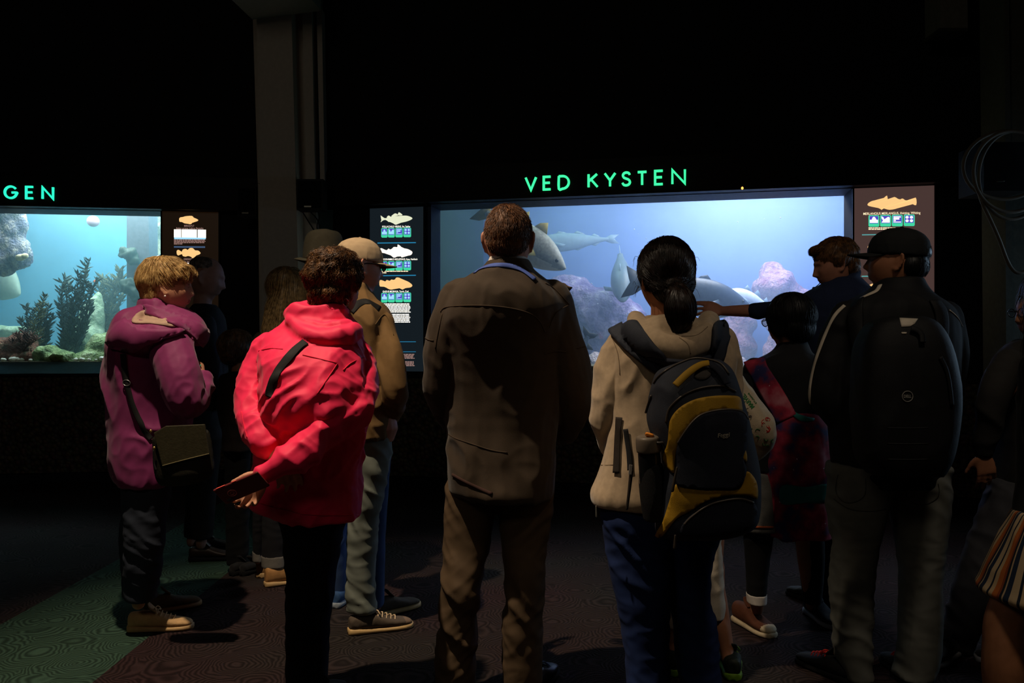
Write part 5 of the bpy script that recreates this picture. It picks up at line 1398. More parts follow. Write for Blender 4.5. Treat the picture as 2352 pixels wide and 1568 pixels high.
surf_line('strap', sj, [(702, 786), (680, 803), (650, 838), (634, 862), (624, 890), (618, 912)], 0, mst, p.root, .004, flat=.016, thick=.002, label='black bag strap across the back')
S = Soup(); ring_loop(S, p.P(811, 760, -.06), .016, .016, (.6, .5, .4), (0, .3, -1), .0022, 18, 6); link_mesh('drawcord_toggle', S.V, S.F, mat('pale cord', (205, 185, 150), .5), jk)
S = Soup(); p.sl(S, [(1140, 612, 745, .13), (1200, 648, 740, .12), (1300, 660, 735, .10), (1440, 660, 726, .085), (1568, 660, 715, .08), (1608, 662, 712, .08)])
p.sl(S, [(1140, 690, 812, .13, .03), (1200, 695, 792, .12, .04), (1300, 700, 772, .10, .05), (1440, 700, 756, .085, .05), (1568, 698, 748, .08, .05), (1608, 700, 745, .08, .05)])
p.wear('trousers', S, .008, M_blackpants, folds(5, 5, 14, .008, 7))
for x, d in ((686, (-.02, .25)), (724, (.05, .25))): shoe(p.root, ((x - CX) / F * 2.92, 2.86, 0), d, .25, M_blackcloth, M_blackpants, None)
ph = root('phone', W(565, 1114, 2.58), 'smartphone in a dark rose case held behind the coral pink jacket', 'phone')
k = 1 / 725; a = Vector((50 * k, 0, 21 * k)); b = Vector((9.5 * k, .022, -18.5 * k)); nn = a.cross(b).normalized(); nn = nn if nn.y < 0 else -nn
c = W(555, 1120, 2.575); S = Soup()
R3 = Matrix((a.normalized(), b.normalized(), nn)).transposed()
S.box(c, (a.length, b.length, .0045), R3); o = link_mesh('case', S.V, S.F, mat('dark rose case', (120, 52, 52), .3, var=.1), ph, False); bv = o.modifiers.new('b', 'BEVEL'); bv.width = .004; bv.segments = 3
S = Soup(); ring_loop(S, c - a * .42 + nn * .0055, .0125, .0125, a, b, .0022, 24, 6); ring_loop(S, c - a * .42 + nn * .0055, .006, .006, a, b, .0018, 18, 6); link_mesh('ring_grip', S.V, S.F, mat('rose ring', (210, 110, 105), .35), ph)
S = Soup(); S.ell(c - a * .72 + b * .62 + nn * .0045, (.010, .006, .0022), R3, 14, 8); link_mesh('camera_lens', S.V, S.F, mat('lens glass', (70, 70, 78), .1), ph)
S = Soup()
for t in (-.75, -.55, -.05): S.box(c + a * t - b * 1.0 + nn * .0005, (.007, .0012, .0016), R3)
link_mesh('side_button', S.V, S.F, mat('coral button', (235, 90, 80), .4), ph, False)

# ================================================================ man in the beige cap
p = Person(3.75, 850, 'man in beige cap and sunglasses, olive brown jacket and faded jeans')
M = p.head(826, 617, -58, -3, 0, 1.0)
p.frame((826, 690), (855, 985), [(810, 748, .08), (876, 742, -.05)], [(800, 880, .15), (906, 905, -.12)], [(850, 950, .3), (885, 960, .12)],
        [(845, 1000, .08), (850, 1000, -.05)], [(850, 1200, .1), (832, 1210, -.03)], [(862, 1390, .12), (828, 1395, -.03)], 1.0)
p.body(skin_p, .0055); 
S = Soup(); S.ell(p.L(0, -.055, .0), (.080, .062, .058), p.R3()); S.ell(p.L(0, -.02, .055), (.080, .098, .06), p.R3())
hair('hair', S, .007, hairmat('short brown hair', (52, 38, 28), (84, 62, 44)), p.root, 600, .025, lambda q: Vector((0, 0, -1)), seed=8)
cap(p.root, M, mat('beige cotton cap', (176, 152, 120), .85, .1, 700, var=.1))
glasses(p.root, M, M_glassfr, M_lensdark)
mj = mat('olive brown canvas', (116, 88, 52), .85, .2, 500, var=.08)
S = Soup(); p.sl(S, [(664, 806, 850, .08), (690, 796, 868, .115), (710, 788, 888, .145), (740, 784, 900, .165), (800, 784, 908, .17), (880, 790, 908, .165), (950, 808, 905, .16), (1002, 814, 902, .155)])
p.lb(S, [(878, 745, -.06, 26), (892, 800, -.11, 29), (902, 860, -.14, 29), (908, 905, -.13, 29), (900, 940, -.03, 25), (888, 962, .1, 20)])
p.lb(S, [(806, 744, .08, 30), (796, 800, .13, 28), (796, 850, .16, 26), (806, 890, .2, 25), (848, 945, .28, 20)])
p.sl(S, [(652, 810, 846, .075), (668, 806, 852, .085)])
jk, sj = p.wear('jacket', S, .0062, mj, mixd(folds(8, 8, 5, .016, 3, (1.0, 0), low=.005), folds(13, 13, 12, .010, 9, (.8, 0))))
surf_line('seam', sj, [(862, 745), (880, 722), (893, 735), (904, 770)], .0018, mat('olive stitching', (100, 78, 46), .8), jk)
surf_line('strap', sj, [(806, 716), (822, 698), (845, 692), (872, 709)], 0, mst, p.root, .001, flat=.018, thick=.002, label='dark shoulder strap')
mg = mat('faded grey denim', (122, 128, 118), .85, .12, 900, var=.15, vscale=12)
S = Soup(); p.sl(S, [(975, 814, 902, .13), (1010, 814, 900, .13), (1060, 812, 896, .12, -.01), (1120, 808, 884, .10, -.03), (1200, 802, 868, .085, -.03), (1300, 799, 862, .075, -.03), (1370, 796, 862, .07, -.03), (1402, 797, 866, .07, -.03)])
p.wear('jeans', S, .0075, mg, mixd(folds(5, 5, 14, .011, 5, (.8, 0)), folds(9, 9, 24, .005, 7)))
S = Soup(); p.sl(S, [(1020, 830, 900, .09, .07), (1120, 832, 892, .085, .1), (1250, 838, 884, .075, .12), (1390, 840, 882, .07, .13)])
p.wear('jeans_leg', S, .0075, mblue, folds(5, 5, 14, .008, 6), label='far jeans leg, bluish shade put into its colour')  # same grey jeans; blue denim stands in for the shade on this leg
msn = mat('charcoal sneaker mesh', (88, 76, 64), .8, .3, 400)
sh_ = shoe(p.root, ((799 - CX) / F * 3.67, 3.67, 0), (.27, .11), .295, msn, mat('cream sole', (205, 170, 115), .6), mat('cream lace', (215, 188, 150), .8), toecap=mat('tan toe', (120, 98, 78), .8))
shoe(p.root, ((850 - CX) / F * 3.88, 3.88, 0), (.2, .2), .29, msn, mat('cream sole', (205, 170, 115), .6), None)
# ================================================================ tall man
p = Person(3.0, 1150, 'tall man with cropped hair and dark brown jacket at the centre, seen from behind')
M = p.head(1168, 558, -4, 0, 0, 1.05)
p.frame((1165, 640), (1148, 1075, .055), [(1050, 700), (1278, 702)], [(1015, 860, .02), (1318, 890, .03)], [(1062, 985, .24), (1270, 990, .22)],
        [(1095, 1110, .06), (1200, 1110, .06)], [(1062, 1340, .01), (1204, 1340, .01)], [(1050, 1585), (1200, 1585)], 1.08)
add_hand(p.B, p.P(1062, 985, .24), (.4, .9, .1), (1, -.3, 0), (0, 0, 1)); add_hand(p.B, p.P(1270, 990, .22), (-.4, .9, .1), (-1, -.3, 0), (0, 0, 1))
p.body(skin_p, .0055)
S = Soup(); S.ell(p.L(0, -.016, .036), (.0845, .1045, .1005), p.R3()); S.ell(p.L(0, -.052, -.004), (.074, .056, .052), p.R3())
hr_ = hairmat('cropped brown hair', (70, 42, 24), (118, 76, 44), .6)
hair('hair', S, .006, hr_, p.root, 5200, .014, lambda q: (q - p.L(0, -.03, .12)).normalized() + Vector((0, -.2, -.4)), lambda P: .0025 * pnoise(P * 40), lift=.5, r=.0009, seed=9, steps=4, wig=.4)
S = Soup(); p.sl(S, [(580, 1130, 1204, .066), (592, 1124, 1210, .073), (612, 1116, 1218, .082)], n=32)
p.wear('shirt_collar', S, .005, mat('white striped shirt', (215, 205, 195), .8), label='white shirt collar')
mbr = mat('dark brown twill', (58, 45, 31), .85, .2, 600, var=.08, sheen=.1)
S = Soup()
p.sl(S, [(597, 1118, 1214, .080), (606, 1112, 1220, .090), (622, 1096, 1228, .105), (645, 1062, 1254, .13), (668, 1034, 1278, .148), (700, 1018, 1300, .158), (730, 1014, 1303, .162, .005), (760, 1012, 1304, .163, .018), (850, 1020, 1296, .16, .045), (950, 1026, 1284, .155, .055), (1040, 1027, 1277, .158, .042), (1100, 1030, 1273, .166, .03), (1128, 1036, 1271, .17, .025), (1142, 1070, 1268, .16, .025)])
p.lb(S, [(1060, 692, 0, 52), (1034, 765, 0, 50), (1016, 850, .01, 44), (1020, 915, .06, 40), (1050, 975, .19, 34)])
p.lb(S, [(1262, 692, 0, 50), (1284, 765, 0, 50), (1308, 850, .01, 48), (1318, 915, .05, 44), (1290, 985, .18, 36)])
jk, sj = p.wear('jacket', S, .0064, mbr, mixd(folds(7, 7, 3.0, .016, 11, (.5, 0), low=.004), folds(10, 10, 10, .009, 12, (.6, 0))))
sm = mat('brown seam', (64, 50, 36), .9)
for P_ in ([(1012, 716), (1022, 706), (1060, 702), (1120, 702), (1175, 708), (1218, 720), (1240, 738), (1252, 762)], [(1252, 650), (1272, 662), (1292, 682), (1308, 700)], [(1308, 700), (1285, 712), (1272, 728), (1262, 752)], [(1024, 992), (1045, 1006), (1080, 1018), (1130, 1034), (1165, 1039)], [(1250, 812), (1275, 806), (1300, 808)], [(1325, 800), (1342, 796), (1352, 792)], [(972, 772), (984, 780), (996, 782)], [(1016, 720), (1005, 770), (1000, 800)]):
    surf_line('seam', sj, P_, .0022, sm, jk, .0005)
surf_line('lanyard', sj, [(1090, 628), (1104, 618), (1125, 611), (1150, 609), (1180, 613), (1205, 625), (1228, 642)], 0, mat('blue lanyard webbing', (70, 92, 165), .7, .3, 500), p.root, .003, flat=.0095, thick=.002, label='blue printed lanyard round the neck')
lan = Surf(sj.V, sj.F)
surf_text('lanyard_print', sj, 'ABK', 1158, 613.5, 5, 12, mat('navy print', (22, 28, 60), .7), p.root, width=20, off=.0062) if False else None
S = Soup(); p.lb(S, [(1262, 664, .06, 9, 9), (1282, 662, .06, 12, 14), (1298, 664, .07, 9, 14), (1308, 662, .07, 4, 6), (1316, 659, .07, 1.2, 1.5)], n=14)
fl_, sff = p.wear('shoulder_flap', S, .004, [M_blackcloth, mat('tan edging', (112, 84, 54), .8)], None, 1, label='black cloth flap with tan edging standing off the right shoulder', midx=lambda C: ((C[:, 0] > W(1294, 0, 3.06).x) & (C[:, 0] < W(1311, 0, 3.06).x) & (C[:, 2] > W(0, 659.5, 3.06).z)).astype(int))
mtr = mat('khaki brown trousers', (86, 68, 48), .8, .15, 600, var=.06)
S = Soup(); p.sl(S, [(1085, 1032, 1172, .11, .05), (1130, 1024, 1150, .11, .05), (1180, 1021, 1136, .105, .045), (1250, 1019, 1126, .10, .035), (1330, 1016, 1106, .10), (1400, 1012, 1097, .095), (1450, 1010, 1096, .09), (1520, 1005, 1090, .09), (1575, 1006, 1088, .09), (1596, 1010, 1086, .09)])
p.sl(S, [(1085, 1120, 1272, .11, .05), (1130, 1140, 1270, .11, .05), (1180, 1146, 1268, .105, .045), (1250, 1152, 1256, .10, .035), (1330, 1160, 1250, .10), (1450, 1156, 1247, .095), (1568, 1155, 1245, .09), (1596, 1158, 1243, .09)])
p.wear('trousers', S, .0075, mtr, mixd(folds(4.5, 4.5, 13, .017, 13, (1.0, 0)), folds(8, 8, 22, .006, 14, (-.8, 0))))
surf_line('shirt_tail', sj, [(1040, 1090), (1080, 1112), (1130, 1134)], 0, mat('reddish shirt tail', (62, 40, 34), .9), jk, .002, flat=.006, thick=.003)
mls = mat('dark shoe leather', (42, 44, 52), .35)
shoe(p.root, ((1045 - CX) / F * 2.98, 2.93, 0), (-.05, .27), .29, mls, M_blackpants, M_blackcloth)
shoe(p.root, ((1210 - CX) / F * 2.98, 2.99, 0), (.10, .27), .30, mls, M_blackpants, mat('blue grey lace', (90, 110, 140), .7))

# ================================================================ woman with the backpack
p = Person(2.8, 1530, 'woman in grey hoodie with dark ponytail wearing a navy and yellow backpack')
M = p.head(1524, 642, 14, 0, 0, .98, True)
p.frame((1535, 730), (1530, 1110), [(1440, 785), (1650, 785)], [(1400, 935), (1672, 935)], [(1436, 1070, .22), (1650, 1060, .22)],
        [(1465, 1130), (1590, 1130)], [(1480, 1390), (1592, 1390, .05)], [(1490, 1630), (1610, 1630, .05)], 1.0)
add_hand(p.B, p.P(1436, 1070, .22), (.4, .9, .3), (1, -.3, 0), (0, 0, 1)); add_hand(p.B, p.P(1650, 1060, .22), (-.4, .9, .3), (-1, -.3, 0), (0, 0, 1))
p.body(skin_m, .0055)
S = Soup(); S.ell(p.L(0, -.022, .038), (.092, .112, .106), p.R3()); S.ell(p.L(.004, -.06, -.01), (.078, .062, .075), p.R3()); p.el(S, 1552, 660, -.10, 30, .045, 26)
p.lb(S, [(1550, 662, -.125, 20), (1560, 684, -.16, 30), (1562, 712, -.18, 33), (1558, 736, -.185, 24), (1556, 750, -.185, 12)])
hk = hairmat('black brown hair', (20, 13, 10), (44, 28, 20), .32, .5)
tie = p.P(1548, 664, -.13)
def flow3(q):
    if q.z < tie.z: return Vector((.05, 0, -1))
    d = tie - q; d.normalize(); return d + Vector((0, -.1, -.1))
hair('hair', S, .006, hk, p.root, 4200, .085, flow3, lambda P: .002 * pnoise(P * 40), lift=.01, r=.0011, seed=11, wig=.12, steps=8)
S = Soup()
for i in range(26):
    a = rnd.uniform(-1, 1); q = p.L(.092 * (-1 if a < 0 else 1), rnd.uniform(-.05, .04), rnd.uniform(-.03, .08)); d = Vector(((-1 if a < 0 else 1) * rnd.uniform(.2, .9), rnd.uniform(-.5, .3), rnd.uniform(-1, .5))) * .028
    S.limb([(q, .0007), (q + d * .6 + Vector((0, 0, .004)), .0006), (q + d + Vector((0, 0, -.012)), .0004)], n=4, sub=4)
link_mesh('loose_strands', S.V, S.F, hk, p.root)
S = Soup(); S.ell(p.P(1554, 606, -.115), (.005,) * 3); link_mesh('hair_clip', S.V, S.F, mat('clip silver', (200, 205, 215), .15, metal=.8), p.root)
S = Soup(); ring_loop(S, p.P(1550, 664, -.13), .030, .020, (1, 0, .2), (0, 1, 0), .007, 22, 8); link_mesh('hair_tie', S.V, S.F, M_blackcloth, p.root)
mhd = mat('oatmeal fleece', (182, 158, 128),   .9, .15, 900, var=.1, vscale=60, sheen=.3)
S = Soup()
p.sl(S, [(728, 1488, 1586, .075), (744, 1462, 1612, .10), (762, 1432, 1650, .13), (785, 1412, 1672, .145), (820, 1402, 1686, .15), (880, 1402, 1690, .15), (960, 1400, 1688, .15), (1040, 1386, 1686, .152), (1100, 1369, 1686, .157), (1136, 1357, 1686, .157), (1158, 1362, 1684, .15)])
p.lb(S, [(1438, 788, 0, 40), (1412, 850, 0, 42), (1402, 910, 0, 42), (1397, 960, .02, 41), (1412, 1020, .1, 38), (1436, 1066, .21, 32)])
p.lb(S, [(1656, 788, 0, 38), (1664, 850, 0, 40), (1668, 920, 0, 38), (1664, 980, .05, 36), (1648, 1040, .2, 30)])
p.lb(S, [(1460, 736, .0, 18), (1470, 762, -.09, 29), (1512, 786, -.15, 33), (1570, 800, -.175, 34), (1608, 778, -.14, 28), (1628, 738, -.02, 18)])
p.el(S, 1540, 758, -.09, 72, .09, 36)
hd, sh = p.wear('hoodie', S, .006, mhd, mixd(folds(6, 6, 3.4, .020, 21, (.8, 0), low=.007), folds(9, 9, 9, .010, 22, (-.9, 0))))
for P_ in ([(1406, 775), (1420, 815), (1424, 860)], [(1560, 775), (1580, 790), (1586, 812)], [(1366, 1066), (1390, 1068), (1418, 1066)], [(1565, 772), (1600, 770), (1625, 750)]):
    surf_line('seam', sh, P_, .0014, mat('oatmeal seam', (140, 120, 96), .9), hd, .0005)
S = Soup(); S.limb([(p.P(1369, 1162, -.12), .002), (p.P(1370, 1186, -.12), .003)], n=6); link_mesh('zip_pull', S.V, S.F, M_trim, hd)
mjb = mat('blue denim', (24, 42, 86), .85, .12, 900, var=.2, vscale=12)
S = Soup(); p.sl(S, [(1110, 1376, 1545, .115), (1180, 1380, 1538, .12), (1270, 1393, 1537, .115), (1390, 1418, 1537, .105), (1497, 1437, 1534, .095), (1568, 1440, 1540, .095), (1640, 1442, 1545, .09)])
p.sl(S, [(1110, 1510, 1676, .115), (1180, 1528, 1668, .12), (1283, 1538, 1632, .115, .03), (1390, 1543, 1628, .105, .05), (1417, 1545, 1640, .105, .05), (1497, 1556, 1646, .10, .05), (1568, 1563, 1654, .095, .05), (1640, 1564, 1654, .09, .05)])
p.wear('jeans', S, .0078, mjb, mixd(folds(4.5, 4.5, 12, .014, 23, (.9, 0)), folds(9, 9, 22, .005, 24)))
for x, d in ((1490, (-.05, .25)), (1610, (.05, .25))): shoe(p.root, ((x - CX) / F * 2.82, 2.74, 0), d, .25, mat('grey trainer', (90, 90, 92), .7), mat('pale sole', (140, 150, 160), .6), None)
# --- her backpack
zb = lambda pts: [(1330 + x / 3.267, 780 + y / 3.267) for x, y in pts]
bp = root('backpack', W(1610, 1235, 2.52), 'navy backpack with mustard yellow panels on the back of the grey hoodie', 'backpack')
Db = 2.47
mnv = mat('navy nylon', (48, 52, 62), .7, .35, 700, var=.12); mnd = mat('dark navy panel', (30, 34, 46), .75, .35, 700); mye = mat('mustard nylon', (178, 136, 30), .65, .3, 700, var=.06); mzp = mat('zip teeth', (92, 84, 76), .4, metal=.4)
S = Soup()
S.slices([(826, 1590, 1652, .05), (836, 1556, 1666, .08), (852, 1516, 1678, .10), (880, 1502, 1688, .115), (920, 1494, 1700, .125), (964, 1490, 1712, .13), (1000, 1500, 1720, .13), (1030, 1514, 1727, .13), (1070, 1518, 1734, .13), (1110, 1512, 1737, .13), (1155, 1508, 1737, .125), (1195, 1508, 1730, .12), (1216, 1506, 1704, .10), (1230, 1510, 1660, .06)], Db, sup=3.2, n=40)
mb_, sb = solid('main_body', S, .0065, mnv, bp, 2, folds(7, 7, 6, .007, 31, (.6, 0)))
surf_patch('yellow_arch', sb, zb([(690, 600), (725, 540), (790, 485), (880, 445), (1000, 424), (1110, 420), (1192, 432), (1212, 500), (1205, 540), (1100, 522), (1000, 536), (905, 566), (835, 622), (785, 692), (745, 770), (728, 870), (722, 930), (715, 1000), (652, 932), (638, 880), (672, 770), (680, 650)]), mye, mb_, .002, .004)
fp = surf_patch('front_pocket', sb, zb([(835, 625), (905, 570), (1000, 540), (1110, 527), (1205, 545), (1238, 590), (1242, 780), (1215, 880), (1240, 985), (1180, 1100), (1020, 1112), (870, 1108), (735, 1075), (748, 930), (742, 800), (785, 700)]), mnd, mb_, .003, .010)
surf_patch('yellow_base', sb, zb([(735, 1082), (870, 1116), (1020, 1120), (1182, 1108), (1246, 985), (1318, 1060), (1326, 1190), (1260, 1165), (1100, 1168), (950, 1208), (820, 1288), (730, 1345), (640, 1460), (585, 1466), (640, 1360), (690, 1200)]), mye, mb_, .002, .004)
surf_patch('bottom_pocket', sb, zb([(760, 1420), (830, 1320), (950, 1245), (1100, 1196), (1250, 1192), (1316, 1262), (1296, 1385), (1150, 1436), (950, 1456), (800, 1460)]), mnd, mb_, .003, .008)
surf_patch('side_wedge', sb, zb([(1222, 790), (1250, 860), (1248, 915), (1214, 880)]), mye, mb_, .002, .004)
surf_patch('mesh_disc', sb, zb([(860, 270), (890, 230), (940, 212), (985, 225), (985, 270), (940, 300), (890, 298)]), mat('grey mesh', (86, 80, 74), .8, .5, 900), mb_, .001, .003)
for P_ in ([(566, 330), (600, 280), (680, 220), (760, 180), (850, 148), (950, 150), (1060, 182), (1120, 260)], [(655, 620), (670, 540), (700, 490), (770, 425), (860, 380), (960, 355), (1080, 350), (1170, 390)], [(745, 770), (785, 695), (838, 622), (905, 566), (1000, 536), (1110, 524), (1206, 543), (1242, 600)], [(790, 1380), (850, 1315), (950, 1240), (1050, 1205), (1200, 1185), (1290, 1215)], [(480, 720), (495, 600), (520, 500), (548, 420)]):
    surf_line('zip', sb, zb(P_), .0032, mzp, mb_, .011 if P_[0][0] in (745, 790) else .003)
S = Soup()
for a_, b_2, off in (([(728, 358), (790, 290), (860, 238), (920, 212), (972, 204)], mye, .016), ([(972, 204), (1030, 240), (1070, 290), (1095, 340)], mnd, .016)):
    surf_line('carry_handle', sb, zb(a_), 0, b_2, mb_, off, flat=.011, thick=.004)
surf_text('logo', sb, 'Feggi', 1645.5, 1003, 9, -5, mat('grey embroidery', (150, 142, 128), .7), mb_, width=25, shear=.2, off=.016, label='pale embroidered word Feggi')
for q in ((735, 960, 700, 1130), (722, 1470, 718, 1560)):
    S = Soup(); a_, b_2 = zb([(q[0], q[1]), (q[2], q[3])]); S.limb([(W(*a_, Db - .14), .003), (W(*b_2, Db - .14), .005)], n=8); link_mesh('zip_puller', S.V, S.F, mat('zip pull cord', (60, 52, 44), .6), mb_)
S = Soup(); 
S.slices([(1062, 1470, 1520, .042), (1090, 1468, 1522, .046), (1150, 1472, 1524, .044), (1195, 1480, 1526, .036)], Db - .03, n=24); sp_ = solid('side_pocket', S, .005, mat('black mesh pocket', (18, 18, 20), .8, .5, 900), bp, 2, folds(9, 9, 9, .004, 2))
surf_patch('shoulder_strap', sh, [(1406, 770), (1418, 758), (1440, 748), (1462, 744), (1480, 760), (1506, 790), (1532, 816), (1534, 846), (1508, 856), (1478, 836), (1440, 802)], mnv, bp, .010, .010)
surf_patch('shoulder_strap', sh, [(1634, 748), (1650, 742), (1666, 752), (1668, 772), (1660, 800), (1652, 834), (1626, 826), (1630, 790)], mnv, bp, .010, .010)
surf_patch('back_yoke', sh, [(1490, 812), (1530, 818), (1585, 822), (1630, 812), (1640, 850), (1560, 840), (1512, 850)], mnd, bp, .010, .012)
surf_line('webbing_strap', sh, [(1424, 958), (1421, 1000), (1419, 1045), (1417, 1086)], 0, mat('brown black webbing', (44, 36, 30), .8, .3, 600), bp, .006, flat=.013, thick=.0015)
surf_line('webbing_strap', sh, [(1438, 985), (1446, 1040), (1448, 1080)], 0, M_blackcloth, bp, .006, flat=.009, thick=.0015)
S = Soup(); S.limb([(W(1450, 1082, 2.45), .006), (W(1446, 1120, 2.45), .005), (W(1440, 1168, 2.45), .004)], n=6); link_mesh('hanging_cord', S.V, S.F, mat('brown black webbing', (44, 36, 30), .8), bp)
S = Soup(); S.box(W(1448, 1078, 2.445), (.0045, .001, .014), Matrix.Rotation(.1, 3, 'Y')); link_mesh('white_tag', S.V, S.F, mat('white tag', (215, 205, 195), .7), bp, False)
# --- the drinking bottle in its side pocket
bt = root('drinking_bottle', W(1494, 1150, Db - .03), 'dark drinking bottle with grey lid and orange button in the backpack side pocket', 'bottle')
S = Soup(); ax0 = W(1498, 1150, Db - .03); ax1 = W(1490, 1030, Db - .045); up = (ax1 - ax0).normalized()
S.limb([(ax0, .030), (ax0.lerp(ax1, .2), .033), (ax0.lerp(ax1, .8), .033), (ax1, .031)], n=24, sub=4); link_mesh('flask', S.V, S.F, mat('dark bottle plastic', (26, 26, 29), .15, spec=.6), bt)
S = Soup(); S.limb([(ax1 - up * .008, .0355), (ax1 + up * .004, .037), (ax1 + up * .030, .036), (ax1 + up * .036, .033), (ax1 + up * .038, .030)], n=24, sub=2, round_ends=False); ld = link_mesh('lid', S.V, S.F, mat('grey lid plastic', (118, 106, 92), .4), bt)
S = Soup(); S.limb([(ax1 + up * .044 + Vector((-.004, -.012, 0)), .011, .006), (ax1 + up * .046 + Vector((.010, -.016, -.006)), .011, .006)], n=12, flat=(0, -1, .4)); link_mesh('spout_button', S.V, S.F, mat('orange plastic', (255, 150, 50), .4), bt)
S = Soup(); ring_loop(S, ax1 + up * .026 + Vector((.036, -.02, 0)), .020, .013, (1, 0, .15), (0, 1, .35), .0045, 22, 8); link_mesh('carry_ring', S.V, S.F, mat('dark grey plastic', (60, 56, 52), .35), bt)

# ================================================================ boy behind the backpack
p = Person(3.3, 1625, 'boy in cream patterned sweatshirt and white shorts half hidden behind the backpack', 'child')
p.head(1618, 812, 5, 0, 0, .86)
p.frame((1620, 860), (1618, 1090), [(1568, 880), (1672, 880)], [(1545, 985), (1742, 990, -.04)], [(1570, 1050, .1), (1712, 1046, .08)], [(1590, 1110), (1640, 1110)], [(1560, 1320), (1640, 1320)], [(1553, 1490, -.02), (1672, 1490, -.05)], .78)
p.lb(p.B, [(1640, 1300, 0, 24), (1644, 1400, -.02, 22), (1655, 1440, -.04, 21), (1668, 1495, -.06, 15), (1676, 1525, -.09, 14)]); p.lb(p.B, [(1553, 1300, 0, 24), (1552, 1420, 0, 22), (1552, 1500, -.03, 15), (1553, 1530, -.05, 14)])
p.body(skin_m, .0065)
S = Soup(); S.ell(p.L(0, -.02, .036), (.088, .108, .102), p.R3()); S.ell(p.L(0, -.055, -.012), (.076, .06, .06), p.R3()); hair('hair', S, .008, hk, p.root, 400, .03, lambda q: Vector((0, 0, -1)), seed=2)
mcr = mat('cream sweatshirt', (196, 178, 150), .9, .25, 300, var=.08)
S = Soup(); p.sl(S, [(852, 1592, 1648, .06), (872, 1566, 1680, .095), (910, 1560, 1690, .11), (1000, 1568, 1684, .115), (1090, 1566, 1682, .12), (1115, 1572, 1678, .115)])
p.lb(S, [(1668, 872, 0, 34), (1698, 918, -.02, 36), (1734, 972, -.05, 40), (1748, 1002, -.05, 34), (1730, 1032, .02, 28), (1710, 1046, .07, 20)]); p.lb(S, [(1570, 885, 0, 30), (1550, 960, 0, 30), (1556, 1010, .04, 28), (1570, 1046, .09, 20)])
swt, ss = p.wear('sweatshirt', S, .007, mcr, mixd(folds(9, 9, 9, .012, 41, (.6, 0)), folds(14, 14, 14, .006, 42)))
mgr = mat('green print', (48, 118, 62), .8); mrd = mat('red print', (190, 36, 30), .8); mgk = mat('grey print', (92, 88, 82), .8)
surf_text('sleeve_lettering', ss, 'MARVEL', 1733, 934, 9, -127, mgr, swt, width=38, bold=.03, label='green MARVEL lettering')
surf_text('sleeve_lettering', ss, 'STUDIOS', 1738, 926, 3, -127, mgr, swt, width=30, label='small green STUDIOS lettering')
R = random.Random(3)
for cx, cy, m_, n_ in ((1758, 972, mrd, 9), (1703, 905, mrd, 4), (1718, 960, mgk, 6), (1730, 1003, mgr, 5), (1703, 930, mgr, 4), (1768, 1012, mgr, 4)):
    for i in range(n_):
        x, y = cx + R.uniform(-9, 9), cy + R.uniform(-13, 13); a = R.uniform(0, 6.28); P_ = []
        for j in range(4): P_.append((x, y)); a += R.uniform(.6, 1.8); x += 5 * math.cos(a); y += 5 * math.sin(a)
        surf_line('sleeve_print', ss, P_, .0013, m_, swt, .0006, sub=4)
S = Soup(); p.sl(S, [(1100, 1570, 1680, .11), (1180, 1560, 1672, .11), (1230, 1540, 1612, .09), (1330, 1520, 1590, .085), (1430, 1514, 1588, .085)]); p.sl(S, [(1180, 1600, 1672, .1), (1230, 1602, 1652, .09), (1300, 1600, 1656, .088), (1380, 1598, 1662, .088), (1412, 1600, 1661, .088)])
p.wear('shorts', S, .0075, mat('off white cotton', (205, 192, 172), .9, .2, 300), folds(6, 6, 14, .010, 43))
mgs = mat('black green trainer', (26, 34, 24), .6, .3, 300); mgl = mat('lime trim', (110, 150, 30), .6)
shoe(p.root, ((1678 - CX) / F * 3.2, 3.16, 0), (.04, .22), .24, mgs, mgl, mgl); shoe(p.root, ((1553 - CX) / F * 3.25, 3.2, 0), (-.04, .22), .24, mgs, mgl, mgl)

# ================================================================ person with the galaxy sling
def galaxy_mat():
    m, nt, b = _nodes('galaxy print cotton'); N = nt.nodes; Lk = nt.links
    tc = N.new('ShaderNodeTexCoord'); no = N.new('ShaderNodeTexNoise'); no.inputs['Scale'].default_value = 9; no.inputs['Detail'].default_value = 4; Lk.new(tc.outputs['Object'], no.inputs['Vector'])
    rp = N.new('ShaderNodeValToRGB'); e = rp.color_ramp.elements
    for i in range(3): e.new(.5)
    for i, (ps, c) in enumerate(((.30, (20, 34, 78)), (.42, (46, 42, 92)), (.50, (128, 26, 52)), (.58, (176, 40, 66)), (.72, (200, 120, 130)))): e[i].position = ps; e[i].color = (*lin(c), 1)
    Lk.new(no.outputs['Fac'], rp.inputs['Fac'])
    n2 = N.new('ShaderNodeTexNoise'); n2.inputs['Scale'].default_value = 60; n2.inputs['Detail'].default_value = 2; Lk.new(tc.outputs['Object'], n2.inputs['Vector'])
    gt = N.new('ShaderNodeMath'); gt.operation = 'GREATER_THAN'; gt.inputs[1].default_value = .74; Lk.new(n2.outputs['Fac'], gt.inputs[0])
    mx = N.new('ShaderNodeMixRGB'); Lk.new(gt.outputs[0], mx.inputs['Fac']); Lk.new(rp.outputs['Color'], mx.inputs['Color1']); mx.inputs['Color2'].default_value = (*lin((220, 190, 200)), 1)
    Lk.new(mx.outputs['Color'], b.inputs['Base Color']); b.inputs['Roughness'].default_value = .85; return m
mgx = galaxy_mat(); mtl = mat('teal band cotton', (40, 120, 110), .85)
p = Person(3.68, 1815, 'person with black hair and glasses wearing a galaxy print sling over black clothes')
M = p.head(1810, 742, 38, -6, 0, .93, True)
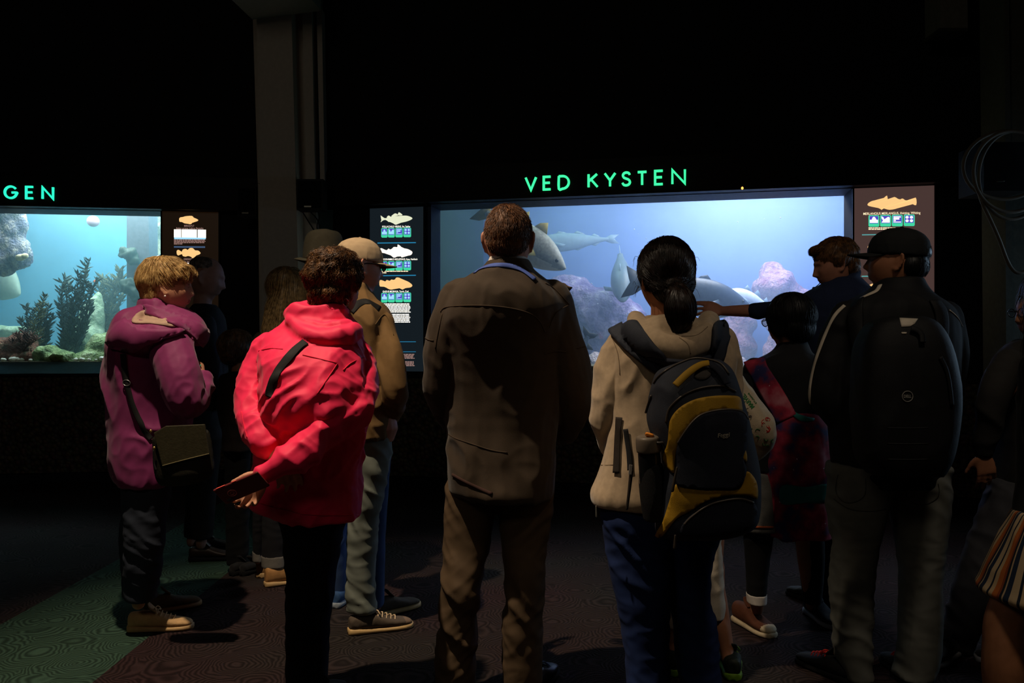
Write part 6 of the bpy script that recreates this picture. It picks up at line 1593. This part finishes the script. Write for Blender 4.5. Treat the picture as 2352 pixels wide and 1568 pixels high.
p.frame((1818, 810), (1815, 1080), [(1742, 845), (1885, 845)], [(1722, 945), (1905, 945)], [(1760, 1020, .2), (1870, 1020, .2)], [(1785, 1090), (1850, 1090)], [(1745, 1270), (1850, 1260, .1)], [(1738, 1400, .05), (1865, 1390, .2)], .92)
p.body(skin_m, .006); glasses(p.root, M, M_glassfr, M_lens)
S = Soup(); S.ell(p.L(0, -.022, .036), (.098, .114, .104), p.R3()); S.ell(p.L(0, -.058, -.02), (.085, .064, .075), p.R3())
for sx in (-1, 1): S.ell(p.L(sx * .074, .0, .0), (.022, .05, .06), p.R3())
hair('hair', S, .007, mat('black hair', (9, 8, 9), .5), p.root, 1200, .06, lambda q: Vector((0, 0, -1)), seed=12, lift=.02)
S = Soup(); p.sl(S, [(784, 1790, 1850, .07), (798, 1782, 1856, .078), (812, 1764, 1864, .095), (826, 1738, 1888, .12), (850, 1722, 1902, .13), (900, 1718, 1908, .13), (980, 1728, 1905, .13), (1080, 1730, 1902, .135)])
p.lb(S, [(1736, 848, 0, 28), (1726, 900, .0, 27), (1730, 945, .04, 25), (1760, 1008, .18, 20)]); p.lb(S, [(1892, 848, 0, 28), (1902, 900, 0, 27), (1898, 945, .04, 25), (1872, 1008, .18, 20)])
tp, st_ = p.wear('top', S, .008, M_blackcloth, folds(8, 8, 5, .010, 51))
sl_ = surf_line('galaxy_strap', st_, [(1732, 828), (1745, 852), (1764, 886), (1785, 922), (1806, 962)], 0, mgx, p.root, .006, flat=.046, thick=.004, smoothit=6, label='broad galaxy print strap over the left shoulder')
S = Soup(); p.sl(S, [(944, 1772, 1872, .10, -.03), (966, 1752, 1898, .13, -.02), (990, 1748, 1904, .145, -.02), (1040, 1744, 1906, .155, -.01), (1120, 1744, 1906, .165), (1190, 1752, 1906, .165), (1224, 1758, 1904, .16)])
gt_, sg = p.wear('galaxy_wrap', S, .008, mgx, mixd(folds(6, 6, 3.5, .022, 52), folds(12, 12, 7, .008, 55)), label='galaxy print wrap hanging to the thighs')
surf_patch('teal_band', sg, [(1797, 1114), (1850, 1118), (1906, 1112), (1906, 1150), (1850, 1154), (1796, 1156)], mtl, gt_, .002, .004)
surf_patch('teal_ruffle', sg, [(1818, 948), (1850, 958), (1868, 962), (1862, 968), (1835, 966)], mtl, gt_, .004, .006)
S = Soup(); p.sl(S, [(1080, 1712, 1800, .11, .02), (1150, 1700, 1800, .125, .02), (1212, 1692, 1800, .13, .02)]); sk, ssk = p.wear('skirt', S, .008, mat('grey knit skirt', (92, 90, 86), .9, .4, 250), folds(8, 8, 4, .010, 53))
surf_line('fringe', ssk, [(1694, 1208), (1715, 1210), (1745, 1210), (1775, 1210)], .005, mat('orange fringe', (170, 82, 44), .9, .6, 200), sk, .003)
S = Soup(); p.sl(S, [(1190, 1706, 1778, .075), (1270, 1712, 1768, .062), (1330, 1716, 1760, .055), (1368, 1717, 1758, .052)]); p.sl(S, [(1190, 1818, 1888, .075, .08), (1290, 1836, 1892, .06, .14), (1385, 1846, 1884, .05, .2)])
p.wear('leggings', S, .008, M_blackpants, folds(6, 6, 14, .005, 54))
S = Soup(); p.sl(S, [(1362, 1715, 1760, .056), (1384, 1717, 1759, .056)]); p.wear('sock_cuff', S, .005, mat('white sock', (205, 195, 185), .9), label='white sock cuff')
mbs = mat('brown canvas shoe', (92, 52, 34), .85, .3, 300); mtoe = mat('cream rubber', (190, 172, 140), .6)
shoe(p.root, (1.04, 3.86, 0), (.10, -.24), .265, mbs, mtoe, None, toecap=mtoe, h=.1); shoe(p.root, (1.42, 3.98, 0), (.04, -.25), .26, mat('dark canvas shoe', (36, 36, 42), .8), mat('grey rubber', (150, 150, 155), .6), None)

# ================================================================ presenter
p = Person(4.1, 1920, 'presenter in navy sweater with headset microphone reaching an arm toward the tank')
M = p.head(1917, 612, 84, -14, 0, .98)
p.frame((1935, 690), (1925, 1010), [(1845, 705, .1), (2000, 705, -.05)], [(1748, 713, .2), (2015, 850, .05)], [(1660, 714, .3), (1990, 930, .2)], [(1895, 1030), (1955, 1030)], [(1893, 1210), (1958, 1210)], [(1893, 1365), (1960, 1365)], 1.0)
add_hand(p.B, p.P(1659, 714, .30), (-1, .12, .28), (-.35, .85, -.25), (-.2, -.1, -1), curls=((.45, .35, .25), (.35, .45, .3), (.3, .3, .25), (.2, .1, .1)), spread=(.30, .10, -.10, .05), thumb=(.75, .9, .15), size=.96)
p.body(skin_p, .005, True); eyes(p.root, head_matrix(p.L(0, -.008, 0), 84, -14, 0, .98), eye_m)
S = Soup(); S.ell(p.L(0, -.022, .052), (.087, .108, .094), p.R3()); S.ell(p.L(0, -.066, -.005), (.074, .055, .062), p.R3()); S.ell(p.L(0, .055, .098), (.058, .045, .028), p.R3())
for sx in (-1, 1): S.ell(p.L(sx * .07, -.02, .03), (.022, .05, .04), p.R3())
def flow4(q): return (q - p.L(0, -.04, .13)).normalized() + Vector((0, 0, -.35)) + p.R3() @ Vector((0, .25, 0))
hair('hair', S, .006, hairmat('light brown wavy hair', (72, 48, 28), (134, 92, 52)), p.root, 2600, .045, flow4, lambda P: .006 * pnoise(P * 26), lift=.1, r=.0012, seed=13, waves=.35)
S = Soup(); S.limb([(p.L(.085, -.004, .022), .004), (p.L(.09, .004, -.002), .006), (p.L(.086, .03, -.03), .004), (p.L(.07, .07, -.062), .0022), (p.L(.048, .105, -.078), .002)], n=8, sub=5); S.ell(p.L(.046, .112, -.082), (.010, .008, .008)); S.ell(p.L(.088, .004, .0), (.008, .016, .02), p.R3())
link_mesh('headset_microphone', S.V, S.F, M_glassfr, p.root)
mnw = mat('navy sweater knit', (28, 38, 66), .9, .35, 350, var=.1)
S = Soup(); p.sl(S, [(640, 1905, 1975, .085), (656, 1882, 1992, .115), (676, 1846, 2010, .145), (705, 1832, 2020, .16), (800, 1838, 2022, .155), (900, 1842, 2018, .15), (1050, 1842, 2015, .15)])
p.lb(S, [(1850, 700, .05, 27), (1800, 706, .13, 21), (1750, 713, .2, 18.5), (1733, 714, .22, 18)]); p.lb(S, [(2000, 715, -.03, 28), (2014, 800, .0, 25), (2014, 850, .04, 23), (1992, 920, .18, 18)])
p.lb(S, [(1965, 625, -.02, 10), (1955, 645, -.06, 12), (1925, 655, -.08, 11), (1895, 656, -.05, 9)])
p.wear('sweater', S, .007, mnw, mixd(folds(8, 8, 5, .010, 61), folds(12, 12, 12, .005, 62)))
S = Soup(); p.sl(S, [(1020, 1872, 1928, .1), (1210, 1872, 1916, .08), (1378, 1874, 1914, .07)]); p.sl(S, [(1020, 1925, 1984, .1), (1210, 1936, 1982, .08), (1378, 1940, 1980, .07)])
p.wear('trousers', S, .009, M_blackpants, folds(5, 5, 14, .007, 63))
for x, dd in ((1895, 0), (1960, 0)): shoe(p.root, ((x - CX) / F * 4.1, 4.1 - .06, 0), (-.1, .2), .27, M_blackcloth, M_blackpants, None)

# ================================================================ man with the black backpack
p = Person(3.17, 2045, 'man in black cap and black jacket with white piping wearing a black backpack')
M = p.head(2058, 606, 62, 6, 0, 1.0)
p.frame((2065, 690), (2040, 1080), [(1950, 730), (2172, 730)], [(1903, 890, .0), (2184, 880, .03)], [(1948, 985, -.01), (2140, 1000, .22)],
        [(1975, 1100), (2105, 1100)], [(1958, 1340), (2113, 1340)], [(1965, 1545), (2095, 1545)], 1.03)
add_hand(p.B, p.P(1950, 990, -.01), (.1, .1, -1), (.9, .4, 0), (-.2, 1, 0), curls=(.5, .55, .6, .6), size=.95); add_hand(p.B, p.P(2140, 1000, .22), (-.4, .9, .1), (-1, -.3, 0), (0, 0, 1))
p.body(skin_m, .0055)
S = Soup(); S.ell(p.L(0, -.055, -.004), (.080, .062, .058), p.R3()); S.ell(p.L(0, -.02, .05), (.081, .1, .06), p.R3()); hair('hair', S, .007, mat('black hair', (9, 8, 9), .5), p.root, 500, .02, lambda q: Vector((0, 0, -1)), seed=14)
c_, scap = cap(p.root, M, mat('black cotton cap', (22, 23, 24), .85, .25, 400))
S = Soup(); q, n = scap.at(2072, 618, .003)
if q is None: q, n = scap.at(2072, 600, .003)
if q is not None: ring_loop(S, q, .010, .010, (1, 0, 0), (0, 0, 1), .0012, 20, 6); link_mesh('round_emblem', S.V, S.F, mat('grey thread', (90, 90, 92), .6), c_)
mbk = mat('black softshell', (13, 13, 15), .75, .15, 600)
S = Soup()
p.sl(S, [(640, 2022, 2112, .085), (660, 2006, 2122, .10), (678, 1976, 2140, .12), (695, 1948, 2164, .148), (715, 1930, 2184, .162), (760, 1918, 2194, .17), (850, 1910, 2192, .17), (950, 1908, 2178, .165), (1040, 1914, 2170, .165), (1085, 1918, 2170, .16), (1112, 1930, 2168, .15)])
p.lb(S, [(1948, 728, 0, 38), (1922, 790, 0, 40), (1904, 850, 0, 40), (1896, 905, .0, 39), (1922, 955, .0, 31), (1946, 985, -.01, 25)]); p.lb(S, [(2172, 728, 0, 38), (2184, 800, 0, 36), (2182, 870, .03, 34), (2172, 930, .1, 32), (2142, 992, .21, 27)])
jk, sj = p.wear('jacket', S, .0075, mbk, folds(7, 7, 4, .012, 71, (.5, 0)))
mwp = mat('white piping', (205, 192, 172), .7)
surf_line('piping', sj, [(1940, 702), (1918, 724), (1898, 764), (1880, 810), (1868, 850), (1861, 890), (1861, 920), (1868, 950)], 0, mwp, jk, .002, flat=.0075, thick=.0025)
surf_line('piping', sj, [(1976, 686), (1998, 676), (2014, 668), (2022, 655)], 0, mwp, jk, .002, flat=.009, thick=.0025)
surf_line('piping', sj, [(2180, 712), (2198, 728), (2210, 750)], 0, mwp, jk, .002, flat=.002, thick=.0015)
mgj = mat('washed grey denim', (112, 112, 104), .85, .12, 900, var=.15, vscale=12)
S = Soup(); p.sl(S, [(1065, 1906, 2050, .14), (1110, 1906, 2045, .135), (1175, 1908, 2030, .125), (1254, 1919, 2010, .11), (1335, 1914, 2001, .10), (1416, 1914, 1998, .095), (1513, 1925, 1995, .085), (1552, 1932, 2001, .085)])
p.sl(S, [(1065, 2030, 2172, .14), (1110, 2036, 2172, .135), (1175, 2050, 2170, .125), (1254, 2066, 2162, .11), (1335, 2074, 2153, .10), (1416, 2071, 2157, .095), (1500, 2068, 2152, .09), (1552, 2056, 2135, .09)])
jn_, sjn = p.wear('jeans', S, .0078, mgj, mixd(folds(4.5, 4.5, 13, .013, 72, (.7, 0)), folds(9, 9, 22, .005, 73)))
ps_ = mat('denim stitching', (70, 68, 60), .8)
for P_ in ([(1925, 1090), (1920, 1130), (1945, 1155), (1985, 1140), (1988, 1100)], [(2080, 1112), (2085, 1145), (2120, 1160), (2155, 1140), (2155, 1110)], [(1915, 1145), (1950, 1168), (2000, 1174), (2035, 1168)], [(2040, 1150), (2038, 1100)]):
    surf_line('pocket_stitching', sjn, P_, .0016, ps_, jn_, .0008)
mrl = mat('red lace', (215, 50, 40), .7)
shoe(p.root, ((1942 - CX) / F * 3.2, 3.12, 0), (-.11, .24), .285, M_blackcloth, M_blackpants, mrl); shoe(p.root, ((2095 - CX) / F * 3.18, 3.10, 0), (-.01, .26), .285, M_blackcloth, M_blackpants, mrl)
bp = root('backpack', W(2080, 1090, 2.88), 'plain black backpack with round DELL emblem on the back of the man in the cap', 'backpack')
mbb = mat('black ballistic nylon', (15, 15, 17), .6, .35, 700)
S = Soup(); S.slices([(726, 2042, 2116, .05), (742, 1998, 2146, .085), (790, 1972, 2172, .11), (860, 1964, 2188, .12), (920, 1962, 2194, .12), (990, 1966, 2188, .12), (1050, 1972, 2176, .11), (1088, 1996, 2160, .08)], 2.85, sup=3, n=36)
mb_, sb = solid('main_body', S, .007, mbb, bp, 2, folds(6, 6, 4, .006, 74))
surf_patch('white_label', sb, [(2066, 731), (2108, 733), (2100, 744), (2090, 750), (2070, 751)], mwp, mb_, .001, .002, closed_smooth=False)
surf_patch('white_label', sb, [(2070, 763), (2082, 763), (2081, 767), (2071, 767)], mwp, mb_, .001, .002, closed_smooth=False)
mgb = mat('grey badge', (150, 146, 138), .5)
surf_line('emblem_ring', sb, [(2084 + 12 * math.cos(a), 910 + 12 * math.sin(a)) for a in np.linspace(0, 2 * math.pi, 19)], .0014, mgb, mb_, .002, sub=2, smoothit=0)
surf_text('emblem_lettering', sb, 'DELL', 2075.5, 913, 6.5, 0, mgb, mb_, width=17, bold=.03, label='grey DELL lettering')
for y in (982, 1018, 1054): surf_line('seam', sb, [(2038, y), (2085, y + 1), (2132, y)], .0015, mat('charcoal seam', (34, 34, 36), .7), mb_, .0005)
surf_line('grab_handle', sb, [(2090, 756), (2106, 762), (2114, 772), (2116, 788)], 0, mbb, mb_, .012, flat=.010, thick=.003)
surf_line('side_strap', sb, [(2158, 820), (2172, 850), (2180, 890), (2184, 930)], 0, mbb, mb_, .006, flat=.007, thick=.003)
surf_line('shoulder_strap', sj, [(1972, 692), (1966, 720), (1968, 760), (1975, 790)], 0, mbb, bp, .006, flat=.028, thick=.005)
surf_line('shoulder_strap', sj, [(2146, 692), (2160, 720), (2162, 760), (2158, 790)], 0, mbb, bp, .006, flat=.028, thick=.005)

# ================================================================ the two people cut by the right edge
p = Person(3.40, 2385, 'person in glasses and dark jacket striding at the right edge of the crowd')
M = p.head(2390, 722, 92, -4, 0, .96, True)
p.frame((2392, 800), (2385, 1120), [(2328, 848, -.11), (2400, 848, .13)], [(2280, 940, -.155), (2400, 950, .2)], [(2260, 1040, -.12), (2380, 1050, .2)], [(2350, 1140, -.06), (2400, 1140, .08)], [(2255, 1310, -.04), (2405, 1330, .08)], [(2186, 1500, .08), (2405, 1520, .1)], 1.0)
add_hand(p.B, p.P(2260, 1042, -.12), (.15, 0, -1), (.2, .9, 0), (-.9, 0, 0), size=.9)
p.body(skin_m, .006); glasses(p.root, M, M_glassfr, M_lens)
S = Soup(); S.ell(p.L(0, -.03, .042), (.094, .108, .102), p.R3()); S.ell(p.L(0, -.07, -.02), (.08, .06, .08), p.R3()); hair('hair', S, .008, hk, p.root, 900, .06, lambda q: Vector((0, 0, -1)), seed=15)
S = Soup(); p.sl(S, [(782, 2345, 2435, .09), (800, 2322, 2455, .14), (830, 2306, 2468, .18), (920, 2304, 2470, .19), (1020, 2305, 2465, .18), (1130, 2298, 2465, .18)])
p.lb(S, [(2318, 836, -.12, 32), (2290, 890, -.16, 34), (2278, 940, -.16, 31), (2266, 1000, -.13, 26), (2261, 1035, -.12, 21)]); p.lb(S, [(2400, 840, .15, 32), (2400, 950, .2, 28), (2382, 1040, .2, 20)])
p.wear('jacket', S, .009, mat('charcoal jacket', (42, 40, 38), .85, .3, 350), folds(7, 7, 5, .014, 81))
mdn = mat('slate denim', (62, 62, 66), .85, .12, 900, var=.12)
S = Soup(); p.lb(S, [(2345, 1125, -.04, 66), (2300, 1220, -.05, 58), (2262, 1300, -.05, 52), (2235, 1370, -.03, 46), (2208, 1440, .03, 40), (2192, 1500, .09, 35)], sub=6, re=False); p.lb(S, [(2395, 1125, .06, 66), (2400, 1320, .08, 52), (2405, 1530, .1, 38)], re=False)
p.wear('jeans', S, .009, mdn, mixd(folds(5, 5, 12, .012, 82, (.8, 0))))
shoe(p.root, ((2196 - CX) / F * 3.45, 3.45, 0), (-.15, -.12), .25, M_blackcloth, mat('grey rubber', (150, 150, 155), .6), None); shoe(p.root, ((2415 - CX) / F * 3.3, 3.32, 0), (-.25, .05), .27, M_blackcloth, mat('grey rubber', (150, 150, 155), .6), None)

p = Person(2.5, 2425, 'bare-legged person in striped skirt nearest the right edge')
p.head(2432, 700, 30, 0, 0, .95, True)
p.frame((2436, 790), (2432, 1180), [(2375, 840), (2500, 840)], [(2387, 990, -.01), (2515, 1000)], [(2400, 1110, .14), (2505, 1110, .14)], [(2412, 1200), (2480, 1200)], [(2328, 1440), (2480, 1450)], [(2306, 1700), (2480, 1700)], .72)
# a fuller bare calf under the hem
p.lb(p.B, [(2326, 1385, 0, 46), (2308, 1430, 0, 44), (2306, 1475, -.01, 45), (2306, 1550, -.02, 46), (2305, 1640, -.01, 34), (2306, 1700, 0, 27)])
p.body(mat('tan leg skin', (168, 112, 78), .5), .0065)
S = Soup(); S.ell(p.L(0, -.022, .038), (.095, .115, .106), p.R3()); p.sl(S, [(690, 2375, 2490, .09, -.05), (800, 2370, 2495, .08, -.08), (860, 2380, 2485, .05, -.1)]); hair('hair', S, .009, hk, p.root, 500, .1, lambda q: Vector((0, 0, -1)), seed=16)
S = Soup(); p.sl(S, [(800, 2400, 2475, .08), (830, 2372, 2502, .13), (900, 2364, 2508, .14), (1050, 2366, 2500, .14), (1215, 2352, 2510, .15)])
p.lb(S, [(2385, 845, 0, 34), (2386, 950, -.01, 32), (2386, 1010, .01, 29), (2398, 1090, .11, 24)]); p.lb(S, [(2500, 845, 0, 32), (2515, 1000, 0, 28), (2507, 1095, .11, 22)])
p.wear('top', S, .009, M_blackcloth, folds(7, 7, 5, .012, 91))
def stripe_mat():
    m, nt, b = _nodes('striped skirt cotton'); N = nt.nodes; Lk = nt.links
    tc = N.new('ShaderNodeTexCoord'); sp = N.new('ShaderNodeSeparateXYZ'); Lk.new(tc.outputs['Object'], sp.inputs[0])
    ad = N.new('ShaderNodeMath'); ad.operation = 'ARCTAN2'; Lk.new(sp.outputs['X'], ad.inputs[0])
    ny = N.new('ShaderNodeMath'); ny.operation = 'MULTIPLY'; ny.inputs[1].default_value = -1; Lk.new(sp.outputs['Y'], ny.inputs[0]); Lk.new(ny.outputs[0], ad.inputs[1])
    fr = N.new('ShaderNodeMath'); fr.operation = 'MULTIPLY_ADD'; fr.inputs[1].default_value = 11 / 6.2832; fr.inputs[2].default_value = .35; Lk.new(ad.outputs[0], fr.inputs[0])
    f2 = N.new('ShaderNodeMath'); f2.operation = 'FRACT'; Lk.new(fr.outputs[0], f2.inputs[0])
    rp = N.new('ShaderNodeValToRGB'); rp.color_ramp.interpolation = 'CONSTANT'; e = rp.color_ramp.elements
    cols = [(0, (24, 28, 40)), (.08, (200, 170, 130)), (.13, (26, 42, 66)), (.30, (206, 178, 138)), (.52, (24, 32, 50)), (.60, (208, 176, 130)), (.74, (196, 104, 40)), (.92, (150, 70, 34))]
    while len(e) < len(cols): e.new(.99)
    for i, (ps, c) in enumerate(cols): e[i].position = ps; e[i].color = (*lin(c), 1)
    Lk.new(f2.outputs[0], rp.inputs['Fac']); Lk.new(rp.outputs['Color'], b.inputs['Base Color']); b.inputs['Roughness'].default_value = .85; return m
S = Soup(); p.sl(S, [(1180, 2352, 2506, .14), (1230, 2328, 2512, .16), (1290, 2302, 2520, .18), (1345, 2278, 2528, .195), (1364, 2268, 2530, .2), (1378, 2290, 2530, .19)])
p.wear('skirt', S, .008, stripe_mat(), folds(7, 7, 2.5, .007, 92))
for x in (2306, 2480): shoe(p.root, ((x - CX) / F * 2.5, 2.44, 0), (.05, .25), .25, M_blackcloth, M_blackpants, None)
# ------------------------------------------------------------------ lights and camera
LC = WL.a(190); LRr = WR.a(1750); LRc = WR.a(1450)
tank_lamp(WL, LC, 1.3, 3.35, 2.2, 1.2, 150, (.72, .95, 1.0))
tank_lamp(WL, LC, .6, 3.0, 2.2, .3, 34, (.85, .97, 1.0), tb=1.4)  # extra lamp added near the glass, lights the tank from the front
tank_lamp(WR, LRr, 1.6, 3.4, 1.4, 1.4, 128, (.82, .86, 1.0))
tank_lamp(WR, WR.a(1250), 1.8, 3.4, 1.0, 1.2, 14, (.60, 1.0, .90))
tank_lamp(WR, WR.a(1560), .6, 3.0, 2.2, .3, 16, (.92, .93, 1.0), tb=1.6)  # added front fill for the large tank, close to its glass
def spot(name, p, t, power, col, angle, blend=.5, radius=.05):
    l = bpy.data.lights.new(name, 'SPOT'); l.energy = power; l.color = col; l.spot_size = math.radians(angle); l.spot_blend = blend; l.shadow_soft_size = radius
    o = bpy.data.objects.new(name, l); COL.objects.link(o); o.location = p
    o.rotation_euler = (Vector(t) - Vector(p)).to_track_quat('-Z', 'Y').to_euler(); return o
spot('key_fill_spot', (-1.35, 2.38, 4.5), (-.84, 3.0, 1.0), 560, (1.0, .80, .58), 52, .75, .035)
spot('key_fill_spot', (1.35, .6, 4.75), (1.55, 3.3, .75), 100, (1.0, .84, .66), 44, .9, .25)  # added warm fill that brightens the group at the right
area_light('column_fill', (-2.6, -1.8, 4.6), (-2.0, 7, 2), 2, 1, 14, (1.0, .86, .68))  # added weak fill from behind the camera for column and left wall
w = bpy.data.worlds.new('dark hall'); sc.world = w; w.use_nodes = True
w.node_tree.nodes['Background'].inputs['Color'].default_value = (.02, .025, .035, 1); w.node_tree.nodes['Background'].inputs['Strength'].default_value = .02
cam = bpy.data.cameras.new('camera'); co = bpy.data.objects.new('camera', cam); COL.objects.link(co)
co.location = (0, 0, HC); co.rotation_euler = (math.radians(90), 0, 0)
cam.sensor_width = 36; cam.lens = F / 2352 * 36; cam.clip_start = .05; cam.clip_end = 60
sc.camera = co
sc.view_settings.view_transform = 'Standard'; sc.view_settings.look = 'None'; sc.view_settings.gamma = 1; sc.view_settings.exposure = 0
sc.view_settings.use_curve_mapping = False
sc.cycles.use_denoising = True
sc.cycles.max_bounces = 8; sc.cycles.diffuse_bounces = 3; sc.cycles.volume_bounces = 1; sc.cycles.transparent_max_bounces = 12
sc.cycles.sample_clamp_indirect = 4
# glow of a further tank in the right wall, out of the picture
area_light('side_tank_glow', (5.3, 4.6, 1.7), (1.5, 3.0, 1.2), 2.2, 1.2, 14, (.50, .74, 1.0), 110)
